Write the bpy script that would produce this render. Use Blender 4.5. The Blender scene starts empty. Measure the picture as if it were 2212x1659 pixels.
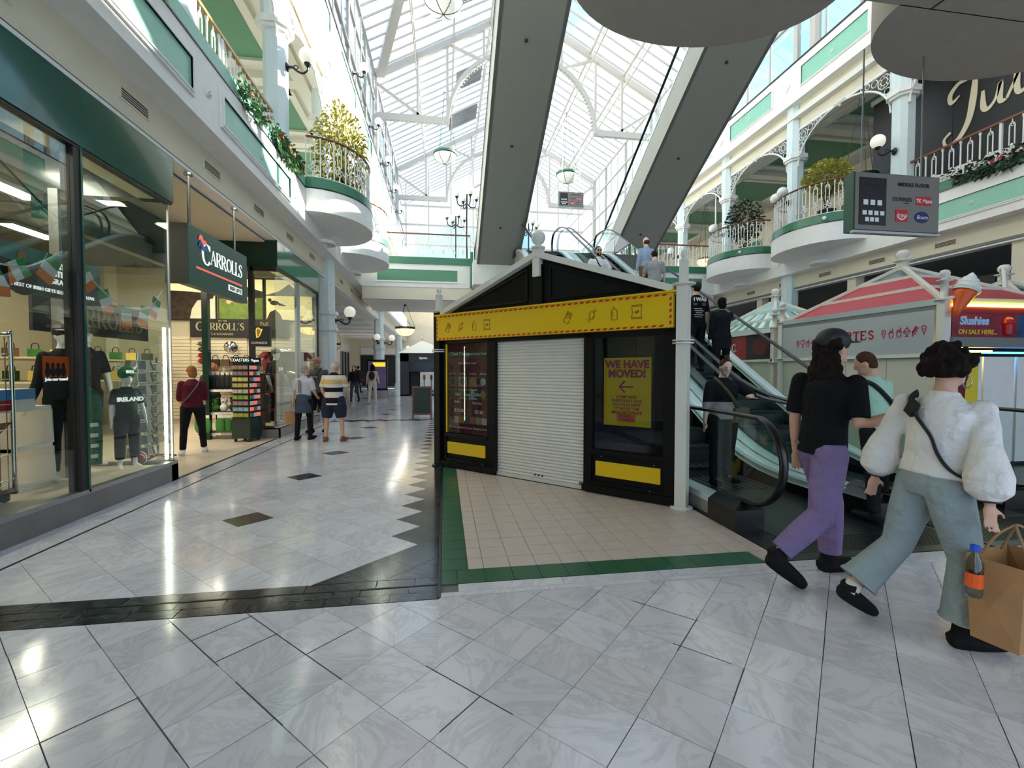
import bpy, bmesh, math, random
from mathutils import Vector, Matrix, Euler, Quaternion
random.seed(7)
PI = math.pi
R = math.radians
sc = bpy.context.scene
COL = sc.collection
# ------------------------------------------------------------------ camera
cam = bpy.data.cameras.new('camera'); cam.sensor_width = 36; cam.lens = 980 / 2212 * 36
cam.clip_start = .05; cam.clip_end = 400
camo = bpy.data.objects.new('camera', cam); COL.objects.link(camo)
camo.location = (0, 0, 1.5); camo.rotation_euler = (R(90 - 1.67), 0, R(-8.47))
sc.camera = camo
# ------------------------------------------------------------------ sky
world = bpy.data.worlds.new('sky'); sc.world = world; world.use_nodes = True
nt = world.node_tree; nt.nodes.clear()
_o = nt.nodes.new('ShaderNodeOutputWorld'); _b = nt.nodes.new('ShaderNodeBackground')
_tc = nt.nodes.new('ShaderNodeTexCoord'); _n = nt.nodes.new('ShaderNodeTexNoise'); _r = nt.nodes.new('ShaderNodeValToRGB')
_n.inputs['Scale'].default_value = 2.2; _n.inputs['Detail'].default_value = 5; _n.inputs['Roughness'].default_value = .55
_r.color_ramp.elements[0].position = .44; _r.color_ramp.elements[0].color = (.33, .60, .90, 1)
_r.color_ramp.elements[1].position = .62; _r.color_ramp.elements[1].color = (1, .955, .97, 1)
nt.links.new(_tc.outputs['Generated'], _n.inputs['Vector']); nt.links.new(_n.outputs['Fac'], _r.inputs['Fac'])
nt.links.new(_r.outputs['Color'], _b.inputs['Color']); nt.links.new(_b.outputs['Background'], _o.inputs['Surface'])
_b.inputs['Strength'].default_value = .74
# ------------------------------------------------------------------ sun
sunl = bpy.data.lights.new('sun', 'SUN'); sunl.energy = 13; sunl.angle = R(.6); sunl.color = (1, .92, .86)
suno = bpy.data.objects.new('sun', sunl); COL.objects.link(suno)
suno.rotation_euler = Vector((-.62, -.20, -.285)).to_track_quat('-Z', 'Y').to_euler()
# ------------------------------------------------------------------ exposure
vs = sc.view_settings
vs.view_transform = 'Standard'; vs.look = 'None'; vs.gamma = 1; vs.exposure = 1.72
try: vs.use_curve_mapping = False
except Exception: pass
cy = sc.cycles
cy.max_bounces = 8; cy.diffuse_bounces = 5; cy.glossy_bounces = 3; cy.transmission_bounces = 2; cy.transparent_max_bounces = 12
cy.use_adaptive_sampling = True; cy.adaptive_threshold = .02
cy.caustics_reflective = False; cy.caustics_refractive = False
cy.sample_clamp_indirect = 6
# ------------------------------------------------------------------ materials
def lin(c):
    c /= 255
    return c / 12.92 if c <= .04045 else ((c + .055) / 1.055) ** 2.4
def rgb(*c):
    if isinstance(c[0], str):
        h = c[0].lstrip('#'); c = [int(h[i:i + 2], 16) for i in (0, 2, 4)]
    return tuple(lin(v) for v in c) + (1,)
M = {}
def mat(name, c, rough=.5, metal=0, spec=.5, emis=0, noise=0, nscale=6, bump=0, bscale=40, coat=0, bdist=.02):
    if name in M: return M[name]
    m = bpy.data.materials.new(name); m.use_nodes = True; t = m.node_tree
    p = t.nodes['Principled BSDF']; col = rgb(c) if isinstance(c, str) else rgb(*c)
    p.inputs['Base Color'].default_value = col; p.inputs['Roughness'].default_value = rough
    p.inputs['Metallic'].default_value = metal; p.inputs['Specular IOR Level'].default_value = spec
    if coat: p.inputs['Coat Weight'].default_value = coat; p.inputs['Coat Roughness'].default_value = .05
    if emis:
        p.inputs['Emission Color'].default_value = col; p.inputs['Emission Strength'].default_value = emis
    if noise or bump:
        g = t.nodes.new('ShaderNodeNewGeometry')
        n = t.nodes.new('ShaderNodeTexNoise'); n.inputs['Scale'].default_value = nscale; n.inputs['Detail'].default_value = 4
        t.links.new(g.outputs['Position'], n.inputs['Vector'])
        if noise:
            hs = t.nodes.new('ShaderNodeHueSaturation'); mp = t.nodes.new('ShaderNodeMapRange')
            mp.inputs[1].default_value = .3; mp.inputs[2].default_value = .7
            mp.inputs[3].default_value = 1 - noise; mp.inputs[4].default_value = 1 + noise
            t.links.new(n.outputs['Fac'], mp.inputs[0]); t.links.new(mp.outputs[0], hs.inputs['Value'])
            hs.inputs['Color'].default_value = col; t.links.new(hs.outputs['Color'], p.inputs['Base Color'])
        if bump:
            n2 = t.nodes.new('ShaderNodeTexNoise'); n2.inputs['Scale'].default_value = bscale; n2.inputs['Detail'].default_value = 3
            t.links.new(g.outputs['Position'], n2.inputs['Vector'])
            b = t.nodes.new('ShaderNodeBump'); b.inputs['Strength'].default_value = bump; b.inputs['Distance'].default_value = bdist
            t.links.new(n2.outputs['Fac'], b.inputs['Height']); t.links.new(b.outputs['Normal'], p.inputs['Normal'])
    M[name] = m; return m
def glass(name, c, refl=1.0, rough=0.0, dens=1.0):
    """thin pane: see-through with a Fresnel mirror on it"""
    m = bpy.data.materials.new(name); m.use_nodes = True; t = m.node_tree; t.nodes.clear()
    o = t.nodes.new('ShaderNodeOutputMaterial'); mx = t.nodes.new('ShaderNodeMixShader')
    tr = t.nodes.new('ShaderNodeBsdfTransparent'); gl = t.nodes.new('ShaderNodeBsdfGlossy'); fr = t.nodes.new('ShaderNodeFresnel')
    fr.inputs['IOR'].default_value = 1.5; mu = t.nodes.new('ShaderNodeMath'); mu.operation = 'MULTIPLY'; mu.inputs[1].default_value = refl
    mu.use_clamp = True
    tr.inputs['Color'].default_value = rgb(*c); gl.inputs['Roughness'].default_value = rough; gl.inputs['Color'].default_value = (.95, 1, .98, 1)
    ge = t.nodes.new('ShaderNodeNewGeometry'); io = t.nodes.new('ShaderNodeMapRange'); io.inputs[3].default_value = 1.5; io.inputs[4].default_value = 1 / 1.5
    t.links.new(ge.outputs['Backfacing'], io.inputs[0]); t.links.new(io.outputs[0], fr.inputs['IOR'])
    t.links.new(fr.outputs[0], mu.inputs[0]); t.links.new(mu.outputs[0], mx.inputs[0])
    t.links.new(tr.outputs[0], mx.inputs[1]); t.links.new(gl.outputs[0], mx.inputs[2]); t.links.new(mx.outputs[0], o.inputs['Surface'])
    M[name] = m; return m
def marble(name, base, vein, rough=.115, vs_=.5, tint=.10, vscale=2.2):
    m = bpy.data.materials.new(name); m.use_nodes = True; t = m.node_tree; p = t.nodes['Principled BSDF']
    N = t.nodes.new; Lk = t.links.new
    g = N('ShaderNodeNewGeometry'); at = N('ShaderNodeAttribute'); at.attribute_name = 'rnd'
    off = N('ShaderNodeVectorMath'); off.operation = 'MULTIPLY_ADD'
    cx = N('ShaderNodeCombineXYZ'); Lk(at.outputs['Fac'], cx.inputs[0]); Lk(at.outputs['Fac'], cx.inputs[1]); Lk(at.outputs['Fac'], cx.inputs[2])
    off.inputs[1].default_value = (37, 53, 71); Lk(cx.outputs[0], off.inputs[0]); Lk(g.outputs['Position'], off.inputs[2])
    rot = N('ShaderNodeVectorRotate'); rot.inputs['Axis'].default_value = (0, 0, 1)
    mr = N('ShaderNodeMath'); mr.operation = 'MULTIPLY'; mr.inputs[1].default_value = 9; Lk(at.outputs['Fac'], mr.inputs[0])
    Lk(off.outputs[0], rot.inputs['Vector']); Lk(mr.outputs[0], rot.inputs['Angle'])
    st = N('ShaderNodeMapping'); st.inputs['Scale'].default_value = (1, 2.2, 1); Lk(rot.outputs[0], st.inputs['Vector'])
    n1 = N('ShaderNodeTexNoise'); n1.inputs['Scale'].default_value = vscale; n1.inputs['Detail'].default_value = 8; n1.inputs['Roughness'].default_value = .68
    n1.inputs['Distortion'].default_value = 1.0
    Lk(st.outputs[0], n1.inputs['Vector'])
    r1 = N('ShaderNodeValToRGB'); e = r1.color_ramp.elements
    e[0].position = .45; e[0].color = (0, 0, 0, 1); e[1].position = .5; e[1].color = (1, 1, 1, 1); e.new(.56).color = (0, 0, 0, 1)
    Lk(n1.outputs['Fac'], r1.inputs['Fac'])
    n2 = N('ShaderNodeTexNoise'); n2.inputs['Scale'].default_value = 3.5; n2.inputs['Detail'].default_value = 5; Lk(st.outputs[0], n2.inputs['Vector'])
    mm = N('ShaderNodeMath'); mm.operation = 'MULTIPLY'; Lk(r1.outputs[0], mm.inputs[0]); Lk(n2.outputs['Fac'], mm.inputs[1])
    m2 = N('ShaderNodeMath'); m2.operation = 'MULTIPLY'; m2.inputs[1].default_value = vs_; Lk(mm.outputs[0], m2.inputs[0])
    mix = N('ShaderNodeMix'); mix.data_type = 'RGBA'; mix.inputs['A'].default_value = rgb(*base); mix.inputs['B'].default_value = rgb(*vein)
    Lk(m2.outputs[0], mix.inputs['Factor'])
    hs = N('ShaderNodeHueSaturation'); mp = N('ShaderNodeMapRange'); mp.inputs[3].default_value = 1 - tint; mp.inputs[4].default_value = 1 + tint * .6
    Lk(at.outputs['Fac'], mp.inputs[0]); Lk(mp.outputs[0], hs.inputs['Value']); Lk(mix.outputs['Result'], hs.inputs['Color'])
    Lk(hs.outputs['Color'], p.inputs['Base Color'])
    rr = N('ShaderNodeMapRange'); rr.inputs[3].default_value = rough * .7; rr.inputs[4].default_value = rough * 1.5; Lk(n2.outputs['Fac'], rr.inputs[0])
    Lk(rr.outputs[0], p.inputs['Roughness'])
    b = N('ShaderNodeBump'); b.inputs['Strength'].default_value = .03; b.inputs['Distance'].default_value = .01; Lk(n2.outputs['Fac'], b.inputs['Height']); Lk(b.outputs[0], p.inputs['Normal'])
    M[name] = m; return m
mat('white', (236, 233, 228), .5, noise=.03); mat('cream', (226, 217, 194), .6, noise=.04, nscale=2)
mat('ceil', (226, 222, 212), .75); mat('mint', (138, 196, 172), .35, noise=.04); mat('sage', (92, 142, 112), .6, noise=.03)
mat('green', (62, 122, 92), .3, noise=.05); mat('palecol', (214, 226, 226), .42, noise=.03)
mat('shopgreen', (16, 84, 66), .12, coat=.6); mat('darkgreen', (8, 46, 38), .2); mat('signgreen', (26, 84, 68), .35)
mat('black', (14, 14, 15), .35, noise=.1); mat('blackgloss', (12, 12, 14), .18); mat('iron', (22, 24, 25), .4)
mat('steel', (196, 198, 200), .25, metal=1); mat('alu', (170, 172, 172), .35, metal=1); mat('darksteel', (70, 74, 76), .3, metal=1)
mat('wood', (120, 66, 44), .35, noise=.2, nscale=20); mat('brass', (178, 140, 84), .3, metal=.6)
mat('grey', (120, 120, 118), .5); mat('esc_grey', (150, 149, 140), .45, noise=.02); mat('dark', (34, 34, 34), .6)
mat('yellow', (226, 184, 10), .35, noise=.02); mat('red', (190, 24, 44), .35); mat('maroon', (96, 14, 34), .3)
mat('roofsteel', (186, 182, 174), .5); mat('rubber', (16, 16, 17), .3); mat('cardboard', (176, 132, 82), .8, noise=.08, nscale=14)
mat('globe', (250, 244, 226), .25, emis=.12); mat('lampglass', (255, 214, 140), .3, emis=.8); mat('globe_off', (238, 236, 230), .25)
mat('led', (255, 252, 225), .4, emis=9); mat('tube_light', (255, 246, 205), .4, emis=7)
mat('plinth', (112, 108, 106), .25, noise=.12, nscale=3); mat('orange', (232, 92, 22), .4)
mat('slat', (222, 210, 180), .5); mat('shopfloor', (206, 190, 170), .35, noise=.04)
glass('glass', (240, 244, 242)); glass('glass_kiosk', (225, 230, 230), .55); glass('glass_green', (236, 247, 242), 1.0); glass('glass_roof', (246, 248, 248), .5); glass('glass_mint', (120, 190, 170), 2.0)
marble('marble_w', (212, 210, 214), (150, 150, 156), vs_=.62); marble('marble_k', (34, 34, 37), (150, 148, 140), .14, .35, .25, 3.5)
# ------------------------------------------------------------------ mesh helpers
class MB:
    def __init__(s): s.v = []; s.f = []
    def add(s, vs, fs, mtx=None):
        o = len(s.v)
        if mtx is not None: vs = [mtx @ Vector(p) for p in vs]
        s.v += [tuple(p) for p in vs]; s.f += [tuple(i + o for i in f) for f in fs]; return s
    def box(s, x0, x1, y0, y1, z0, z1, m=None):
        return s.add([(x0, y0, z0), (x1, y0, z0), (x1, y1, z0), (x0, y1, z0), (x0, y0, z1), (x1, y0, z1), (x1, y1, z1), (x0, y1, z1)],
                     [(0, 3, 2, 1), (4, 5, 6, 7), (0, 1, 5, 4), (1, 2, 6, 5), (2, 3, 7, 6), (3, 0, 4, 7)], m)
    def beam(s, a, b, w, h=None, up=(0, 0, 1)):
        a = Vector(a); b = Vector(b); d = b - a; L = d.length; d.normalize(); h = h or w
        u = Vector(up)
        if abs(d.dot(u)) > .98: u = Vector((1, 0, 0)) if abs(d.x) < .9 else Vector((0, 1, 0))
        r = d.cross(u).normalized(); u = r.cross(d)
        m = Matrix((r, d, u)).transposed().to_4x4(); m.translation = a
        return s.box(-w / 2, w / 2, 0, L, -h / 2, h / 2, m)
    def tube(s, pts, r, n=8, cap=True, close=False, ry=None):
        P = [Vector(p) for p in pts]; k = len(P); o = len(s.v)
        rs = r if isinstance(r, (list, tuple)) else [r] * k
        prev = None
        for i, p in enumerate(P):
            if close: d = P[(i + 1) % k] - P[i - 1]
            else: d = P[min(i + 1, k - 1)] - P[max(i - 1, 0)]
            d = d.normalized() if d.length > 1e-9 else Vector((0, 0, 1))
            if prev is None:
                u = Vector((0, 0, 1)) if abs(d.z) < .9 else Vector((0, 1, 0))
            else: u = prev
            x = d.cross(u); x = x.normalized() if x.length > 1e-6 else Vector((1, 0, 0)); u = x.cross(d).normalized(); prev = u
            rr = rs[i]; ra, rb = rr if isinstance(rr, tuple) else (rr, rr if ry is None else rr * ry)
            for j in range(n):
                a = 2 * PI * j / n
                s.v.append(tuple(p + x * (ra * math.cos(a)) + u * (rb * math.sin(a))))
        for i in range(k if close else k - 1):
            i2 = (i + 1) % k
            for j in range(n):
                j2 = (j + 1) % n
                s.f.append((o + i * n + j, o + i2 * n + j, o + i2 * n + j2, o + i * n + j2))
        if cap and not close:
            s.f.append(tuple(o + j for j in range(n))); s.f.append(tuple(o + (k - 1) * n + j for j in range(n - 1, -1, -1)))
        return s
    def lathe(s, prof, c=(0, 0, 0), n=16, a0=0, a1=2 * PI, m=None):
        full = abs(a1 - a0 - 2 * PI) < 1e-6; k = n if full else n + 1; vs = []; fs = []
        for (r, z) in prof:
            for j in range(k):
                a = a0 + (a1 - a0) * j / n; vs.append((c[0] + r * math.cos(a), c[1] + r * math.sin(a), c[2] + z))
        for i in range(len(prof) - 1):
            for j in range(n):
                j2 = (j + 1) % k; fs.append((i * k + j, i * k + j2, (i + 1) * k + j2, (i + 1) * k + j))
        return s.add(vs, fs, m)
    def ball(s, c, r, n=12, sc_=(1, 1, 1), m=None):
        pr = [(math.sin(PI * i / (n // 2 + 2)), -math.cos(PI * i / (n // 2 + 2))) for i in range(n // 2 + 3)]
        vs = []; fs = []; k = len(pr)
        for (a, z) in pr:
            for j in range(n):
                t = 2 * PI * j / n; vs.append((c[0] + r * sc_[0] * a * math.cos(t), c[1] + r * sc_[1] * a * math.sin(t), c[2] + r * sc_[2] * z))
        for i in range(k - 1):
            for j in range(n): fs.append((i * n + j, i * n + (j + 1) % n, (i + 1) * n + (j + 1) % n, (i + 1) * n + j))
        return s.add(vs, fs, m)
    def prism(s, poly, t0, t1, m=None):
        """poly in local (x,z), extruded along local y from t0 to t1"""
        n = len(poly)
        vs = [(x, t0, z) for x, z in poly] + [(x, t1, z) for x, z in poly]
        fs = [tuple(range(n)), tuple(range(2 * n - 1, n - 1, -1))] + [(i, i + n, (i + 1) % n + n, (i + 1) % n) for i in range(n)]
        return s.add(vs, fs, m)
    def slab(s, poly, z0, z1, m=None):
        n = len(poly)
        vs = [(x, y, z0) for x, y in poly] + [(x, y, z1) for x, y in poly]
        fs = [tuple(range(n - 1, -1, -1)), tuple(range(n, 2 * n))] + [(i, (i + 1) % n, (i + 1) % n + n, i + n) for i in range(n)]
        return s.add(vs, fs, m)
    def wallstrip(s, pts, z0, z1):
        """vertical sheet with no thickness through plan points"""
        n = len(pts); return s.add([(x, y, z0) for x, y in pts] + [(x, y, z1) for x, y in pts], [(i, i + 1, i + 1 + n, i + n) for i in range(n - 1)])
    def build(s, name, m, parent=None, loc=None, rz=0, smooth=False, rnd=None):
        me = bpy.data.meshes.new(name); me.from_pydata(s.v, [], s.f)
        me.materials.append(M[m] if isinstance(m, str) else m)
        if smooth: me.shade_smooth()
        if rnd is not None:
            a = me.attributes.new('rnd', 'FLOAT', 'FACE')
            a.data.foreach_set('value', rnd if isinstance(rnd, list) else [rnd] * len(me.polygons))
        me.update()
        o = bpy.data.objects.new(name, me); COL.objects.link(o)
        if loc is not None: o.location = loc
        if rz: o.rotation_euler = (0, 0, rz)
        if parent is not None: o.parent = parent
        return o
def tag(o, label, cat, group=None):
    o['label'] = label; o['category'] = cat
    if group: o['group'] = group
    return o
def thing(name, label, cat, loc=(0, 0, 0), rz=0, group=None):
    o = bpy.data.objects.new(name, None); COL.objects.link(o); o.location = loc; o.rotation_euler = (0, 0, rz); o.empty_display_size = .1
    return tag(o, label, cat, group)
def struct(name, mb=None, m=None):
    if mb is None:
        o = bpy.data.objects.new(name, None); COL.objects.link(o); o.empty_display_size = .1
    else: o = mb.build(name, m)
    o['kind'] = 'structure'; return o
def kids(o): return [c for c in bpy.data.objects if c.parent == o]
def dup(root, loc=None, rz=None, label=None, group=None, parent=None, scale=None, keep=None):
    r = root.copy(); COL.objects.link(r)
    if parent is not None: r.parent = parent
    if loc is not None: r.location = loc
    if rz is not None: r.rotation_euler = (0, 0, rz)
    if scale is not None: r.scale = scale
    if label: r['label'] = label
    if group: r['group'] = group
    for c in root.children:
        if keep and not keep(c): continue
        d = c.copy(); COL.objects.link(d); d.parent = r
        for g in c.children:
            e = g.copy(); COL.objects.link(e); e.parent = d
    return r
def frame(o, ux, uy):
    """4x4: local x -> ux, local y -> uy, z up, origin o"""
    ux = Vector(ux).normalized(); uy = Vector(uy).normalized(); uz = ux.cross(uy)
    m = Matrix((ux, uy, uz)).transposed().to_4x4(); m.translation = Vector(o); return m
TS = bpy.data.scenes.new('workbench')          # scratch scene, removed at the end
def bake(o):
    TS.collection.objects.link(o); vl = TS.view_layers[0]; vl.update()
    me = bpy.data.meshes.new_from_object(o.evaluated_get(vl.depsgraph)); bpy.data.objects.remove(o); return me
def text(s, size, m, parent, origin, ux, uz=(0, 0, 1), depth=.004, align='CENTER', name='lettering', sx=1, shear=0, track=1, bold=0):
    """flat lettering; origin = centre of baseline, ux = reading direction"""
    c = bpy.data.curves.new(name, 'FONT'); c.body = s; c.size = size; c.align_x = align; c.extrude = depth; c.resolution_u = 3
    c.shear = shear; c.space_character = track; c.offset = bold
    me = bake(bpy.data.objects.new(name, c)); me.name = name
    ux = Vector(ux).normalized(); uz = Vector(uz).normalized(); n = ux.cross(uz)
    mt = Matrix((ux * sx, uz, n)).transposed().to_4x4(); mt.translation = Vector(origin); me.transform(mt)
    me.materials.clear(); me.materials.append(M[m]); o = bpy.data.objects.new(name, me); COL.objects.link(o)
    if parent is not None: o.parent = parent
    return o
def strokes(mb, paths, o, ux, uz, scale=1, depth=.006, off=0):
    """ribbon lettering: paths of (x,z,halfwidth) in a unit square laid on a plane"""
    ux = Vector(ux).normalized(); uz = Vector(uz).normalized(); n = ux.cross(uz); o = Vector(o)
    for p in paths:
        k = len(p); vs = []
        for i, (x, z, w) in enumerate(p):
            a = p[max(i - 1, 0)]; b = p[min(i + 1, k - 1)]; dx, dz = b[0] - a[0], b[1] - a[1]; l = math.hypot(dx, dz) or 1
            nx, nz = -dz / l * w, dx / l * w
            for sgn in (1, -1):
                q = o + ux * ((x + sgn * nx) * scale) + uz * ((z + sgn * nz) * scale)
                vs.append(q + n * (off)); vs.append(q + n * (off + depth))
        fs = []
        for i in range(k - 1):
            a = i * 4; b = a + 4
            fs += [(a + 1, a + 3, b + 3, b + 1), (a, b, b + 2, a + 2), (a, a + 1, b + 1, b), (a + 2, b + 2, b + 3, a + 3)]
        fs += [(0, 2, 3, 1), ((k - 1) * 4, (k - 1) * 4 + 1, (k - 1) * 4 + 3, (k - 1) * 4 + 2)]
        mb.add(vs, fs)
    return mb
def spl(pts, n=6):
    """Catmull-Rom through tuples"""
    out = []; k = len(pts)
    for i in range(k - 1):
        p0, p1, p2, p3 = pts[max(i - 1, 0)], pts[i], pts[i + 1], pts[min(i + 2, k - 1)]
        for j in range(n):
            t = j / n
            out.append(tuple(.5 * (2 * b + (c - a) * t + (2 * a - 5 * b + 4 * c - d) * t * t + (3 * b - a - 3 * c + d) * t ** 3) for a, b, c, d in zip(p0, p1, p2, p3)))
    out.append(tuple(pts[-1])); return out
def arc(cx, cz, r, a0, a1, n=10, rz=None):
    rz = rz or r
    return [(cx + r * math.cos(R(a0 + (a1 - a0) * i / n)), cz + rz * math.sin(R(a0 + (a1 - a0) * i / n))) for i in range(n + 1)]
# =================================================================== FLOOR
_yaw = R(8.47)
def camx(x, y):
    """depth and horizontal offset from the camera"""
    return x * math.sin(_yaw) + y * math.cos(_yaw), x * math.cos(_yaw) - y * math.sin(_yaw)
def clip(poly, a, b, c):
    """keep a*x+b*y+c >= 0"""
    out = []; n = len(poly)
    for i in range(n):
        p, q = poly[i], poly[(i + 1) % n]; dp = a * p[0] + b * p[1] + c; dq = a * q[0] + b * q[1] + c
        if dp >= 0: out.append(p)
        if dp * dq < 0:
            t = dp / (dp - dq); out.append((p[0] + (q[0] - p[0]) * t, p[1] + (q[1] - p[1]) * t))
    return out
def parea(p): return abs(sum(p[i][0] * p[(i + 1) % len(p)][1] - p[(i + 1) % len(p)][0] * p[i][1] for i in range(len(p)))) / 2
def rectclip(poly, x0, x1, y0, y1):
    for h in ((1, 0, -x0), (-1, 0, x1), (0, 1, -y0), (0, -1, y1)):
        poly = clip(poly, *h)
        if len(poly) < 3: return None
    return poly if parea(poly) > 2e-4 else None
mat('grout', (112, 110, 108), .8); mat('grout_dark', (70, 68, 66), .8)
fb = MB(); fb.box(-12, 18, -8, 60, -.35, -.012); floor = struct('floor', fb, 'grout')
def diam(cx, cy, hx, hy, g=.0018): return [(cx - hx + g, cy), (cx, cy - hy + g), (cx + hx - g, cy), (cx, cy + hy - g)]
white, blackt = [], []
T = .314 / math.sqrt(2) * 1.0
# foreground hall (under the overhead bridge), 45 degree marble tiles
h = .314 * math.sqrt(2) / 2
u0, v0 = .93, 1.965
for i in range(-40, 40):
    for j in range(-40, 40):
        u, v = u0 + .314 * (i + .5), v0 + .314 * (j + .5); cx_, cy_ = (u - v) / math.sqrt(2), (u + v) / math.sqrt(2)
        if not (-6.5 < cx_ < 9 and -2.6 < cy_ < 3.4): continue
        for (x0, x1, y1) in ((-6, -.04, 2.975), (-.04, 8.6, 2.995)):
            p = rectclip(diam(cx_, cy_, h, h, .0022 if random.random() < .8 else .0045), x0, x1, -2.5, y1)
            if p: white.append(p)
HX, HY = .2477, .23375
kmin = -13
for k in range(kmin, 2):
    cx_ = -.236 + HX * k
    for j in range(-10, 170):
        cy_ = 4.19 + HY * 2 * j + (HY if k % 2 else 0)
        if cy_ > 44: break
        dk = k >= 0 or (k == -7 and (j - (1 if k % 2 else 2)) % 4 == 0 and cy_ < 20) or (cy_ < 3.9 and k > -3 and (cy_ - 3.3) < (cx_ + 1.0) * .72)
        p = rectclip(diam(cx_, cy_, HX, HY), -3.30, -.055, 3.305, 44)
        if not p: continue
        if 14.0 < cy_ < 14.3: dk = True
        (blackt if dk else white).append(p)
for i in range(0, 60):
    y = 3.31 + i * .62
    white.append([(-3.655, y), (-3.325, y), (-3.325, y + .616), (-3.655, y + .616)])
rest = []
for k in range(0, 70):
    for j in range(0, 95):
        cx_ = .2 + HX * k; cy_ = 7.6 + HY * 2 * j + (HY if k % 2 else 0)
        p = rectclip(diam(cx_, cy_, HX, HY), -.03, 13.2, 7.4, 46)
        if p and not (2.6 < cx_ < 6.6 and cy_ < 16): rest.append(p)
for k in range(0, 24):
    for j in range(0, 70):
        cx_ = -3.8 - HX * k; cy_ = 14.4 + HY * 2 * j + (HY if k % 2 else 0)
        p = rectclip(diam(cx_, cy_, HX, HY), -9, -3.67, 14.2, 46)
        if p: rest.append(p)
def seen(p):
    cx_ = sum(q[0] for q in p) / len(p); cy_ = sum(q[1] for q in p) / len(p); d, l = camx(cx_, cy_)
    if d < 1.55 or abs(l) > d * 1.16: return 0
    if cx_ > 0 and cy_ > 7.5: return 0
    return parea(p) / d ** 3
def tile_obj(name, poly, m, z=0, th=.012, parent=floor):
    n = len(poly); cx_ = sum(q[0] for q in poly) / n; cy_ = sum(q[1] for q in poly) / n
    mb = MB(); mb.slab([(x - cx_, y - cy_) for x, y in poly], -th, 0); r = random.random()
    return mb.build(name, m, parent, (cx_, cy_, z + random.uniform(-.0006, .0004)), rnd=r)
def tile_mass(name, polys, m, parent=floor, z=0):
    mb = MB(); rn = []
    for p in polys:
        n0 = len(mb.f); mb.slab(p, -.012 + z, z); r = random.random(); rn += [r] * (len(mb.f) - n0)
    o = mb.build(name, m, parent, rnd=rn); o['kind'] = 'stuff'; return o
white.sort(key=seen, reverse=True); blackt.sort(key=seen, reverse=True)
for p in white[:300]: tile_obj('marble_tile', p, 'marble_w')
tile_mass('distant_marble_tiles', white[300:] + rest, 'marble_w')
for p in blackt[:120]: tile_obj('black_marble_tile', p, 'marble_k')
tile_mass('distant_black_tiles', blackt[120:], 'marble_k')
# dark threshold band of cracked black marble with a metal movement joint
for row, (y0, y1) in enumerate(((2.985, 3.085), (3.09, 3.175), (3.195, 3.30))):
    x = -4.6
    while x < -.06:
        w = random.uniform(.16, .34); x1 = min(x + w, -.045)
        j = random.uniform(-.008, .008)
        tile_obj('threshold_tile', [(x + .003, y0), (x1, y0), (x1 + j, y1), (x + .003 + j, y1)], 'marble_k', random.uniform(-.002, .001)); x = x1 + .001
mb = MB(); mb.box(-4.6, -.04, 3.178, 3.184, -.01, .002); mb.box(-4.6, -.04, 3.188, 3.193, -.01, .002); mb.build('joint_strip', 'darksteel', floor)
mb = MB(); mb.box(-.052, -.032, 3.0, 7.4, -.01, .003); mb.build('joint_strip', 'darksteel', floor)
mb = MB(); mb.box(-3.323, -3.302, 3.3, 44, -.01, .003); mb.build('joint_strip', 'rubber', floor)
# white kerb strip before the tiled apron
x = -.03
while x < 8.4:
    w = random.uniform(.5, .8); tile_obj('kerb_slab', [(x, 3.005), (x + w - .003, 3.005), (x + w - .003, 3.06), (x, 3.06)], 'marble_w')
    tile_obj('kerb_slab', [(x + .12, 3.064), (x + w + .117, 3.064), (x + w + .117, 3.17), (x + .12, 3.17)], 'marble_w'); x += w
# ceramic apron in front of the kiosk
mat('ceramic', (196, 180, 168), .38, noise=.05, nscale=9); mat('ceramic_green', (44, 92, 66), .3, noise=.08, nscale=9)
def apron(p):
    p = clip(p, -1, -1, 7.16)
    return p if len(p) > 2 and parea(p) > 4e-4 else None
g = .002
for i in range(20):
    y = 3.40 + i * .2; p = apron([(-.028, y + g), (.168, y + g), (.168, y + .2 - g), (-.028, y + .2 - g)])
    if p: tile_obj('green_tile', p, 'ceramic_green')
for i in range(-1, 12):
    x = .085 + i * .205; a = max(x, -.028); b = min(x + .205, 2.49)
    tile_obj('green_tile', [(a + g, 3.182), (b - g, 3.182), (b - g - (.0 if b < 2.4 else .02), 3.398), (a + g, 3.398)], 'ceramic_green')
nct = 0
for i in range(-1, 14):
    for j in range(0, 18):
        x = .085 + i * .205; y = 3.40 + j * .2; a = max(x, .172); b = min(x + .205, 2.66)
        if b - a < .02: continue
        p = apron([(a + g, y + g), (b - g, y + g), (b - g, y + .2 - g), (a + g, y + .2 - g)])
        if p: tile_obj('ceramic_tile', p, 'ceramic')
tile_obj('ceramic_tile', [(2.5, 3.182), (2.66, 3.182), (2.66, 3.398), (2.5, 3.398)], 'ceramic')
# ribbed metal landing floor of the escalators
mat('landing', (58, 62, 62), .28, metal=.7, noise=.1, nscale=3)
for (x0, x1) in ((2.68, 4.62), (4.66, 6.6)):
    mb = MB()
    mb.box(x0, x1, 3.19, 4.9, -.02, -.003)
    for i in range(int((x1 - x0) / .04)): mb.box(x0 + i * .04, x0 + i * .04 + .02, 3.3, 4.9, -.004, .001)
    mb.build('landing_plate', 'landing', floor)
mb = MB(); mb.box(6.62, 13, 3.19, 7.5, -.02, -.002); mb.build('side_floor', 'landing', floor)

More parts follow.
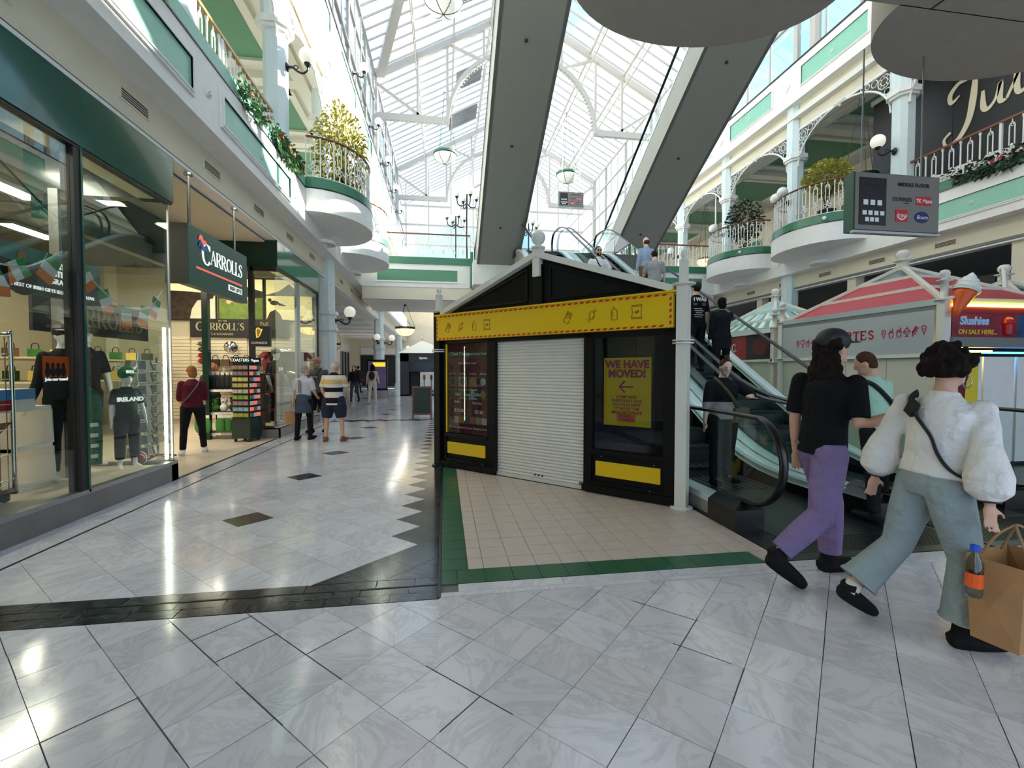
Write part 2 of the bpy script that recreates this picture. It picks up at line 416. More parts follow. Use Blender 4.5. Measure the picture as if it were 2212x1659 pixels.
# =================================================================== SIDE WALLS (left and mirrored right)
AX = 4.43
CY = [7.1 + 3.9 * i for i in range(-1, 8)]          # column lines
def build_side(side, flip):
    X = (lambda x: 2 * AX - x) if flip else (lambda x: x)
    W = struct('wall_' + side)
    def bx(name, m, x0, x1, y0, y1, z0, z1, parent=W):
        a, b = sorted((X(x0), X(x1))); mb = MB(); mb.box(a, b, y0, y1, z0, z1); return mb.build(name, m, parent)
    # first storey beam and slab edge
    bx('beam', 'cream', -4.0, -3.66, -3, 46, 4.46, 4.95); bx('beam_trim', 'white', -3.9, -3.64, -3, 46, 4.385, 4.43)
    bx('shadow_gap', 'dark', -3.9, -3.672, -3, 46, 4.43, 4.46)
    bx('slab_edge', 'white', -4.4, -3.29, 3.8, 46, 4.95, 5.90)
    bx('cap_strip', 'blackgloss', -3.8, -3.275, 3.8, 46, 5.90, 5.925)
    bx('planter_edge', 'green' if flip else 'mint', -3.34, -3.295, 3.9, 46, 5.925, 6.16)
    bx('deck', 'grey', -9.5, -3.5, -3, 46, 5.62, 5.89)
    # panels, frames and rosettes on the slab edge
    def panel(y0, y1, z0, z1, x=-3.29, fr=.06):
        bx('green_panel', 'mint', x - .01, x + .008, y0, y1, z0, z1)
        mb = MB(); xa, xb = sorted((X(x - .005), X(x + .03)))
        for (a, b, c, d) in ((y0 - fr, y1 + fr, z1, z1 + fr), (y0 - fr, y1 + fr, z0 - fr, z0), (y0 - fr, y0, z0, z1), (y1, y1 + fr, z0, z1)): mb.box(xa, xb, a, b, c, d)
        xa, xb = sorted((X(x), X(x + .045)))
        f2 = fr * .35
        for (a, b, c, d) in ((y0 - f2, y1 + f2, z1, z1 + f2), (y0 - f2, y1 + f2, z0 - f2, z0), (y0 - f2, y0, z0, z1), (y1, y1 + f2, z0, z1)): mb.box(xa, xb, a, b, c, d)
        mb.build('panel_frame', 'white', W)
    def rosette(y, z, x=-3.29, r=.05):
        mb = MB(); mt = Matrix.Translation((X(x), y, z)) @ Matrix.Rotation(PI / 2 * (-1 if flip else 1), 4, 'Y')
        mb.lathe([(0, .035), (r * .45, .03), (r * .5, .012), (r * .8, .012), (r * .85, .025), (r, .02), (r, -.01)], n=12, m=mt); mb.build('rosette', 'palecol', W, smooth=True)
    for (a, b) in ((3.7, 6.65), (7.5, 10.48)): panel(a, b, 5.2, 5.62)
    for y in (7.09, 8.99, 10.9, 5.1): rosette(y, 5.41, x=-3.282)
    # diamond plaque between balconies
    mb = MB(); mt = Matrix.Translation((X(-3.28), 15.2, 5.42)) @ Matrix.Rotation(PI / 4, 4, 'X')
    mb.box(-.02, .02, -.14, .14, -.14, .14, mt); mb.box(-.028, .028, -.1, .1, -.1, .1, mt); mb.build('diamond_plaque', 'white', W)
    # vents in the beam
    for i in range(12):
        y = 4.3 + 1.835 * i; mb = MB(); xa, xb = sorted((X(-3.668), X(-3.652)))
        mb.box(xa, xb, y - .24, y + .24, 4.645, 4.755); xa, xb = sorted((X(-3.66), X(-3.645)))
        v = mb.build('vent_grille', 'dark', W); mb = MB()
        for q in range(3): mb.box(xa, xb, y - .23, y + .23, 4.668 + q * .028, 4.676 + q * .028)
        mb.box(xa, xb, y - .27, y + .27, 4.625, 4.645); mb.box(xa, xb, y - .27, y + .27, 4.755, 4.775); mb.box(xa, xb, y - .27, y - .24, 4.645, 4.755); mb.box(xa, xb, y + .24, y + .27, 4.645, 4.755)
        mb.build('vent_frame', 'cream', v)
    # upper gallery: floor, back wall, ceiling with green coffers
    bx('gallery_wall', 'cream', -9.0, -8.8, -3, 46, 5.9, 10.5); bx('gallery_ceiling', 'ceil', -9.0, -3.4, -3, 46, 10.42, 10.6)
    bx('gallery_skirting', 'white', -8.8, -8.7, -3, 46, 9.5, 9.6)
    for i, y in enumerate(CY[:-1]):
        ys = (y + .5, y + 3.4)
        bx('coffer', 'sage', -7.6, -5.0, ys[0] + .3, ys[1] - .3, 10.40, 10.425)
        mb = MB(); xa, xb = sorted((X(-7.8), X(-4.8)))
        for (a, b, c, d) in ((xa, xb, ys[0] + .1, ys[0] + .3), (xa, xb, ys[1] - .3, ys[1] - .1)): mb.box(a, b, c, d, 10.32, 10.43)
        for a in (xa, xb): mb.box(a - .1, a + .1, ys[0] + .1, ys[1] - .1, 10.32, 10.43)
        mb.build('coffer_frame', 'ceil', W)
        bx('gallery_beam', 'ceil', -8.9, -3.7, y - .2, y + .2, 10.2, 10.45)
        bx('gallery_panel', 'sage' if i % 2 else 'white', -8.8, -8.76, y + .6, y + 3.3, 6.2, 8.9)
    # second storey beam, slab edge
    bx('beam', 'cream', -4.0, -3.62, -3, 46, 10.08, 10.92); bx('beam_trim', 'white', -3.9, -3.6, -3, 46, 10.02, 10.08); bx('inner_beam', 'ceil', -4.35, -4.0, -3, 46, 10.0, 10.5)
    bx('slab_edge', 'white', -4.6, -3.29, 6.6, 46, 10.9, 12.22); bx('cap_strip', 'blackgloss', -4.6, -3.26, 6.6, 46, 12.22, 12.27)
    bx('deck', 'grey', -9.2, -3.5, -3, 46, 11.9, 12.19)
    for i, y in enumerate(CY[1:]):
        panel(y + .72, y + 3.2, 11.3, 11.92, fr=.05); rosette(y + 1.96, 11.6, x=-3.28, r=.06)
        mb = MB(); mt = Matrix.Translation((X(-3.28), y, 11.6)) @ Matrix.Rotation(PI / 4, 4, 'X'); mb.box(-.02, .02, -.13, .13, -.13, .13, mt); mb.build('diamond_plaque', 'white', W)
        for dy in (1.3, 2.6):
            mb = MB(); xa, xb = sorted((X(-3.63), X(-3.612))); mb.box(xa, xb, y + dy - .25, y + dy + .25, 10.42, 10.54); mb.build('vent_grille', 'dark', W)
    # top storey glazed screen
    for y in CY[1:]:
        for dy in (0, 1.3, 2.6):
            w = .16 if dy == 0 else .05
            bx('glazing_post', 'roofsteel', -3.6 - w, -3.6, y + dy - w / 2, y + dy + w / 2, 12.2, 17.35)
            bx('window_pane', 'glass', -3.66, -3.65, y + dy + .08, y + dy + 1.22, 12.3, 17.2)
    for z in (12.35, 14.1, 15.9, 17.3): bx('glazing_rail', 'roofsteel', -3.68, -3.58, 6.6, 46, z - .05, z + .05)
    return W, X, bx
WL, XL, bxl = build_side('left', False)
WR, XR, bxr = build_side('right', True)
# gallery columns with moulded collars and filigree arch brackets
def octo(c, w, z0, z1, mb):
    a = w / 2; b = a * .52; pts = [(-a, -b), (-b, -a), (b, -a), (a, -b), (a, b), (b, a), (-b, a), (-a, b)]
    mb.slab([(c[0] + p[0], c[1] + p[1]) for p in pts], z0, z1); return mb
def spandrel(mb, x, y0, sgn, zc=8.75, zt=10.0, span=1.75, th=.06):
    """quarter-arch rib and scrolls in the plane x=const, springing at y0 going sgn*y"""
    rib = [(x, y0 + sgn * span * (1 - math.cos(R(a))), zc + (zt - zc) * math.sin(R(a))) for a in range(0, 91, 9)]
    mb.tube([(p[0], p[1], p[2]) for p in rib], .03, 6)
    def ring(cy_, cz, r, t=.013): mb.tube([(x, cy_ + r * math.cos(2 * PI * i / 10), cz + r * math.sin(2 * PI * i / 10)) for i in range(10)], t, 4, close=True)
    ring(y0 + sgn * .22, zt - .26, .19); ring(y0 + sgn * .22, zt - .26, .1)
    for a in range(0, 360, 45): mb.tube([(x, y0 + sgn * .22 + .1 * math.cos(R(a)), zt - .26 + .1 * math.sin(R(a))), (x, y0 + sgn * .22 + .19 * math.cos(R(a)), zt - .26 + .19 * math.sin(R(a)))], .01, 4)
    ring(y0 + sgn * .52, zt - .14, .1); ring(y0 + sgn * .74, zt - .1, .07); ring(y0 + sgn * .12, zt - .58, .09); ring(y0 + sgn * .09, zt - .8, .06); ring(y0 + sgn * .92, zt - .07, .045)
    mb.tube([(x, y0 + sgn * .02, zc), (x, y0 + sgn * .02, zt)], .02, 4); mb.tube([(x, y0, zt), (x, y0 + sgn * span, zt)], .02, 4)
for (W, X, xs) in ((WL, XL, -3.70), (WR, XR, -3.70)):
    for i, y in enumerate(CY[1:7]):
        x = X(xs)
        mb = MB(); octo((x, y), .46, 5.9, 9.0, mb); octo((x, y), .52, 9.2, 10.9, mb)
        c = mb.build('column_shaft', 'palecol', W)
        mb = MB(); octo((x, y), .60, 8.98, 9.05, mb); octo((x, y), .7, 9.05, 9.2, mb); mb.build('column_collar', 'white', c)
        for sg in (-1, 1):
            if i == 0 and sg < 0: continue
            mb = MB(); spandrel(mb, X(xs + .12), y + sg * .26, sg); mb.build('spandrel_bracket', 'white', W)
    # small pendants at the crown between brackets
    for y in CY[1:7]:
        mb = MB(); mb.lathe([(0, -.12), (.05, -.08), (.03, 0), (.07, .02), (.03, .08)], (X(xs + .12), y + 1.95, 10.0), 8); mb.box(X(xs + .12) - .04, X(xs + .12) + .04, y + 1.75, y + 2.15, 10.0, 10.06); mb.build('crown_pendant', 'white', W, smooth=True)
# ground floor columns (every third bay)
def ground_column(x, y, label, group='panelled ground floor columns'):
    t = thing('column', label, 'column', (x, y, 0), 0, group); t['kind'] = 'structure'
    mb = MB(); octo((0, 0), .56, .5, 2.75, mb); mb.build('shaft', 'palecol', t)
    mb = MB(); octo((0, 0), .68, 0, .45, mb); octo((0, 0), .62, .45, .52, mb); mb.build('base', 'palecol', t)
    mb = MB(); octo((0, 0), .66, 2.75, 2.86, mb); octo((0, 0), .58, 2.86, 3.25, mb); octo((0, 0), .68, 3.25, 3.36, mb); mb.build('capital', 'palecol', t)
    mb = MB(); octo((0, 0), .5, 3.36, 4.95, mb); mb.build('upper_shaft', 'palecol', t)
    for k, (dx, dy) in enumerate(((1, 0), (0, -1), (-1, 0), (0, 1))):
        mb = MB(); m = Matrix.Rotation(math.atan2(dy, dx), 4, 'Z'); mb.box(.278, .286, -.1, .1, .7, 2.55, m); mb.box(.286, .292, -.06, .06, .78, 2.47, m); mb.build('panel', 'white', t)
        mb = MB(); mb.add([(.292, -.09, 3.17), (.292, .09, 3.17), (.292, 0, 2.95)], [(0, 1, 2)], m); mb.build('triangle_inlay', 'white', t)
    return t
ground_column(-3.68, 15.05, 'pale panelled column standing just past the green glass shopfront')
ground_column(-3.68, 26.7, 'pale panelled column further down the arcade with two globe lamps')
ground_column(-3.68, 38.3, 'farthest pale panelled column on the arcade side of the hall')
ground_column(12.54, 15.05, 'pale column behind the striped kiosk roof on the far side')
ground_column(12.54, 26.7, 'pale column beyond the escalators at the far right')
# overhead bridge that the camera stands under, with two bowed bays
BR = struct('ceiling')
mat('soffit', (176, 168, 156), .7, noise=.04)
mb = MB(); mb.box(-3.3, 12.2, -4, 3.8, 4.95, 5.9); mb.build('bridge_soffit', 'soffit', BR)
mb = MB(); mb.box(4.6, 4.615, -2, 3.8, 4.944, 4.951); mb.box(-3, 12, 1.6, 1.615, 4.944, 4.951); mb.build('soffit_joint', 'dark', BR)
for (cx_, a, b) in ((2.35, 1.27, .84), (5.62, 1.36, .92)):
    mb = MB(); mb.slab([(cx_ + a * math.cos(R(t)), 3.79 + b * math.sin(R(t))) for t in range(0, 181, 6)], 4.95, 5.9); mb.build('bowed_bay', 'soffit', BR)
# upper landing overhead (top of the upper escalators)
mb = MB(); mb.box(-3.3, 12.2, -4, 3.7, 11.1, 12.2); mb.build('upper_landing', 'soffit', BR)
for (x0, x1) in ((1.2, 3.1), (6.5, 8.5)): mb = MB(); mb.box(x0, x1, 3.7, 6.4, 11.3, 12.19); mb.build('upper_landing', 'soffit', BR)
# middle bridge across the hall at the first floor
BD = struct('wall_back')
for (x0, x1, y0, y1) in ((-3.29, 1.15, 19.2, 23.0), (1.15, 8.5, 18.2, 23.0), (8.5, 12.15, 19.2, 23.0)):
    mb = MB(); mb.box(x0, x1, y0, y1, 4.95, 5.9); mb.build('bridge_slab', 'white', BD)
for (x0, x1) in ((-3.29, 1.15), (8.5, 12.15)):
    mb = MB(); mb.box(x0, x1, 19.16, 19.24, 5.9, 6.18); mb.build('bridge_band', 'green', BD)
    mb = MB(); mb.box(x0 + .6, x1 - .6, 19.185, 19.21, 5.2, 5.66); mb.build('green_panel', 'sage', BD)
    mb = MB()
    for (a, b, c, d) in ((x0 + .52, x1 - .52, 5.66, 5.72), (x0 + .52, x1 - .52, 5.14, 5.2), (x0 + .52, x0 + .6, 5.2, 5.66), (x1 - .6, x1 - .52, 5.2, 5.66)): mb.box(a, b, 19.17, 19.21, c, d)
    mb.build('panel_frame', 'white', BD)
    mb = MB(); mb.box(x0, x1, 19.22, 22.9, 4.44, 4.95); mb.build('bridge_beam', 'cream', BD)
mb = MB(); mb.box(1.08, 1.2, 18.9, 19.3, 4.98, 6.4); mb.build('end_post', 'green', BD)
mb = MB(); mb.box(-9, 12, 23.0, 34, 10.3, 10.32)
# arcade beyond: ceiling, coffers, shop walls, far end
AR = struct('wall_arcade')
def arb(name, m, *b, parent=None):
    mb = MB(); mb.box(*b); return mb.build(name, m, parent or AR)
arb('arcade_ceiling', 'ceil', -9.2, -3.9, 14.2, 46, 4.46, 4.6); arb('bridge_ceiling', 'ceil', -3.3, 12.1, 19.3, 23, 4.40, 4.43)
for y in range(15, 44, 3):
    arb('ceiling_coffer', 'cream', -8.2, -4.6, y + .3, y + 2.5, 4.42, 4.465)
    mb = MB(); mb.box(-8.0, -4.8, y + .5, y + 2.3, 4.40, 4.43); mb.build('coffer_panel', 'ceil', AR)
arb('arcade_wall', 'cream', -9.2, -8.9, 14, 46, 0, 4.5)
for i in range(6):
    y = 16 + i * 5; arb('shop_window', 'dark', -8.9, -8.86, y, y + 3.6, .4, 3.2); arb('shop_sign', 'white', -8.9, -8.84, y, y + 3.6, 3.3, 3.9)
    for q in range(4): arb('window_bar', 'white', -8.87, -8.82, y + q * 1.18, y + q * 1.18 + .08, .3, 3.3)
arb('end_wall', 'cream', -9.2, 13, 45.6, 46, 0, 12); arb('end_entrance', 'dark', -8.0, -3.9, 45.5, 45.62, 0, 3.0); arb('end_sign', 'white', -8, -3.9, 45.45, 45.6, 3.1, 3.7)
# projecting panelled shop bay seen past the first column
for i in range(3):
    y = 20 + i * .9
    arb('bay_panel', 'white', -7.0, -6.9, y, y + .8, 0, 4.4); arb('bay_pane', 'dark', -6.9, -6.88, y + .15, y + .65, 2.3, 3.9)
# ground floor back wall on the right: dark shop fronts
mat('shopdark', (52, 48, 46), .5, noise=.2, nscale=1.2)
arb('right_shop_back', 'shopdark', 17, 17.2, -3, 46, 0, 4.5); arb('right_shop_ceiling', 'grey', 12.5, 17.2, -3, 46, 4.42, 4.5)
for y in (4, 8.2, 12.4, 16.6, 20.8): arb('shop_pier', 'cream', 12.6, 12.9, y, y + .3, 0, 4.45)
for y in (5, 9, 13): arb('shop_header', 'dark', 12.9, 13.0, y, y + 3.2, 3.1, 3.8)
# =================================================================== GLASS ROOF
RF = struct('roof')
def rf(name, m, mb, parent=RF): return mb.build(name, m, parent)
EZ, RZ, XE, RXC = 17.35, 21.7, -3.6, 4.43
def roofz(x): return EZ + (RZ - EZ) * (1 - abs(x - RXC) / (RXC - XE))
TY = [2.4, 14.0, 25.5, 37.0]
for y in TY:
    for sg in (-1, 1):
        xe = RXC + sg * (RXC - XE); hx_ = RXC + sg * 4.2; w = sg
        mb = MB(); mb.beam((xe, y, EZ - .1), (RXC, y, RZ - .1), .2, .34); rf('rafter', 'roofsteel', mb)
        mb = MB(); mb.beam((xe, y, 15.15), (hx_ - sg * .05, y, 15.15), .2, .34)
        for i in range(16): mb.box(xe - sg * (.15 + i * .21) - .03, xe - sg * (.15 + i * .21) + .03, y - .05, y + .05, 14.92, 15.0)
        rf('hammer_beam', 'roofsteel', mb)
        for (a, b) in (((xe, 16.9), (hx_ + sg * 1.3, 15.2)), ((hx_, 15.2), (hx_, roofz(hx_) - .1)), ((hx_ + sg * 1.6, 15.2), (hx_ + sg * 1.6, roofz(hx_ + sg * 1.6) - .1)), ((hx_ - sg * .2, roofz(hx_) - .2), (hx_ - sg * 1.9, 18.6)), ((hx_ - sg * 2.0, 18.7), (hx_ - sg * 2.0, roofz(hx_ - sg * 2) - .1))):
            mb = MB(); mb.beam((a[0], y, a[1]), (b[0], y, b[1]), .13, .13, up=(0, 1, 0)); rf('truss_strut', 'roofsteel', mb)
        mb = MB(); mb.box(xe - .12, xe + .12, y - .12, y + .12, 12.2, EZ); rf('truss_post', 'roofsteel', mb)
    mb = MB(); ar = [(RXC + 4.2 * math.cos(R(a)), y, 15.05 + 4.2 * math.sin(R(a))) for a in range(0, 181, 6)]
    for a, b in zip(ar, ar[1:]): mb.beam(a, b, .2, .26, up=(0, 1, 0))
    rf('truss_arch', 'roofsteel', mb)
    mb = MB()
    for a in range(4, 178, 3): mb.box(-.03, .03, -.04, .04, -.05, .05, Matrix.Translation((RXC + 4.02 * math.cos(R(a)), y, 15.05 + 4.02 * math.sin(R(a)))) @ Matrix.Rotation(-R(a - 90), 4, 'Y'))
    rf('arch_teeth', 'roofsteel', mb)
# purlins (lattice pairs) and glazing bars
for sg in (-1, 1):
    for fr in (0, .27, .52, .77):
        x = RXC + sg * (RXC - XE) * (1 - fr); z = roofz(x)
        mb = MB(); mb.beam((x, -4, z - .06), (x, 46, z - .06), .09, .12)
        if fr: mb.beam((x, -4, z - .75), (x, 46, z - .75), .05, .05)
        if fr:
            for k in range(30): mb.beam((x, -3 + k * 1.6, z - .1), (x, -3 + k * 1.6 + .8, z - .74), .03); mb.beam((x, -3 + k * 1.6 + .8, z - .74), (x, -3 + (k + 1) * 1.6, z - .1), .03)
        rf('purlin', 'roofsteel', mb)
    for k in range(0, 70):
        y = -3.5 + k * .7
        mb = MB(); mb.beam((RXC + sg * (RXC - XE), y, EZ + .03), (RXC, y, RZ + .03), .055, .08); rf('glazing_bar', 'roofsteel', mb)
    for k in range(0, 35):
        y = -3.5 + k * 1.4
        for (f0, f1) in ((0, .27), (.27, .52), (.52, .77), (.77, 1)):
            if k % 1 == 0:
                xa = RXC + sg * (RXC - XE) * (1 - f0); xb = RXC + sg * (RXC - XE) * (1 - f1)
                mb = MB(); mb.add([(xa, y, roofz(xa) + .06), (xa, y + 1.39, roofz(xa) + .06), (xb, y + 1.39, roofz(xb) + .06), (xb, y, roofz(xb) + .06)], [(0, 1, 2, 3)])
                rf('roof_pane', 'glass_roof', mb)
    # louvre vents near the ridge
mb = MB(); mb.beam((RXC, -4, RZ), (RXC, 46, RZ), .2, .2); rf('ridge_beam', 'roofsteel', mb)
for (y, fa, fb_) in ((21.5, .55, .75), (28.5, .55, .75), (33.0, .5, .75), (24.0, .8, .95)):
    xa = RXC - (RXC - XE) * (1 - fa); xb = RXC - (RXC - XE) * (1 - fb_)
    mb = MB()
    for i in range(16): mb.beam((xa, y + i * .12, roofz(xa) - .02), (xb, y + i * .12, roofz(xb) - .02), .06, .03)
    rf('louvre_vent', 'grey', mb)
# heavy diagonal bracing beam at the left eave
mb = MB(); mb.beam((-3.3, 25.3, 17.2), (.2, 15.5, 20.2), .42, .3); rf('valley_beam', 'roofsteel', mb)
# glazed end gable with round window
GY = 40.0
for x in [RXC + i * 1.9 for i in range(-4, 5)]:
    mb = MB(); mb.beam((x, GY, 12), (x, GY, roofz(x)), .1); rf('gable_post', 'roofsteel', mb)
for z in (12.3, 14.0, 15.6):
    mb = MB(); mb.beam((XE, GY, z), (2 * RXC - XE, GY, z), .14, .14); rf('gable_rail', 'roofsteel', mb)
for r in (1.6, 3.0):
    mb = MB(); mb.tube([(RXC + r * math.cos(R(a)), GY - .05, 15.0 + r * math.sin(R(a))) for a in range(0, 360, 12)], .1, 6, close=True); rf('gable_ring', 'roofsteel', mb)

# open, dirt-filled joints in the foreground marble
for (kind, c, a, b) in (('u', 0, 1.9, 2.35), ('u', 0, 2.55, 3.2), ('u', 1, 1.95, 2.95), ('v', 2, .93, 1.25), ('v', 3, .93, 1.25), ('v', 1, 1.25, 1.56), ('u', 6, .7, 1.1), ('v', -4, 2.45, 2.85), ('u', 5, .45, .75), ('v', -2, 1.3, 1.56), ('u', 2, 1.15, 1.7), ('v', 2, .3, .62), ('u', -1, 2.1, 2.6), ('v', -5, 2.2, 2.5)):
    w = .0026; q = (u0 if kind == 'u' else v0) + .314 * c
    P = [(q - w, a), (q + w, a), (q + w, b), (q - w, b)] if kind == 'u' else [(a, q - w), (b, q - w), (b, q + w), (a, q + w)]
    mb = MB(); mb.slab([((u - v) / math.sqrt(2), (u + v) / math.sqrt(2)) for u, v in P], -.008, .0012); mb.build('open_joint', 'grout_dark', floor)
# =================================================================== MAIN KIOSK (45 degrees)
mat('kblack', (9, 9, 10), .32, spec=.25, noise=.15, nscale=5); mat('kpanel', (11, 10, 10), .5, spec=.2); mat('shutter', (214, 208, 196), .38, noise=.03)
mat('redprint', (186, 26, 40), .4); mat('brownprint', (104, 60, 10), .5); mat('whiteprint', (240, 236, 230), .5); mat('purple', (52, 40, 72), .6, noise=.25, nscale=2.5)
mat('magprint', (168, 18, 74), .45); mat('charcoal', (44, 44, 46), .5); mat('post_white', (224, 220, 208), .4)
KL = 3.74; KRZ = math.atan2(-.7111, .7031)
K = thing('kiosk', 'black closed kiosk with white roller shutter and yellow sign band', 'kiosk', (-.08, 7.26, 0), KRZ)
def kb(name, m, u0, u1, d0, d1, z0, z1, parent=K):
    mb = MB(); mb.box(u0, u1, d0, d1, z0, z1); return mb.build(name, m, parent)
# carcass
SK = 3.3; SU, SD = -.7111, .7031      # side walls run straight back along the hall
def back(u, d, t): return (u + SU * t, d + SD * t)
mb = MB(); mb.slab([(0, .05), (KL, .05), back(KL, .05, SK), back(0, .05, SK)], 0, .04); mb.build('floor_plate', 'kblack', K)
mb = MB(); mb.beam((*back(0, .05, SK), 1.2), (*back(KL, .05, SK), 1.2), .06, 2.3); mb.build('back_wall', 'kpanel', K)
for u in (.05, KL - .08):
    mb = MB(); mb.beam((*back(u, .1, 0), 1.18), (*back(u, .1, SK), 1.18), .04, 2.26); mb.build('side_wall', 'kpanel', K)
    for i in range(4): mb = MB(); mb.beam((*back(u, .1, i * 1.05), 1.2), (*back(u, .1, i * 1.05 + .1), 1.2), .06, 2.3); mb.build('side_stile', 'kblack', K)
for (u0, u1) in ((.0, .145), (.985, 1.13), (2.55, 2.655), (3.555, 3.70)): kb('stile', 'kblack', u0, u1, 0, .1, .03, 1.98)
kb('head_rail', 'kblack', 0, 3.70, 0, .12, 1.915, 2.0)
for (u0, u1) in ((.145, .985), (2.655, 3.555)):
    kb('lower_panel', 'kpanel', u0, u1, .03, .08, .1, .535); kb('window_sill', 'kblack', u0, u1, -.015, .1, .48, .535); kb('bottom_rail', 'kblack', u0, u1, -.01, .1, .03, .14)
kb('skirting', 'kblack', -.02, 1.13, -.05, 0, .02, .1); kb('skirting', 'kblack', 2.55, 3.72, -.05, 0, .02, .1)
for (u0, u1) in ((.16, .93), (2.71, 3.51)):
    kb('yellow_panel', 'yellow', u0, u1, .012, .032, .215, .395)
for (u, z) in ((.2, .12), (.5, .12), (.9, .12), (2.8, .46), (3.4, .13), (3.45, .43)):
    mb = MB(); mb.ball((u, -.012, z), .008, 6); mb.build('bolt', 'alu', K)
# roller shutter
slat = None
for i in range(43):
    z = .045 + i * .0437
    if slat is None:
        mb = MB(); mb.prism([(1.13, 0), (2.55, 0), (2.55, .0425), (1.13, .0425)], .07, .075); pr = [(0, 0), (-.009, .004), (-.013, .017), (-.009, .032), (0, .036), (.002, .0437)]
        mb = MB(); vs = []; fs = []
        for u in (1.13, 2.55): vs += [(u, .07 + y, zz) for y, zz in pr]
        n = len(pr); fs = [(j, j + 1, n + j + 1, n + j) for j in range(n - 1)]; mb.add(vs, fs)
        slat = mb.build('shutter_slat', 'shutter', K, (0, 0, z), smooth=True)
    else:
        o = slat.copy(); COL.objects.link(o); o.location = (0, 0, z)
kb('shutter_bottom_bar', 'shutter', 1.13, 2.55, .04, .075, .0, .045)
for u in (1.78, 1.84, 1.9):
    mb = MB(); mb.ball((u, .058, .085), .014, 6); mb.build('shutter_lock', 'dark', K); kb('shutter_label', 'alu', 2.46, 2.53, .052, .056, .055, .085)
# yellow sign with hazard border and sweets icons
S_ = kb('yellow_sign', 'yellow', 0.03, 3.66, -.085, 0, 1.97, 2.345); kb('sign_lip', 'yellow', -.01, 3.70, -.11, .02, 2.345, 2.365)
mb = MB()
def dash(u, z, du, dz): mb.add([(u, -.0875, z), (u + du, -.0875, z), (u + du + .02, -.0875, z + dz), (u + .02, -.0875, z + dz)], [(0, 1, 2, 3)])
for i in range(42): dash(.1 + i * .0838, 2.315, .05, .022); dash(.07 + i * .0838, 1.98, .05, .022)
for i in range(5):
    for u in (.04, 3.628): mb.add([(u, -.0875, 2.0 + i * .064), (u + .022, -.0875, 2.012 + i * .064), (u + .022, -.0875, 2.047 + i * .064), (u, -.0875, 2.035 + i * .064)], [(0, 1, 2, 3)])
mb.build('hazard_border', 'redprint', S_)['kind'] = 'stuff'
def icon(kind, u, z, s):
    W_ = .022
    def P(*pts): return [(x, y, W_) for x, y in pts]
    if kind == 0:
        p = [P((.1, .2), (.5, 0), (.9, .75), (.5, 1), (.1, .2)), P((.28, .5), (.5, .45), (.62, .6), (.72, .36)), P((.45, .85), (.82, .6)), P((.62, .93), (.42, .6)), P((.76, .84), (.55, .5))]
    elif kind == 1:
        p = [[(x, y, W_) for x, y in arc(.5, .5, .22, 0, 360, 14, .3)], P((.34, .28), (.12, .2), (.3, .02), (.4, .2)), P((.66, .72), (.72, .98), (.9, .8), (.68, .72)), P((.55, .3), (.66, .45))]
    elif kind == 2:
        p = [P((.3, .05), (.25, .7), (.4, .84), (.42, 1), (.52, .84), (.72, .7), (.72, .05), (.3, .05)), P((.38, .3), (.38, .65))]
    else:
        p = [P((.12, .02), (.88, .02), (.82, .5), (.88, .98), (.12, .98), (.18, .5), (.12, .02)), P((.14, .1), (.86, .1)), P((.14, .9), (.86, .9)), [(x, y, W_) for x, y in spl([(.35, .42), (.45, .55), (.55, .42), (.65, .55), (.6, .6), (.42, .4), (.36, .5)], 4)]]
    m2 = MB(); strokes(m2, p, (u, -.0856, z), (1, 0, 0), (0, 0, 1), s, .002, 0); m2.build('sweet_icon', 'brownprint', S_)
for i, u in enumerate((.27, .53, .80, 1.04)): icon(i, u - .06, 2.08, .15)
for i, u in enumerate((2.35, 2.68, 2.97, 3.24)): icon(i, u - .06, 2.085, .16)
# menu poster behind glass
mp = kb('menu_poster', 'maroon', .15, .98, .03, .045, .545, 1.91)
kb('menu_edge', 'yellow', .145, .165, .0, .03, .545, 1.91)
kb('title_strip', 'charcoal', .18, .97, .027, .03, 1.70, 1.80, mp); kb('title_strip', 'charcoal', .18, .97, .027, .03, 1.09, 1.20, mp)
def kt(s, size, m, u, z, par, **k): return text(s, size, m, par, (u, k.pop('d', .026), z), (1, 0, 0), (0, 0, 1), .0008, **k)
kt('Chief Changs', .075, 'whiteprint', .42, 1.735, mp); kt('Asian Street Food', .05, 'whiteprint', .76, 1.735, mp); kt('Asian Street Food', .05, 'whiteprint', .57, 1.60, mp)
for i, s in enumerate(('Chow Mein', 'Fried Rice', 'Dumplings', 'Bibimbap')): kt(s, .034, 'whiteprint', .27 + i * .205, 1.445, mp)
cols = [(120, 90, 70), (150, 150, 155), (170, 110, 60), (70, 70, 74), (150, 80, 50), (170, 140, 100), (200, 190, 180), (90, 80, 70)]
for i, c in enumerate(cols): mat('food%d' % i, c, .5, noise=.45, nscale=40)
for i, c in enumerate(cols):
    u = .27 + (i % 4) * .205; z = 1.335 - (i // 4) * .19
    f = kb('food_photo', 'food%d' % i, u - .085, u + .085, .0275, .03, z - .075, z + .075, mp)
    m2 = MB(); m2.lathe([(0, .003), (.045, .003), (.055, 0)], n=12, m=Matrix.Translation((u, .026, z)) @ Matrix.Rotation(PI / 2, 4, 'X')); m2.build('dish', 'food%d' % ((i + 3) % 8), f)
kt('Chief Changs Buffet', .07, 'whiteprint', .56, 1.12, mp); kt('Buffet', .05, 'whiteprint', .36, 1.01, mp); kt('Meal Box', .05, 'whiteprint', .77, 1.0, mp)
kt('€12.90', .07, 'whiteprint', .40, .87, mp, bold=.0015); kt('€7.50', .07, 'whiteprint', .80, .86, mp, bold=.0015)
for i in range(7): kb('food_photo', 'food%d' % (i % 8), .18 + i * .112, .28 + i * .112, .0275, .03, .70, .80, mp)
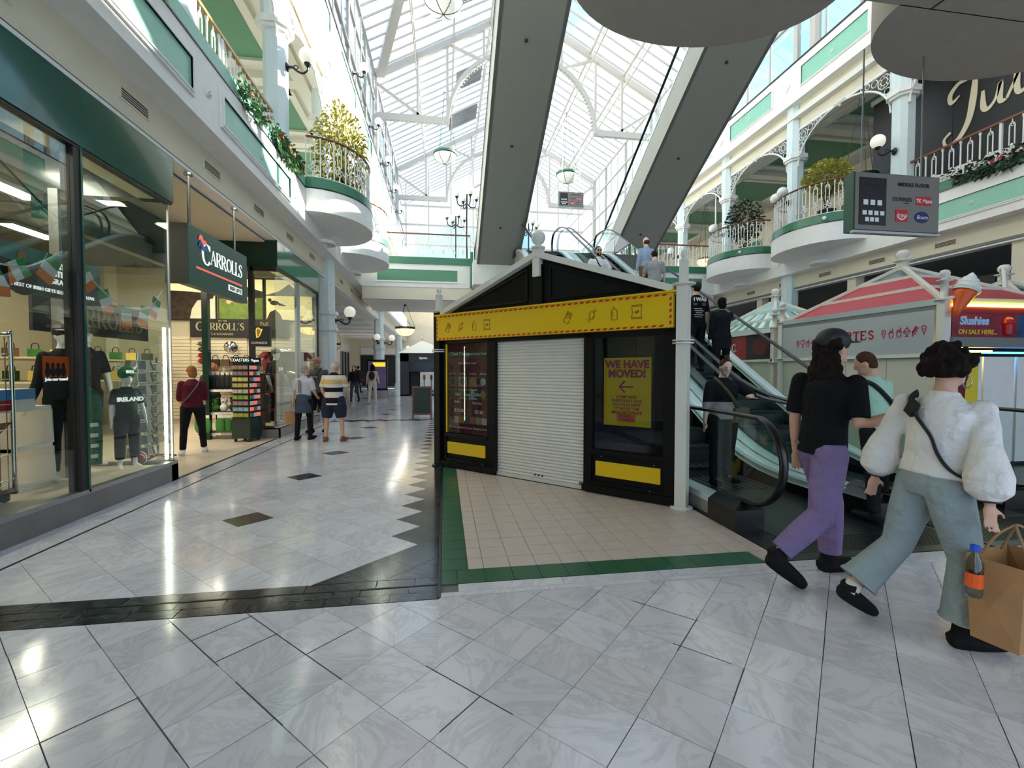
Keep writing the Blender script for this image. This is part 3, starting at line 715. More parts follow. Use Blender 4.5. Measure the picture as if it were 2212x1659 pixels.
kt('op Floor, Stephen\'s Green Shopping Cent', .046, 'whiteprint', .565, .62, mp)
kb('menu_glass', 'glass_kiosk', .15, .985, .008, .012, .54, 1.915)
# shop window with moved notice
kb('window_glass', 'glass_kiosk', 2.66, 3.555, .03, .036, .53, 1.915); kb('window_curtain', 'purple', 2.5, 3.3, .4, .42, .3, 1.6); kb('window_table', 'purple', 2.66, 3.3, .12, .4, .5, .62)
kb('inner_counter', 'charcoal', 2.4, 3.0, .6, .7, .1, 1.0); kb('inner_wall', 'charcoal', 2.0, 3.1, .9, .94, 0.05, 2.2)
for (a, b, c, d) in ((2.65, 2.67, .525, 1.915), (3.54, 3.56, .525, 1.915), (2.65, 3.56, .525, .54), (2.65, 3.56, 1.9, 1.92)): kb('window_bead', 'kblack', a, b, .0, .03, c, d)
np_ = kb('moved_notice', 'yellow', 2.80, 3.385, .05, .054, .845, 1.655)
def kn(s, size, z, **k): return kt(s, size, 'magprint', 3.09, z, np_, d=.047, **k)
kn('WE HAVE', .125, 1.535, bold=.006); kn('MOVED!', .125, 1.425, bold=.006)
m2 = MB(); strokes(m2, [[(0, .5, .06), (1, .5, .06)], [(.4, .9, .07), (0, .5, .07), (.4, .1, .07)]], (3.0, .0495, 1.225), (1, 0, 0), (0, 0, 1), .17, .001, 0); m2.build('arrow', 'magprint', np_)
for i, s in enumerate(('COME AND', 'CHECKOUT OUR', 'EXCITING NEW', 'STORE BY THE', 'MAIN ENTRANCE')): kn(s, .048, 1.175 - i * .047, bold=.001)
mb = MB(); mb.box(2.97, 3.2, .0485, .05, .895, .985); lg = mb.build('notice_logo', 'orange', np_)
kt('Munch', .055, 'magprint', 3.07, .95, lg, d=.047, bold=.002); kt('Diddly\'s', .055, 'magprint', 3.09, .905, lg, d=.047, bold=.002)
# pediment
AU, AZ = 1.87, 2.985
mb = MB(); mb.prism([(.16, 2.365), (3.62, 2.365), (AU, AZ)], .02, .06); mb.build('pediment', 'kpanel', K)
mb = MB()
for (a, b) in (((.42, 2.44), (1.68, 2.44)), ((.42, 2.44), (1.68, 2.86)), ((1.68, 2.44), (1.68, 2.86)), ((2.05, 2.44), (3.3, 2.44)), ((3.3, 2.44), (2.05, 2.86)), ((2.05, 2.44), (2.05, 2.86))): mb.beam((a[0], .012, a[1]), (b[0], .012, b[1]), .03, .022, up=(0, 1, 0))
mb.build('pediment_moulding', 'kblack', K)
kb('king_post', 'kblack', 1.8, 1.94, -.02, .05, 2.365, 2.9)
for sg in (-1, 1):
    e = (AU + sg * 1.78, 2.36)
    mb = MB(); mb.beam((e[0], .0, e[1] + .03), (AU, .0, AZ + .05), .14, .075, up=(0, 0, 1)); mb.build('gable_trim', 'post_white', K)
    mb = MB(); mb.add([(e[0], .05, e[1] + .02), (AU, .05, AZ + .03), (*back(AU, .05, SK), AZ + .03), (*back(e[0], .05, SK), e[1] + .02)], [(0, 1, 2, 3)]); mb.build('roof_slope', 'kpanel', K)
mb = MB(); mb.beam((AU, 0, AZ + .05), (*back(AU, 0, SK), AZ + .05), .08); mb.build('ridge', 'post_white', K)
def finial(mb, u, d, z, s=1):
    mb.lathe([(0.055 * s, -.02), (.055 * s, .0), (.095 * s, .015), (.1 * s, .03), (.06 * s, .045), (.04 * s, .06), (.045 * s, .07), (.075 * s, .09), (.095 * s, .13), (.1 * s, .16), (.09 * s, .2), (.06 * s, .235), (.02 * s, .255), (0, .26)], (u, d, z), 14)
mb = MB(); mb.box(AU - .055, AU + .055, -.06, .06, 2.74, 3.1); finial(mb, AU, 0, 3.1, .95); mb.build('apex_finial', 'post_white', K, smooth=False)
# corner posts
def corner_post(par, u, d, mlow='post_white', zt=2.42, w=.12, top=2.78):
    mb = MB(); mb.lathe([(w * 1.0, 0), (w * 1.0, .018), (w * .6, .03)], (u, d, 0), 14); mb.box(u - w / 2, u + w / 2, d - w / 2, d + w / 2, .02, zt); p = mb.build('corner_post', mlow, par)
    for z in (1.8, 1.83): mb = MB(); mb.lathe([(w * .3, z - .008), (w * .95, z - .008), (w * .95, z + .006), (w * .3, z + .006)], (u, d, 0), 14); mb.build('post_ring', 'post_white', p)
    mb = MB(); mb.lathe([(w * .4, zt - .02), (w * 1.0, zt + .005), (w * 1.05, zt + .02), (w * .4, zt + .03)], (u, d, 0), 14)
    mb.box(u - w * .33, u + w * .33, d - w * .33, d + w * .33, zt, top - .1)
    mb.lathe([(.0, .13), (.02, .125), (.035, .1), (.04, .075), (.03, .045), (.02, .035), (.045, .02), (.05, .0), (.02, -.02)], (u, d, top - .1), 10); mb.build('post_cap', 'post_white', p)
    return p
corner_post(K, KL + .01, .0); corner_post(K, .0, .0, 'kblack'); corner_post(K, *back(KL, 0, SK)); corner_post(K, *back(0, 0, SK))
# =================================================================== ESCALATORS
mat('step', (58, 60, 60), .45, metal=.5); mat('deck', (226, 234, 240), .3, metal=.35); mat('deck2', (176, 200, 198), .35, metal=.35)
def xs(mb, poly, x0, x1):
    n = len(poly); mb.add([(x0, y, z) for y, z in poly] + [(x1, y, z) for y, z in poly], [tuple(range(n)), tuple(range(2 * n - 1, n - 1, -1))] + [(i, i + n, (i + 1) % n + n, (i + 1) % n) for i in range(n)]); return mb
def escalator(label, loc, rz, rise, slope=.555, w=1.6, yb=2.1, yt=1.6, under=.8, led=True, clad='esc_grey'):
    E_ = thing('escalator', label, 'escalator', loc, rz, 'escalators of the central hall')
    y1 = rise / slope
    def line(y): return 0 if y <= 0 else rise if y >= y1 else slope * y
    def sm(y):
        # softened step line
        r = .8
        return sum(line(y + d * r / 4) for d in range(-4, 5)) / 9
    ys = [-yb + .45 + i * .35 for i in range(int((y1 + yt + yb - .9) / .35) + 1)]; ys[-1] = y1 + yt - .45
    # underside + side cladding
    low = [(y, max(sm(y) - under, -under if loc[2] > 1 else -.02)) for y in ys]
    mb = MB()
    for (a, b) in zip(low, low[1:]): mb.add([(-w / 2, a[0], a[1]), (w / 2, a[0], a[1]), (w / 2, b[0], b[1]), (-w / 2, b[0], b[1])], [(0, 1, 2, 3)])
    mb.build('underside_panel', clad, E_)
    if not led:
        for q in (.25, .5, .72): mb = MB(); yq = y1 * q; mb.lathe([(0, -.05), (.035, -.045), (.045, 0)], (.1, yq, slope * yq - under), 10); mb.build('sprinkler', 'dark', E_)
    for sx in (-1, 1):
        x0, x1 = sorted((sx * w / 2, sx * (w / 2 - .10)))
        poly = [(y, sm(y) + .14) for y in ys] + [(y, z) for y, z in reversed(low)]
        mb = MB(); xs(mb, poly, x0, x1); mb.build('side_cladding', clad, E_)
        # bright deck board and trim along the balustrade foot
        for (nm, m, a, b, dz0, dz1) in (('deck_board', 'deck', .0, .16, .135, .2), ('inner_deck', 'deck2', .16, .22, .1, .19)):
            mb = MB(); xa, xb = sorted((sx * (w / 2 + .01 - a), sx * (w / 2 + .01 - b)))
            mb2 = MB()
            for (p, q) in zip(ys, ys[1:]):
                z0, z1 = sm(p), sm(q)
                mb2.add([(xa, p, z0 + dz0), (xb, p, z0 + dz0), (xb, q, z1 + dz0), (xa, q, z1 + dz0), (xa, p, z0 + dz1), (xb, p, z0 + dz1), (xb, q, z1 + dz1), (xa, q, z1 + dz1)], [(4, 5, 6, 7), (0, 4, 7, 3), (1, 2, 6, 5)])
            mb2.build(nm, m, E_)
        xg = sx * (w / 2 - .08)
        if led:
            mb = MB(); xi = sx * (w / 2 - .215)
            for (p, q) in zip(ys, ys[1:]):
                if q < 3.2: mb.add([(xi, p, sm(p) + .055), (xi, q, sm(q) + .055), (xi, q, sm(q) + .095), (xi, p, sm(p) + .095)], [(0, 1, 2, 3)])
            mb.build('skirt_light', 'led', E_)
        mb = MB(); xi = sx * (w / 2 - .218)
        for (p, q) in zip(ys, ys[1:]): mb.add([(xi, p, sm(p) - .3), (xi, q, sm(q) - .3), (xi, q, sm(q) + .12), (xi, p, sm(p) + .12)], [(0, 1, 2, 3)])
        mb.build('skirt_panel', 'darksteel', E_)
        # handrail with rounded newels
        H = 1.08; rr = .42
        path = [(-yb + .75, .26)] + [(-yb + rr + rr * math.cos(R(a)), .68 + rr * .98 * math.sin(R(a))) for a in range(262, 95, -14)] + [(y, sm(y) + H) for y in ys if -yb + .5 < y < y1 + yt - .5] + [(y1 + yt - rr + rr * math.cos(R(a)), rise + .68 + rr * .98 * math.sin(R(a))) for a in range(88, -85, -14)] + [(y1 + yt - .75, rise + .26)]
        mb = MB(); mb.tube([(xg, y, z) for y, z in path], [(.045, .022)] * len(path), 8)
        hr = mb.build('handrail', 'rubber', E_, smooth=True)
        # glass panels
        gy = [-yb + .05] + [y for y in ys if y > -yb + .5][::3] + [y1 + yt - .05]
        for (p, q) in zip(gy, gy[1:]):
            n = 5; pts = [p + (q - p) * i / n for i in range(n + 1)]
            def top(y):
                if y < -yb + rr: return .68 + .4 * math.sqrt(max(0, 1 - ((-yb + rr - y) / rr) ** 2))
                if y > y1 + yt - rr: return rise + .68 + .4 * math.sqrt(max(0, 1 - ((y - (y1 + yt - rr)) / rr) ** 2))
                return sm(y) + H - .02
            def bot(y):
                if y < -yb + rr: return .68 - .42 * math.sqrt(max(0, 1 - ((-yb + rr - y) / rr) ** 2))
                if y > y1 + yt - rr: return rise + .68 - .42 * math.sqrt(max(0, 1 - ((y - (y1 + yt - rr)) / rr) ** 2))
                return sm(y) + .2
            mb = MB(); vs = [(xg, y, bot(y)) for y in pts] + [(xg, y, top(y)) for y in pts]
            mb.add(vs, [(i, i + 1, n + 2 + i, n + 1 + i) for i in range(n)]); mb.build('glass_panel', 'glass_green', E_)
        # newel base block
        for (y0, y_1, zb) in ((-yb + .42, -yb + .86, 0), (y1 + yt - .86, y1 + yt - .42, rise)):
            mb = MB(); a = .15; mb.box(xg - a, xg + a, y0, y_1, zb, zb + .2); mb.add([(xg - a, y0, zb + .2), (xg + a, y0, zb + .2), (xg + a, y_1, zb + .2), (xg - a, y_1, zb + .2), (xg - .05, y0 + .06, zb + .27), (xg + .05, y0 + .06, zb + .27), (xg + .05, y_1, zb + .27), (xg - .05, y_1, zb + .27)], [(4, 5, 6, 7), (0, 1, 5, 4), (1, 2, 6, 5), (2, 3, 7, 6), (3, 0, 4, 7)])
            mb.build('newel_base', 'rubber', E_)
    # steps
    st = None; sd = .4; zr = sd * slope; n0 = -2
    for i in range(n0, int(y1 / sd) + 3):
        y = i * sd; z = min(max(0, (i + .5) * zr), rise)
        if st is None:
            mb = MB(); a = w / 2 - .23
            mb.box(-a, a, 0, sd - .005, -.04, 0)
            for k in range(12): mb.box(-a + .02 + k * (2 * a - .04) / 12, -a + .02 + (k + .55) * (2 * a - .04) / 12, 0.005, sd - .01, 0, .008)
            mb.box(-a, a, 0, .02, -.24, -.0); st = mb.build('step', 'step', E_, (0, y, z))
        else:
            o = st.copy(); COL.objects.link(o); o.location = (0, y, z)
    for (a, b, z) in ((-yb + .2, n0 * sd, 0), (int(y1 / sd) * sd + 1.15, y1 + yt, rise)):
        mb = MB(); mb.box(-w / 2 + .22, w / 2 - .22, a, b, z - .05, z + .004); mb.build('comb_plate', 'landing', E_)
    return E_
escalator('lower escalator nearest the black kiosk, woman riding down it', (3.58, 6.0, 0), 0, 5.9, w=1.7, yb=2.6, yt=1.55)
escalator('lower escalator carrying people up beside the ice cream kiosk', (5.36, 6.05, 0), 0, 5.9, w=1.7, yb=2.45, yt=1.5)
escalator('high escalator rising overhead behind the kiosk gable, seen from below', (2.13, 19.3, 5.9), PI, 6.3, .563, 1.67, 1.3, 1.7, .78, False)
escalator('high escalator on the right with glass side, seen from below', (7.5, 19.3, 5.9), PI, 6.3, .563, 1.75, 1.3, 1.7, .78, False)
# =================================================================== BALCONIES AND RAILINGS
def baluster_mesh(ornate, H=.95):
    mb = MB()
    if not ornate:
        mb.box(-.012, .012, -.012, .012, 0, H); mb.box(-.02, .02, -.02, .02, H - .07, H); mb.lathe([(.012, .02), (.024, .03), (.012, .05)], n=6)
    else:
        for s in (-1, 1): mb.box(s * .05 - .009, s * .05 + .009, -.009, .009, .36, .78)
        mb.tube([(.05 * math.cos(R(a)), 0, .78 + .075 * math.sin(R(a))) for a in range(0, 181, 20)], .011, 5)
        mb.tube([(.025 * math.cos(R(a)), 0, .80 + .025 * math.sin(R(a))) for a in range(0, 360, 45)], .008, 4, close=True)
        mb.box(-.008, .008, -.008, .008, .85, H); mb.box(-.012, .012, -.012, .012, 0, .14)
        for (dx, dz) in ((0, .05), (0, -.05), (.055, 0), (-.055, 0)): mb.tube([(dx + .045 * math.cos(R(a)), 0, .24 + dz + .045 * math.sin(R(a))) for a in range(0, 360, 40)], .010, 4, close=True)
        mb.lathe([(.0, .40), (.02, .38), (.03, .35), (.015, .31), (.03, .29)], n=6)
    me = bpy.data.meshes.new('baluster'); me.from_pydata(mb.v, [], mb.f); me.materials.append(M['railwhite']); return me
mat('railwhite', (232, 230, 224), .4)
BM = [baluster_mesh(False), baluster_mesh(True)]
def put_balusters(par, pts, z, zs=1):
    """pts: (x, y, heading)"""
    for i, (x, y, a) in enumerate(pts):
        me = BM[i % 2]; o = bpy.data.objects.new('ornate_baluster' if i % 2 else 'baluster', me); COL.objects.link(o); o.parent = par
        o.location = (x, y, z); o.rotation_euler = (0, 0, a); o.scale = (1, 1, zs)
def ell(a, b, n): return [(b * math.cos(R(-90 + 180 * i / n)), a * math.sin(R(-90 + 180 * i / n))) for i in range(n + 1)]
def ell_even(a, b, pitch):
    P = ell(a, b, 200); L = [0]
    for p, q in zip(P, P[1:]): L.append(L[-1] + math.hypot(q[0] - p[0], q[1] - p[1]))
    n = int(L[-1] / pitch); out = []
    for k in range(n + 1):
        s = L[-1] * k / n; i = min(range(len(L)), key=lambda j: abs(L[j] - s)); j = min(i + 1, 200); h = max(i - 1, 0)
        out.append((P[i][0], P[i][1], math.atan2(P[j][1] - P[h][1], P[j][0] - P[h][0])))
    return out
def balcony(label, x, y, rz):
    a, b = 1.6, 1.3
    t = thing('balcony', label, 'balcony', (x, y, 0), rz, 'bowed first floor balconies')
    mb = MB(); mb.slab(ell(a, b, 36), 5.36, 5.90); mb.build('bowed_slab', 'white', t)
    mb = MB(); P = ell(a + .01, b + .01, 36); mb.slab(P, 5.90, 5.93); mb.build('black_line', 'blackgloss', t)
    mb = MB(); mb.slab(ell(a - .02, b - .02, 36), 5.93, 6.17); mb.build('green_band', 'green', t)
    mb = MB(); mb.lathe([(.3, 4.97), (.32, 5.0), (.3, 5.06), (0, 5.06)], (.02, 0, 0), 18, -PI / 2, PI / 2); mb.build('bracket_pad', 'white', t)
    mb = MB(); mb.lathe([(0, .03), (.05, .02), (.06, 0)], n=12, m=Matrix.Translation((b * .72 + .02, a * .7 + .01, 6.04)) @ Matrix.Rotation(R(42), 4, 'Z') @ Matrix.Rotation(PI / 2, 4, 'Y')); mb.build('rosette', 'palecol', t)
    e = ell_even(a - .08, b - .08, .155)
    put_balusters(t, e, 6.2)
    mb = MB(); mb.tube([(p[0], p[1], 6.21) for p in e], .016, 6); mb.build('bottom_rail', 'railwhite', t, smooth=True)
    mb = MB(); mb.tube([(p[0], p[1], 7.165) for p in e], [(.04, .026)] * len(e), 8); mb.build('handrail', 'wood', t, smooth=True)
    return t
balcony('bowed white balcony above the green shop sign, yellow plant inside', -3.29, 13.25, 0)
balcony('second bowed balcony on the shop side, next to the cross bridge', -3.29, 17.15, 0)
balcony('large bowed balcony beside the hanging directory sign', 12.15, 13.25, PI)
balcony('bowed balcony with dark leafy tree, beyond the larger one', 12.15, 17.15, PI)
def railing(label, pts, z0=6.2, m='wood', pitch=.2, loc=None):
    a, b = Vector(pts[0]), Vector(pts[1]); d = (b - a); L = d.length; d.normalize(); h = math.atan2(d.y, d.x)
    t = thing('railing', label, 'railing', (a.x, a.y, 0), h, 'cast iron gallery railings')
    n = int(L / pitch); put_balusters(t, [(L * (i + .5) / n, 0, 0) for i in range(n)], z0)
    mb = MB(); mb.beam((0, 0, z0 + .965), (L, 0, z0 + .965), .07, .05); mb.build('handrail', m, t)
    mb = MB(); mb.beam((0, 0, z0 + .01), (L, 0, z0 + .01), .03, .03); mb.build('bottom_rail', 'railwhite', t)
    for x in (0.0, L / 2, L): mb = MB(); mb.box(x - .025, x + .025, -.025, .025, z0, z0 + .95); mb.build('newel', 'railwhite', t)
    return t
railing('brass topped railing above the green fascia with trailing plants', (( -3.72, 6.3), (-3.72, 10.75)), m='brass')
railing('railing in front of the black restaurant sign', ((12.58, 6.6), (12.58, 10.9)))
railing('railing of the cross bridge on the shop side', ((-3.2, 19.3), (1.1, 19.3)))
railing('railing of the cross bridge beyond the up escalator', ((8.6, 19.3), (12.1, 19.3)))
# =================================================================== LAMPS
def globe_lamp(label, x, y, z, h, n=1, grp='black globe wall lamps', on=True, s=1.0):
    """bracket on a column face; h = heading the arm points to"""
    t = thing('wall_lamp', label, 'lamp', (x, y, z), h, grp)
    mb = MB(); mb.lathe([(0, .05), (.05, .04), (.09, .02), (.1, 0)], n=12, m=Matrix.Rotation(PI / 2, 4, 'Y')); mb.build('back_plate', 'iron', t, smooth=True)
    for k in range(n):
        q = 0 if n == 1 else (k - .5) * 1.5
        m = Matrix.Rotation(q, 4, 'Z')
        P = [m @ Vector(p) for p in spl([(.03, 0, 0), (.12, 0, .01), (.22, 0, -.07), (.34, 0, -.1), (.43, 0, -.03), (.44, 0, .06)], 5)]
        mb = MB(); mb.tube([p * s for p in P], [.03 * s - .0004 * i for i in range(len(P))], 8); mb.tube([m @ Vector(p) * s for p in spl([(.1, 0, .0), (.18, 0, .06), (.24, 0, .02), (.2, 0, -.03)], 4)], .012 * s, 6); mb.build('scroll_arm', 'iron', t, smooth=True)
        c = m @ Vector((.44, 0, .06)) * s
        mb = MB(); mb.lathe([(.03, -.02), (.05, 0), (.08, .05), (.085, .07), (.05, .07)], tuple(c), 12); mb.build('cup', 'iron', t, smooth=True)
        mb = MB(); mb.ball((c.x, c.y, c.z + .05 * s + .17 * s), .18 * s, 16, (1, 1, 1.02)); mb.build('globe', 'globe' if on else 'globe_off', t, smooth=True)
    return t
globe_lamp('globe wall lamp on the first gallery column above the shop', -3.46, 11.0, 8.3, 0)
for i, y in enumerate((18.8, 22.7, 26.6, 30.5, 34.4)):
    globe_lamp('%s globe lamp in the row along the top storey windows' % ('nearest', 'second', 'third', 'fourth', 'farthest')[i], -3.5, y, 13.1, 0)
globe_lamp('lit globe lamp on the column past the green shopfront', -3.4, 15.05, 3.08, 0)
globe_lamp('globe lamp facing the hall on the second arcade column', -3.4, 26.7, 3.08, 0)
globe_lamp('globe lamp facing the camera on the second arcade column', -3.68, 26.42, 3.08, -PI / 2)
globe_lamp('globe lamp on the farthest arcade column', -3.4, 38.3, 3.08, 0)
globe_lamp('globe lamp on gallery column beside the black restaurant sign', 12.3, 11.0, 7.55, PI * .93, 1)
globe_lamp('twin globe lamp on gallery column above the large balcony', 12.3, 14.9, 7.55, PI * .9, 2, on=False)
globe_lamp('globe lamp on gallery column above the dark leafy tree', 12.3, 18.8, 7.55, PI * .95, 1, on=False)
globe_lamp('globe lamp on far gallery column above the cross bridge', 12.3, 22.7, 7.55, PI, 1, on=False)
def bowl_lamp(label, x, y, z, r, top, grp, lit=True, rim='iron', ribs=6, mg=None):
    t = thing('pendant_lamp', label, 'lamp', (x, y, z), 0, grp)
    mb = MB(); mb.lathe([(0, -r * .78)] + [(r * math.sin(R(a)), -r * .78 * math.cos(R(a))) for a in range(12, 91, 12)], n=20); mb.build('glass_bowl', mg or ('lampglass' if lit else 'globe_off'), t, smooth=True)
    mb = MB(); mb.lathe([(r * .98, 0), (r * 1.04, 0), (r * 1.04, r * .16), (r * .98, r * .16), (r * .98, 0)], n=20); mb.build('rim', rim, t)
    mb = MB(); mb.lathe([(0, r * .08), (r, r * .08)], n=20); mb.build('rim_plate', 'iron', t)
    for k in range(ribs):
        q = 2 * PI * k / ribs; mb = MB(); mb.tube([(r * 1.01 * math.sin(R(a)) * math.cos(q), r * 1.01 * math.sin(R(a)) * math.sin(q), -r * .79 * math.cos(R(a))) for a in range(0, 91, 15)], r * .018, 5); mb.build('rib', 'iron', t)
    for k in range(3):
        q = 2 * PI * k / 3; mb = MB(); mb.tube([(r * math.cos(q), r * math.sin(q), r * .16), (.02 * math.cos(q), .02 * math.sin(q), top - z)], .006 + r * .006, 5); mb.build('chain', 'iron', t)
    mb = MB(); mb.lathe([(0, 0), (.1, 0), (.06, -.06), (.02, -.1)], (0, 0, top - z), 10); mb.build('ceiling_rose', 'iron', t)
    return t
G1 = 'large bowl pendants hung from the roof trusses'
bowl_lamp('large white bowl pendant at the very top of the view', 0.02, 18.2, 15.9, .75, 19.6, G1, False, 'green')
bowl_lamp('large bowl pendant with green rim left of the high escalator', .1, 30.4, 15.6, .75, 19.6, G1, False, 'green')
bowl_lamp('large bowl pendant with green rim right of the high escalator', 8.6, 31.5, 15.3, .75, 19.6, G1, False, 'green')
G2 = 'lit bowl pendants under the galleries'
bowl_lamp('lit bowl pendant hanging under the cross bridge', -1.7, 20.5, 3.35, .42, 4.44, G2)
bowl_lamp('lit bowl pendant in the arcade left of the second column', -5.4, 20.5, 2.95, .42, 4.4, G2)
bowl_lamp('unlit bowl pendant deeper in the arcade', -5.7, 24.5, 2.85, .42, 4.4, G2, False)
bowl_lamp('dark pendant behind the railing above the shop', -5.4, 11.0, 7.3, .3, 10.3, G2, False)
bowl_lamp('lit bowl pendant in front of the black restaurant sign', 11.6, 7.3, 9.2, .5, 10.3, G2)
bowl_lamp('unlit bowl pendant beside the column with restaurant sign', 12.9, 12.6, 7.5, .45, 10.3, G2, False)
bowl_lamp('lit bowl pendant in the far gallery above the cross bridge', 13.3, 21.8, 7.2, .42, 10.3, G2)
bowl_lamp('half hidden lit pendant behind the twin globe lamp', 14.2, 17.0, 7.4, .42, 10.3, G2)
def lamp_post(label, x, y, h=4.1):
    t = thing('lamp_post', label, 'lamp post', (x, y, 5.9), .3, 'black lamp posts on the bridge')
    mb = MB(); mb.lathe([(.16, 0), (.15, .15), (.08, .22), (.06, .6), (.045, .7), (.035, h - .9), (.07, h - .85), (.05, h - .75), (.04, h - .4)], n=10); mb.build('post', 'iron', t, smooth=True)
    for k in range(4):
        m = Matrix.Rotation(PI / 2 * k, 4, 'Z'); mb = MB(); mb.tube([m @ Vector(p) for p in spl([(.02, 0, h - .8), (.2, 0, h - .95), (.42, 0, h - .9), (.48, 0, h - .65)], 4)], .028, 6); mb.lathe([(.04, -.05), (.09, .04), (.05, .05)], tuple(m @ Vector((.48, 0, h - .6))), 8); mb.build('scroll_arm', 'iron', t)
        c = m @ Vector((.48, 0, h - .38)); mb = MB(); mb.ball(tuple(c), .2, 14); mb.build('globe', 'globe_off', t, smooth=True)
    mb = MB(); mb.ball((0, 0, h), .22, 14); mb.build('globe', 'globe_off', t, smooth=True)
lamp_post('black lamp post with five globes, nearer the high escalator', 1.05, 21.2); lamp_post('black lamp post with five globes, second along the bridge', .62, 24.2)
lamp_post('black lamp post mostly hidden behind the high escalator', 4.5, 24.2, 3.9)
# =================================================================== PLANTS
def leafmass(n, fn, size, droop=.3, w=.3):
    mb = MB()
    for i in range(n):
        c, d = fn(); c = Vector(c); d = Vector(d).normalized(); L = size * random.uniform(.6, 1.3)
        s = d.cross(Vector((random.uniform(-1, 1), random.uniform(-1, 1), 1))).normalized() * L * w; m = c + d * L * .5 + Vector((0, 0, droop * L * .15)); e = c + d * L - Vector((0, 0, droop * L * .5))
        mb.add([c, m + s, e, m - s], [(0, 1, 2, 3)])
    return mb
mat('leaf_yellow', (176, 168, 74), .6, noise=.3, nscale=9); mat('leaf_dark', (46, 62, 34), .5, noise=.35, nscale=9); mat('leaf_green', (64, 100, 52), .5, noise=.35, nscale=9); mat('flower', (196, 30, 62), .5); mat('bark', (88, 66, 48), .8); mat('leaf_lime', (150, 190, 40), .5, noise=.2)
def rndir(up=.2): return (random.uniform(-1, 1), random.uniform(-1, 1), random.uniform(-.6, 1) + up)
def potted(name, label, x, y, z, h, r, ml, n, size, droop=.3, squash=.8, w=.3, low=.4):
    t = thing(name, label, 'plant', (x, y, z), 0, 'potted plants on the balconies')
    mb = MB(); mb.lathe([(0, 0), (.18, 0), (.24, .36), (.26, .4), (.2, .4), (0, .36)], n=14); mb.build('pot', 'dark', t, smooth=True)
    for k in range(5):
        q = k * 1.3; mb = MB(); mb.tube(spl([(.03 * math.cos(q), .03 * math.sin(q), .3), (.1 * math.cos(q), .1 * math.sin(q), h * .5), (r * .5 * math.cos(q), r * .5 * math.sin(q), h * .85)], 4), [.022 - .001 * i for i in range(9)], 6); mb.build('stem', 'bark', t)
    def fn():
        while 1:
            p = [random.uniform(-1, 1) for _ in range(3)]; d = math.sqrt(sum(v * v for v in p))
            if .35 < d < 1: break
        return (p[0] * r, p[1] * r, h * (1 - low / 2) + p[2] * h * low * squash), (p[0] + random.uniform(-.5, .5), p[1] + random.uniform(-.5, .5), p[2] * .5 + random.uniform(-.2, .5))
    o = leafmass(n, fn, size, droop, w).build('foliage', ml, t); o['kind'] = 'stuff'
    return t
potted('bamboo_plant', 'yellow bamboo plant arching over the balcony above the shop sign', -2.75, 12.9, 6.17, 1.75, .62, 'leaf_yellow', 1500, .2, .9, 1, .16, .75)
potted('bushy_plant', 'yellow green bushy plant on the balcony by the directory sign', 12.0, 12.9, 6.17, 1.75, .62, 'leaf_yellow', 1300, .13, .4, .8, .28, .35)
potted('ficus_tree', 'dark leafy ficus on the balcony beyond the larger one', 12.2, 17.2, 6.17, 1.9, .68, 'leaf_dark', 1300, .13, .4, .9, .3, .5)
def garland(label, x, y0, y1, z, side, ml='leaf_green', n=420, grp='trailing plants on the gallery edge', nfl=6):
    t = thing('trailing_plant', label, 'plant', (x, (y0 + y1) / 2, z), 0, grp); L = y1 - y0
    def fn():
        y = random.uniform(-.5, .5); y = y * L * (.6 + .4 * random.random()); k = 1 - (2 * y / L) ** 2
        return (side * random.uniform(-.03, .09), y, random.uniform(-.28 * k - .02, .14)), (side * random.uniform(0, 1), random.uniform(-1, 1), random.uniform(-1, .6))
    o = leafmass(n, fn, .11, .5, .3).build('foliage', ml, t); o['kind'] = 'stuff'
    for k in range(nfl):
        y = random.uniform(-.42, .42) * L; mb = MB()
        for q in range(5): a = 2 * PI * q / 5; mb.add([(side * .1, y, -.02), (side * .14, y + .05 * math.cos(a), .05 * math.sin(a) - .02), (side * .13, y + .05 * math.cos(a + 1), .05 * math.sin(a + 1) - .02)], [(0, 1, 2)])
        mb.build('flower', 'flower', t)
    return t
garland('trailing green plant with red flowers ending at the bowed balcony', -3.27, 9.3, 11.3, 6.14, 1, n=650)
garland('trailing lime green plant in the middle of the brass railing', -3.3, 7.9, 9.2, 6.16, 1, n=200, nfl=2)
garland('few lime leaves and a pink flower at the top edge of the view', -3.3, 5.6, 6.2, 6.16, 1, 'leaf_lime', 40, nfl=2)
garland('dark trailing plant with red blooms below the restaurant railing', 12.12, 7.3, 9.6, 6.15, -1, 'leaf_dark', 420)
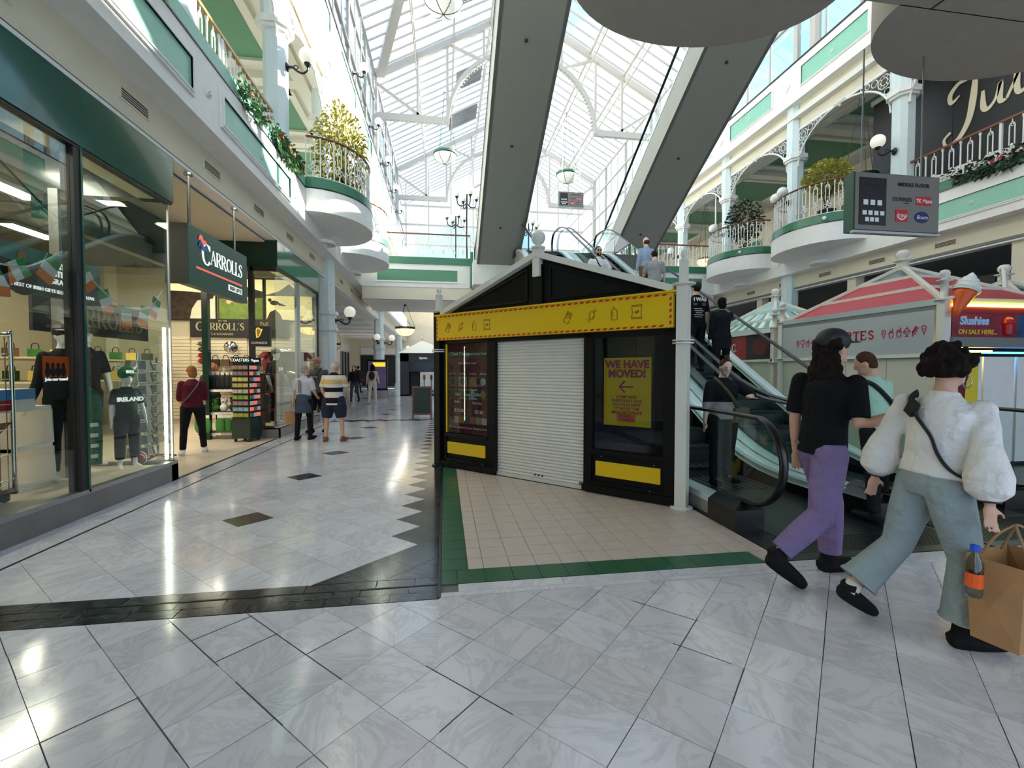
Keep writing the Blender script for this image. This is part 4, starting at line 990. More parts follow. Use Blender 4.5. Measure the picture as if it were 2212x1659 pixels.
# =================================================================== HANGING DIRECTORY SIGNS
mat('signgrey', (128, 120, 110), .5); mat('signdark', (20, 20, 19), .4); mat('argosred', (206, 24, 34), .4); mat('navy', (22, 30, 92), .4); mat('inkgrey', (60, 56, 54), .5)
def directory(label, x, y, z, s, grp='hanging floor directories', top=4.95):
    t = thing('directory_sign', label, 'sign', (x, y, z), 0, grp)
    W_, H_ = 1.06 * s, .62 * s
    def b(name, m, *v): mb = MB(); mb.box(*[q * s for q in v]); return mb.build(name, m, t)
    b('box', 'signgreen', 0, 1.06, .02, .14, 0, .62); b('frame', 'alu', -.01, 1.07, .0, .05, -.025, .0); f = b('face', 'signgrey', .01, 1.05, .005, .02, .01, .61); p = b('floor_panel', 'signdark', .05, .38, 0, .008, .06, .56)
    def tx(st, size, m, u, zz, **k): return text(st, size * s, m, t, (u * s, -.001, zz * s), (1, 0, 0), (0, 0, 1), .001, **k)
    tx('TOP FLOOR', .05, 'inkgrey', .215, .49); tx('SPECIALITY', .042, 'inkgrey', .215, .42); tx('STORES', .042, 'inkgrey', .215, .375); tx('MIDDLE FLOOR', .056, 'signdark', .72, .49, bold=.001)
    tx('DUNNES', .06, 'signdark', .58, .33); tx('STORES', .016, 'signdark', .63, .305)
    for i in range(3): b('pictogram', 'whiteprint', .10 + i * .085, .155 + i * .085, -.003, 0, .27, .325)
    for i in range(4): b('pictogram', 'whiteprint', .09 + i * .072, .14 + i * .072, -.003, 0, .165, .21)
    for i in range(3): b('pictogram', 'whiteprint', .125 + i * .06, .17 + i * .06, -.003, 0, .095, .14)
    q = b('red_logo', 'argosred', .755, .945, 0, .006, .30, .39); text('TK Maxx', .06 * s, 'whiteprint', q, (.85 * s, -.001, .325 * s), (1, 0, 0), (0, 0, 1), .001, bold=.001, sx=.9)
    q = b('red_logo', 'argosred', .50, .65, 0, .006, .11, .24); text('Argos', .055 * s, 'whiteprint', q, (.575 * s, -.001, .165 * s), (1, 0, 0), (0, 0, 1), .001, shear=.2)
    m2 = MB(); strokes(m2, [[(a, c, .007) for a, c in arc(.575, .19, .055, 205, 335, 8)]], (0, 0, 0), (1, 0, 0), (0, 0, 1), s, .001, .001); m2.build('smile', 'whiteprint', q)
    m2 = MB(); m2.slab([(.09 * s * math.cos(R(a)), .062 * s * math.sin(R(a))) for a in range(0, 360, 15)], 0, .006, Matrix.Translation((.83 * s, .006, .17 * s)) @ Matrix.Rotation(PI / 2, 4, 'X')); q = m2.build('oval_logo', 'navy', t)
    text('Boots', .06 * s, 'whiteprint', q, (.83 * s, -.002, .15 * s), (1, 0, 0), (0, 0, 1), .001, shear=.3)
    for u in (.15, .9): mb = MB(); mb.tube([(u * s, .08 * s, H_), (u * s, .08 * s, top - z)], .008, 6); mb.build('hanger_rod', 'alu', t)
    return t
directory('large dark hanging directory listing top and middle floors', 4.32, 4.28, 3.0, 1.0)
directory('small distant hanging directory above the escalator tops', 4.75, 18.6, 8.35, 1.0, top=12)
# black restaurant signboard with script name on the right gallery
mat('signblack', (16, 15, 17), .5); mat('goldish', (226, 214, 186), .5)
t = thing('restaurant_signboard', 'black restaurant signboard with large cream script name', 'sign', (13.6, 12.9, 5.9))
for i in range(3):
    mb = MB(); mb.box(.0, .06, -7.0 + i * 2.33, -4.68 + i * 2.33, 1.0, 4.05); mb.build('board', 'signblack', t)
mb = MB(); mb.box(-.03, .1, -7.05, .05, 4.05, 4.2); mb.build('cornice', 'white', t)
J = []
def sp(pts, n=5): J.append(spl(pts, n))
sp([(.22, .72, .01), (.1, .66, .03), (.08, .8, .035), (.2, .92, .03), (.4, .92, .025), (.62, .98, .012)])
sp([(.44, .93, .03), (.42, .6, .05), (.36, .25, .045), (.22, .02, .035), (.05, -.02, .025), (.0, .1, .02), (.1, .18, .02)])
sp([(.55, .6, .02), (.56, .35, .04), (.62, .28, .03), (.72, .38, .02), (.78, .6, .03), (.78, .32, .035), (.86, .3, .02)])
sp([(.86, .3, .02), (1.05, .75, .02), (1.12, 1.12, .03), (1.04, 1.05, .03), (.98, .6, .04), (1.0, .32, .035), (1.1, .33, .02)])
sp([(1.16, .62, .03), (1.16, .35, .035), (1.24, .32, .02)]); sp([(1.2, .76, .03), (1.2, .8, .03)])
sp([(1.26, .42, .02), (1.42, .52, .02), (1.4, .64, .02), (1.3, .58, .03), (1.3, .38, .035), (1.42, .3, .03), (1.52, .4, .02)])
sp([(1.56, .6, .03), (1.58, .3, .04), (1.6, .45, .02), (1.72, .62, .03), (1.76, .45, .04), (1.8, .3, .03), (1.98, .32, .025), (2.04, .48, .02), (1.95, .5, .02)])
mb = MB(); strokes(mb, J, (-.005, -2.15, 1.75), (0, -1, 0), (0, 0, 1), 1.62, .02, 0); mb.build('script_name', 'goldish', t)
# diners' white tables glimpsed behind the railing
for i in range(6):
    t = thing('dining_table', '%s white restaurant table behind the gallery railing' % ('first', 'second', 'third', 'fourth', 'fifth', 'sixth')[i], 'table', (13.1, 6.9 + i * .72, 5.9), 0, 'white tables behind the railing')
    mb = MB(); mb.lathe([(0, .75), (.32, .75), (.33, .72), (.36, .45), (.3, .45)], n=12); mb.build('cloth', 'white', t); mb = MB(); mb.lathe([(.2, 0), (.2, .02), (.03, .05), (.03, .7)], n=10); mb.build('pedestal', 'iron', t)
# =================================================================== RIGHT HAND KIOSKS WITH PYRAMID ROOFS
mat('redglass', (176, 12, 40), .35, spec=.3); mat('pinkglass', (176, 110, 118), .15); mat('greyglass', (96, 104, 108), .1); mat('stripe_green', (46, 140, 104), .3); mat('stripe_white', (224, 230, 224), .3); mat('aquaglass', (150, 196, 196), .12)
mat('kpanelwhite', (206, 202, 186), .35); mat('silver', (198, 204, 206), .28, metal=.35); mat('cocared', (170, 16, 34), .35); mat('pinkline', (196, 30, 74), .5)
def pyramid_kiosk(name, label, x, y, wx, wy, eave, apex, bands, finial_top=True):
    t = thing(name, label, 'kiosk', (x, y, 0), 0, 'white framed kiosks with pyramid roofs')
    c = Vector((wx / 2, wy / 2, apex)); cor = [Vector((0, 0, eave)), Vector((wx, 0, eave)), Vector((wx, wy, eave)), Vector((0, wy, eave))]
    for k, p in enumerate(cor):
        mb = MB(); mb.box(p.x - .06, p.x + .06, p.y - .06, p.y + .06, 0, eave); pp = mb.build('corner_post', 'post_white', t)
        mb = MB(); mb.lathe([(.05, 0), (.12, .01), (.12, .025), (.05, .035), (.05, .3), (.1, .31), (.1, .325), (.04, .335), (.035, .36), (.065, .39), (.07, .43), (.05, .47), (0, .485)], (p.x, p.y, eave), 12); mb.build('post_cap', 'post_white', pp, smooth=True); mb = MB(); mb.lathe([(.05, -.82), (.14, -.81), (.14, -.79), (.05, -.78)], (p.x, p.y, eave), 12); mb.build('post_ring', 'post_white', pp)
        mb = MB(); mb.beam(p, c, .07, .08); mb.build('hip_bar', 'post_white', t)
        q = cor[(k + 1) % 4]; mb = MB(); mb.beam(p + Vector((0, 0, .0)), q, .1, .1); mb.build('eave_gutter', 'silver', t)
        for (f0, f1, m) in bands:
            A, B = p.lerp(c, f0), q.lerp(c, f0); C, D = q.lerp(c, f1), p.lerp(c, f1)
            ms = m if isinstance(m, (list, tuple)) else [m]
            n = len(ms) if len(ms) == 1 else 14
            for i in range(n):
                mb = MB(); mb.add([A.lerp(B, i / n), A.lerp(B, (i + 1) / n), D.lerp(C, (i + 1) / n), D.lerp(C, i / n)], [(0, 1, 2, 3)]); mb.build('roof_pane', ms[i % len(ms)], t)
            mb = MB(); mb.beam(D, C, .05, .07); mb.build('roof_rail', 'post_white', t)
    mb = MB(); mb.box(c.x - .07, c.x + .07, c.y - .07, c.y + .07, apex - .06, apex + .12); mb.lathe([(.07, .1), (.15, .12), (.15, .135), (.06, .15), (.07, .17), (.105, .22), (.105, .27), (.07, .32), (0, .335)], (c.x, c.y, apex), 14); mb.build('apex_finial', 'post_white', t, smooth=True)
    return t
def tb(t, name, m, *v, parent=None): mb = MB(); mb.box(*v); return mb.build(name, m, parent or t)
FX, FY, FW, FD = 7.66, 6.0, 2.4, 3.4
F = pyramid_kiosk('ice_cream_kiosk', 'white ice cream kiosk with red pyramid roof and silver sign', FX, FY, FW, FD, 2.58, 3.52, ((0.02, .36, 'redglass'), (.38, .68, 'redglass'), (.70, .96, 'greyglass')))
sg = tb(F, 'silver_sign', 'silver', -.05, -.01, .1, FD - .08, 1.78, 2.46); tb(F, 'sign_frame', 'post_white', -.06, .0, .06, FD - .06, 1.72, 1.78); tb(F, 'eave_board', 'grey', -.04, .05, 0, FD, 2.46, 2.56)
SB = []
def slab_letters():
    w = .085
    L_ = {'F': [[(.1, 0, w), (.1, 1, w)], [(0, .95, .055), (.62, .95, .055)], [(.1, .52, .05), (.48, .52, .05)], [(-.04, .04, .04), (.28, .04, .04)], [(.6, 1, .04), (.6, .74, .02)]],
          'O': [[(x, z, w) for x, z in arc(.4, .5, .32, 0, 360, 18, .43)]],
          'R': [[(.1, 0, w), (.1, 1, w)], [(x, z, .075) for x, z in arc(.35, .73, .22, 90, -90, 10)], [(.0, .95, .05), (.36, .95, .05)], [(.1, .5, .05), (.38, .5, .05)], [(.36, .5, .075), (.62, .05, .08)], [(-.04, .04, .04), (.28, .04, .04)], [(.5, .04, .04), (.78, .04, .04)]],
          'T': [[(.35, 0, w), (.35, 1, w)], [(0, .95, .055), (.7, .95, .055)], [(.03, 1, .04), (.03, .72, .02)], [(.67, 1, .04), (.67, .72, .02)], [(.18, .04, .04), (.54, .04, .04)]],
          'E': [[(.1, 0, w), (.1, 1, w)], [(0, .95, .055), (.62, .95, .055)], [(.1, .52, .05), (.46, .52, .05)], [(0, .05, .055), (.64, .05, .055)], [(.62, 0, .02), (.62, .3, .04)], [(.6, 1, .04), (.6, .74, .02)]],
          'S': [[(x, z, .08) for x, z in spl([(.58, .78), (.36, .93), (.12, .78), (.2, .58), (.46, .45), (.58, .25), (.36, .06), (.08, .22)], 5)]]}
    return L_
SL = slab_letters()
x = 0
mb = MB(); yy = 1.98
for ch in 'FORTES':
    strokes(mb, SL[ch], (-.052, yy, 2.06), (0, -1, 0), (0, 0, 1), .17, .004, 0); yy -= .17 * (.98 if ch in 'O' else .88)
mb.build('lettering', 'cocared', sg)
def cone_icon(y, z, kind):
    m2 = MB(); w = .05
    P = [[[(.3, .6, w), (.5, 0, w), (.7, .6, w), (.3, .6, w)], [(x, q, w) for x, q in arc(.5, .68, .22, 0, 180, 8)]],
         [[(x, q, w) for x, q in spl([(.5, .25), (.15, .7), (.32, .95), (.5, .78), (.68, .95), (.85, .7), (.5, .25)], 4)], [(.5, .25, w), (.5, 0, w), ], [(.35, 0, w), (.65, 0, w)]],
         [[(.25, .55, w), (.35, 0, w), (.65, 0, w), (.75, .55, w), (.25, .55, w)], [(.55, .55, w), (.7, 1, w)], [(x, q, w) for x, q in arc(.5, .55, .2, 0, 180, 8)]],
         [[(.1, .5, w), (.5, .15, w), (.9, .5, w), (.1, .5, w)], [(.5, .15, w), (.5, 0, w)], [(.3, 0, w), (.7, 0, w)], [(x, q, w) for x, q in arc(.5, .55, .25, 0, 180, 8)], [(.5, .8, w), (.55, 1, w)]],
         [[(.2, .2, w), (.45, .1, w), (.8, .8, w), (.55, .95, w), (.2, .2, w)], [(.3, .15, w), (.22, -.1, w)], [(.25, .3, .12), (.65, .85, .06)]]][kind]
    strokes(m2, P, (-.052, y, z), (0, -1, 0), (0, 0, 1), .16, .003, 0); m2.build('treat_icon', 'pinkline', sg)
for i in range(6): cone_icon(2.95 - i * .14, 2.0 + i * .002, (0, 1, 2, 3, 2, 0)[i])
for i in range(6): cone_icon(1.0 - i * .135, 2.06 + i * .004, (0, 2, 2, 3, 4, 0)[i])
for i in range(4): tb(F, 'wall_panel', 'kpanelwhite', .0, .03, .1 + i * .81, .9 + i * .81, .05, 1.72)
tb(F, 'back_panel', 'shopdark', FW - .05, FW, .1, FD, .0, 2.4); tb(F, 'counter_floor', 'dark', .05, FW, .05, FD, 0, .03)
# slush sign end facing the camera
mat('slushblue', (30, 70, 120), .35, noise=.5, nscale=5); mat('slushred', (130, 26, 50), .35, noise=.4, nscale=5); mat('yellowlight', (255, 238, 70), .4, emis=6); mat('neonblue', (60, 170, 255), .4, emis=2.5); mat('warmlight', (255, 226, 120), .4, emis=5)
ss = tb(F, 'slush_sign', 'slushred', .08, 1.3, -.06, -.02, 2.02, 2.38); tb(F, 'slush_sign', 'slushblue', 1.3, FW, -.06, -.02, 2.02, 2.38)
tb(F, 'light_strip', 'yellowlight', .08, FW, -.08, -.03, 2.5, 2.53); tb(F, 'header', 'maroon', .08, FW, -.05, 0, 2.38, 2.5); tb(F, 'sign_ledge', 'grey', .05, FW, -.1, 0, 1.86, 2.02)
tb(F, 'under_light', 'warmlight', .12, .9, -.02, .2, 1.80, 1.82); tb(F, 'under_light', 'neonblue', 1.0, FW, .0, .2, 1.78, 1.80)
mat('slushtext', (170, 200, 235), .5); mat('saletext', (226, 200, 40), .5)
text('Slushies', .17, 'slushtext', ss, (.48, -.065, 2.22), (1, 0, 0), (0, 0, 1), .003, bold=.008, shear=.15); text('ON SALE HERE...', .1, 'saletext', ss, (.55, -.065, 2.07), (1, 0, 0), (0, 0, 1), .003, bold=.002, shear=.1)
m2 = MB(); m2.lathe([(0, 0), (.06, .01), (.075, .17), (.085, .18), (.07, .24), (.03, .28), (0, .285)], (1.1, -.07, 2.06), 14); m2.build('slush_cup', 'cocared', ss)
for i in range(2):
    d = tb(F, 'door_panel', 'white', .1 + i * .62, .68 + i * .62, -.04, 0, .05, 1.72)
    if i == 0:
        pz = tb(F, 'ice_cream_poster', 'maroon', .18, .6, -.05, -.04, .75, 1.62, parent=d)
        m2 = MB(); m2.prism([(.33, .75), (.6, .75), (.6, 1.55), (.5, 1.62), (.38, 1.3)], -.054, -.05); m2.build('poster_cone', 'brass', pz) if False else m2.build('poster_swirl', 'saletext', d)
text('F', .12, 'cocared', F, (1.6, -.05, .9), (1, 0, 0), (0, 0, 1), .002)
tb(F, 'door_panel', 'white', 1.36, FW, -.04, 0, .05, 1.72)
# fibreglass cone on the corner post
t = thing('giant_cone', 'giant plastic soft ice cream cone mounted on the kiosk post', 'sign', (FX + .0, FY - .16, 2.32)); m = Matrix.Rotation(R(24), 4, 'Y')
mb = MB(); mb.lathe([(0, 0), (.03, .01), (.06, .12), (.1, .27), (.13, .36), (.14, .4), (.12, .42), (0, .42)], n=16, m=m); mb.build('wafer_cone', 'orange', t, smooth=True)
mb = MB()
vs = []; n = 20; k = 16; fs = []
for i in range(n + 1):
    f = i / n; rr = .155 * (1 - f ** 2.2) * (.9 + .1 * math.cos(f * 2)) + .005
    for j in range(k):
        a = 2 * PI * j / k; r2 = rr * (1 + .10 * math.sin(a + f * 26)); vs.append((r2 * math.cos(a), r2 * math.sin(a), .41 + .33 * f))
for i in range(n):
    for j in range(k): fs.append((i * k + j, i * k + (j + 1) % k, (i + 1) * k + (j + 1) % k, (i + 1) * k + j))
mb.add(vs, fs, m); mb.build('soft_ice', 'globe_off', t, smooth=True)
mb = MB(); mb.beam((0, .02, .3), (0, .14, .3), .04); mb.build('mount', 'post_white', t)
# cola kiosk behind with striped roof
C_ = pyramid_kiosk('drinks_kiosk', 'kiosk with green striped pyramid roof and red drinks banner', FX + .06, 9.72, 2.4, 3.0, 2.5, 3.4, ((.02, .3, ('stripe_green', 'stripe_white')), (.32, .6, ('aquaglass', 'aquaglass', 'stripe_green', 'stripe_white')), (.62, .94, 'aquaglass')))
bn = tb(C_, 'cola_banner', 'cocared', -.05, 0, .1, 2.9, 1.78, 2.4); tb(C_, 'banner_end', 'signdark', -.055, -.05, .1, .95, 1.78, 2.4, parent=bn); tb(C_, 'awning', 'stripe_white', -.12, 0, .0, 3.0, 2.4, 2.5)
for i in range(4): tb(C_, 'wall_panel', 'kpanelwhite', 0, .03, .05 + i * .73, .77 + i * .73, .05, 1.74)
tb(C_, 'sill', 'post_white', -.06, .04, 0, 3.0, 1.72, 1.78)
J = []
def cc(x):
    sp([(x + .42, .78, .03), (x + .3, .92, .04), (x + .1, .7, .05), (x + .05, .4, .06), (x + .15, .12, .05), (x + .36, .12, .03), (x + .46, .3, .02)])
def oo(x, r=.12): sp([(x + r + r * math.cos(q), .3 + .2 * math.sin(q), .03) for q in [i * PI / 4 for i in range(9)]], 3)
cc(0); oo(.48); sp([(.98, .45, .02), (.85, .5, .03), (.8, .3, .035), (.9, .12, .03), (1.0, .25, .02)]); oo(1.05); sp([(1.3, .5, .03), (1.3, .2, .03), (1.38, .12, .02)]); sp([(1.42, .33, .03), (1.52, .33, .03)])
cc(1.55); oo(2.05); sp([(2.32, .4, .02), (2.46, .9, .03), (2.38, .9, .03), (2.36, .3, .035), (2.46, .12, .02)]); oo(2.5); sp([(2.75, .5, .03), (2.75, .2, .03), (2.85, .12, .02)])
mb = MB(); strokes(mb, J, (-.056, 2.75, 1.95), (0, -1, 0), (0, 0, 1), .5, .004, 0); mb.build('script_lettering', 'whiteprint', bn)
m2 = MB(); m2.slab([(.22 * math.cos(R(a)), .28 * math.sin(R(a))) for a in range(0, 360, 20)], 0, .004, Matrix.Translation((-.055, .42, 2.1)) @ Matrix.Rotation(-PI / 2, 4, 'Y')); m2.build('cup_picture', 'maroon', bn)
text('Real Magic', .08, 'whiteprint', bn, (-.06, 2.1, 1.82), (0, -1, 0), (0, 0, 1), .002)
# third kiosk at the right edge
T3 = pyramid_kiosk('glazed_kiosk', 'white framed glazed kiosk roof at the right edge', 10.3, 6.5, 2.2, 2.6, 2.5, 3.35, ((.02, .45, 'pinkglass'), (.47, .92, 'greyglass')))
tb(T3, 'wall_panel', 'kpanelwhite', 0, .05, .05, 2.55, 0, 2.4); tb(T3, 'front_panel', 'kpanelwhite', .05, 2.15, 0, .05, 0, 2.4)
mb = MB(); mb.tube(spl([(-.3, .3, 2.75), (.1, .6, 3.05), (.5, .9, 3.45), (.9, 1.2, 3.55), (1.05, 1.3, 3.4)], 6), .035, 8); mb.build('hoop_pipe', 'post_white', T3, smooth=True)
# =================================================================== FAR HALL: dark appliance kiosk, screen totem, chalkboard
D = thing('appliance_kiosk', 'dark far kiosk with white pyramid roof and row of vacuum cleaners', 'kiosk', (-2.6, 27.6, 0))
mat('kdark', (52, 50, 56), .4)
tb(D, 'back_wall', 'kdark', 0, 3.2, 1.6, 1.7, 0, 2.5); tb(D, 'side_wall', 'kdark', 0, .5, 0, 1.7, 0, 2.5); tb(D, 'header', 'kdark', 0, 3.2, 0, .3, 2.05, 2.55); tb(D, 'screen', 'blackgloss', .5, 3.0, .35, .4, 1.45, 2.05)
tb(D, 'display_board', 'white', 1.15, 3.1, .3, .36, .1, 1.42); tb(D, 'plinth', 'kdark', 0, 3.2, 0, 1.7, 0, .08); text('dyson', .2, 'whiteprint', D, (1.35, -.01, 2.2), (1, 0, 0), (0, 0, 1), .01, bold=.01)
mb = MB(); A_ = [(-.1, -.1, 2.55), (3.3, -.1, 2.55), (3.3, 1.8, 2.55), (-.1, 1.8, 2.55), (1.25, .8, 3.35)]; mb.add(A_, [(0, 1, 4), (1, 2, 4), (2, 3, 4), (3, 0, 4)]); mb.build('pyramid_roof', 'post_white', D); mb = MB(); mb.lathe([(.08, 0), (.05, .1), (.09, .16), (.09, .24), (0, .32)], (1.25, .8, 3.3), 10); mb.build('roof_finial', 'post_white', D, smooth=True)
for i in range(4):
    v = thing('vacuum_cleaner', 'stick vacuum hanging on the white board, number %s along' % ('one', 'two', 'three', 'four')[i], 'vacuum', (-2.6 + 1.4 + i * .42, 27.85, .25), 0, 'stick vacuums on the far display')
    mb = MB(); mb.tube([(0, 0, .1), (0, 0, .75)], .025, 8); mb.build('wand', 'grey', v); mb = MB(); mb.box(-.13, .13, -.05, .05, 0, .07); mb.build('floor_head', 'dark', v); mb = MB(); mb.tube([(0, 0, .72), (0, -.03, .8), (0, -.03, 1.0)], [.05, .07, .06], 10); mb.build('motor_body', 'darksteel' if i % 2 else 'wood', v)
v = thing('display_screen', 'tall black advertising screen standing before the second column', 'screen', (-4.1, 25.2, 0))
tb(v, 'frame', 'blackgloss', 0, 1.05, 0, .2, .45, 2.1); tb(v, 'base', 'alu', 0, 1.05, -.05, .25, 0, .45); mat('adpurple', (58, 50, 78), .3, noise=.6, nscale=2, emis=.25); sc_ = tb(v, 'screen', 'adpurple', .06, .99, -.006, 0, .55, 2.0); mat('adyellow', (196, 170, 40), .4, emis=.5); tb(v, 'ad_text', 'adyellow', .3, .95, -.01, -.006, 1.72, 1.95)
v = thing('chalkboard', 'dark A-frame chalkboard sign beside the kiosk post', 'sign', (-1.0, 14.5, 0)); mat('slate', (50, 62, 56), .7, noise=.2)
for (sgn, nm) in ((-1, 'front_board'), (1, 'rear_board')):
    m = Matrix.Translation((.3, 0, 0)) @ Matrix.Rotation(R(8) * sgn, 4, 'X') @ Matrix.Translation((-.3, sgn * .15, 0)); mb = MB(); mb.box(.04, .56, -.01, .01, .15, .95, m); b_ = mb.build(nm, 'slate', v)
    mb = MB(); [mb.box(*q, m) for q in ((0, .04, -.015, .015, 0, 1.0), (.56, .6, -.015, .015, 0, 1.0), (.04, .56, -.015, .015, .95, 1.0), (.04, .56, -.015, .015, .1, .15))]; mb.build('frame', 'wood', b_)
t = thing('security_camera', 'white dome security camera hanging in the right gallery', 'camera', (12.9, 20.3, 8.3)); mb = MB(); mb.tube([(0, 0, .25), (0, 0, 1.7)], .035, 8); mb.build('drop_pole', 'white', t); mb = MB(); mb.lathe([(.04, .25), (.09, .2), (.1, .08), (.09, .05)], n=12); mb.build('housing', 'white', t, smooth=True); mb = MB(); mb.lathe([(.085, .05), (.07, -.02), (.03, -.06), (0, -.065)], n=12); mb.build('dome', 'blackgloss', t, smooth=True)
# =================================================================== FIGURES
mat('skin', (206, 160, 134), .55, noise=.05, nscale=12); mat('skin_pale', (226, 186, 166), .55, noise=.05, nscale=12); mat('skin_tan', (170, 118, 92), .55, noise=.05)
mat('mannequin', (226, 228, 228), .28); mat('hair_dark', (30, 22, 18), .8, spec=.12, noise=.3, nscale=30, bump=.8, bscale=60); mat('hair_brown', (74, 50, 34), .8, spec=.12, noise=.3, nscale=30, bump=.6, bscale=70)
mat('hair_grey', (150, 146, 142), .8, spec=.12, noise=.2, nscale=30, bump=.6, bscale=80); mat('hair_red', (150, 98, 62), .8, spec=.12, noise=.2, nscale=30, bump=.6, bscale=70); mat('hair_white', (206, 196, 190), .8, spec=.12, noise=.1, bump=.4, bscale=80)
mat('eye', (24, 18, 16), .2); mat('lip', (150, 84, 78), .5); mat('shoe_black', (16, 16, 17), .7, spec=.2); mat('shoe_white', (214, 210, 204), .5); mat('sock', (214, 208, 196), .7)
def cloth(name, c, b=.35, sc2=9): return mat(name, c, .85, spec=.2, noise=.06, nscale=8, bump=b * 1.6, bscale=sc2, bdist=.06)
def fuse(mb, name, m, parent, vox=.012, it=4, flat=0):
    me = bpy.data.meshes.new(name); me.from_pydata(mb.v, [], mb.f); o = bpy.data.objects.new(name, me)
    r = o.modifiers.new('r', 'REMESH'); r.mode = 'VOXEL'; r.voxel_size = vox; r.use_smooth_shade = True
    if it: s = o.modifiers.new('s', 'SMOOTH'); s.factor = .5; s.iterations = it
    n = bake(o); bpy.data.meshes.remove(me)
    n.name = name; n.materials.clear(); n.materials.append(M[m] if isinstance(m, str) else m)
    o = bpy.data.objects.new(name, n); COL.objects.link(o); o.parent = parent; return o
def V(*a): return Vector(a)
def pitch(a, spread=0):
    """direction of a limb hanging down, swung forward by a degrees and outward by spread"""
    a = R(a); s = R(spread); return V(math.sin(s) * math.cos(a), math.sin(a), -math.cos(a) * math.cos(s)).normalized()
def person(label, loc, face, H=1.72, legs=((6, -2, 4), (-6, -6, 4)), arms=(((0, 10), (0, 20)), ((0, 10), (0, 20))), lean=4, head=(0, 0), build=1.0,
           skin='skin', hair='short', hairm='hair_dark', top=None, topm='', sleeve='short', bottom='long', botm='', shoe='shoe_black', vox=.012,
           loose=1.0, flare=0, hem=.02, cap=None, faced=False, beard=None, grp=None, cat='person', name='person', hands=True, puff=0, zbase=None, fingers=False, headless=False, topopen=False, spread=(0, 0), hcurl=None, bust=0, skirt=None, ls=1.0, twist=0, shs=1.15, hs=1.0):
    s = H / 1.75; T = thing(name, label, cat, loc, R(face), grp)
    J = {}
    pel = V(0, 0, 0); thl, shl = .44 * s * ls, .42 * s * ls
    for k, sx in ((0, 1), (1, -1)):
        th, kn, ft = legs[k]
        hip = pel + V(sx * .092 * s * build, 0, -.03 * s); dth = pitch(th, sx * (3 + spread[0])); dsh = pitch(kn, sx * (1.5 + spread[0] * .6))
        knee = hip + dth * thl; ank = knee + dsh * shl
        fa = R(ft); toe = ank + V(sx * .03 * s, math.cos(fa) * .17 * s, math.sin(fa) * .17 * s - .055 * s); heel = ank + V(0, -.055 * s * math.cos(fa), -.065 * s - .055 * s * math.sin(fa))
        J['leg', k] = (hip, knee, ank, toe, heel)
    low = min(min(J['leg', k][3].z - .025 * s, J['leg', k][4].z - .022 * s) for k in (0, 1)); up = V(0, 0, -low)
    for k in (0, 1): J['leg', k] = tuple(p + up for p in J['leg', k])
    pel = pel + up; Rt = Matrix.Rotation(-R(lean), 3, 'X')
    def tp(x, y, z): return pel + Rt @ (Matrix.Rotation(R(twist) * min(1, max(0, z / .3)), 3, 'Z') @ V(x * s, y * s, z * s))
    neck = tp(0, -.005, .56); chest = tp(0, .0, .36)
    sh = [tp(sx * .168 * (1 + (build - 1) * .6), -.01, .452) for sx in (1, -1)]
    A_ = []
    for k, sx in ((0, 1), (1, -1)):
        u, f = arms[k][0], arms[k][1]
        def dirv(q): return pitch(q[0], sx * q[1]) if len(q) == 2 else V(*q).normalized()
        el = sh[k] + dirv(u) * .29 * s; df = dirv(f); wr = el + df * .25 * s; A_.append((sh[k], el, wr, df))
    hy, hp = R(head[0]), R(head[1]); Hr = Matrix.Rotation(hy, 3, 'Z') @ Matrix.Rotation(hp, 3, 'X')
    hc = neck + Rt @ V(0, .015 * s, .03 * s) + Hr @ V(0, .01 * s, .105 * s * hs)
    def hp_(x, y, z): return hc + Hr @ V(x * s * hs, y * s * hs, z * s * hs)
    # ---- body: one continuous surface
    b = MB(); bw = build
    tor = [(-.1, .06, .05), (-.06, .12 * bw, .09), (0, .152 * bw, .108 * bw), (.1, .14 * bw, .1 * bw), (.2, .135 * bw, .098 * bw), (.33, .158 * bw, .112 * bw), (.42, .165 * bw, .105 * bw), (.48, .13, .08), (.53, .07, .06), (.58, .052, .055), (.64, .05, .055)]
    b.tube([tp(0, 0, z) for z, _, _ in tor], [(a * s, c * s) for _, a, c in tor], 14)
    if not headless:
        hm = (Hr * hs).to_4x4(); hm.translation = hc
        b.ball((0, 0, .012 * s), 1, 16, (.077 * s, .094 * s, .108 * s), hm); b.ball((0, .022 * s, -.05 * s), 1, 12, (.058 * s, .068 * s, .072 * s), hm); b.tube([hp_(0, -.01, -.06), neck - V(0, 0, .02)], .052 * s, 10)
        b.ball((0, .098 * s, -.012 * s), 1, 8, (.014 * s, .022 * s, .024 * s), hm); b.ball((0, .088 * s, -.085 * s), 1, 8, (.024 * s, .02 * s, .018 * s), hm)
        for sx in (1, -1): b.ball((sx * .078 * s, -.008 * s, -.008 * s), 1, 8, (.012 * s, .022 * s, .034 * s), hm)
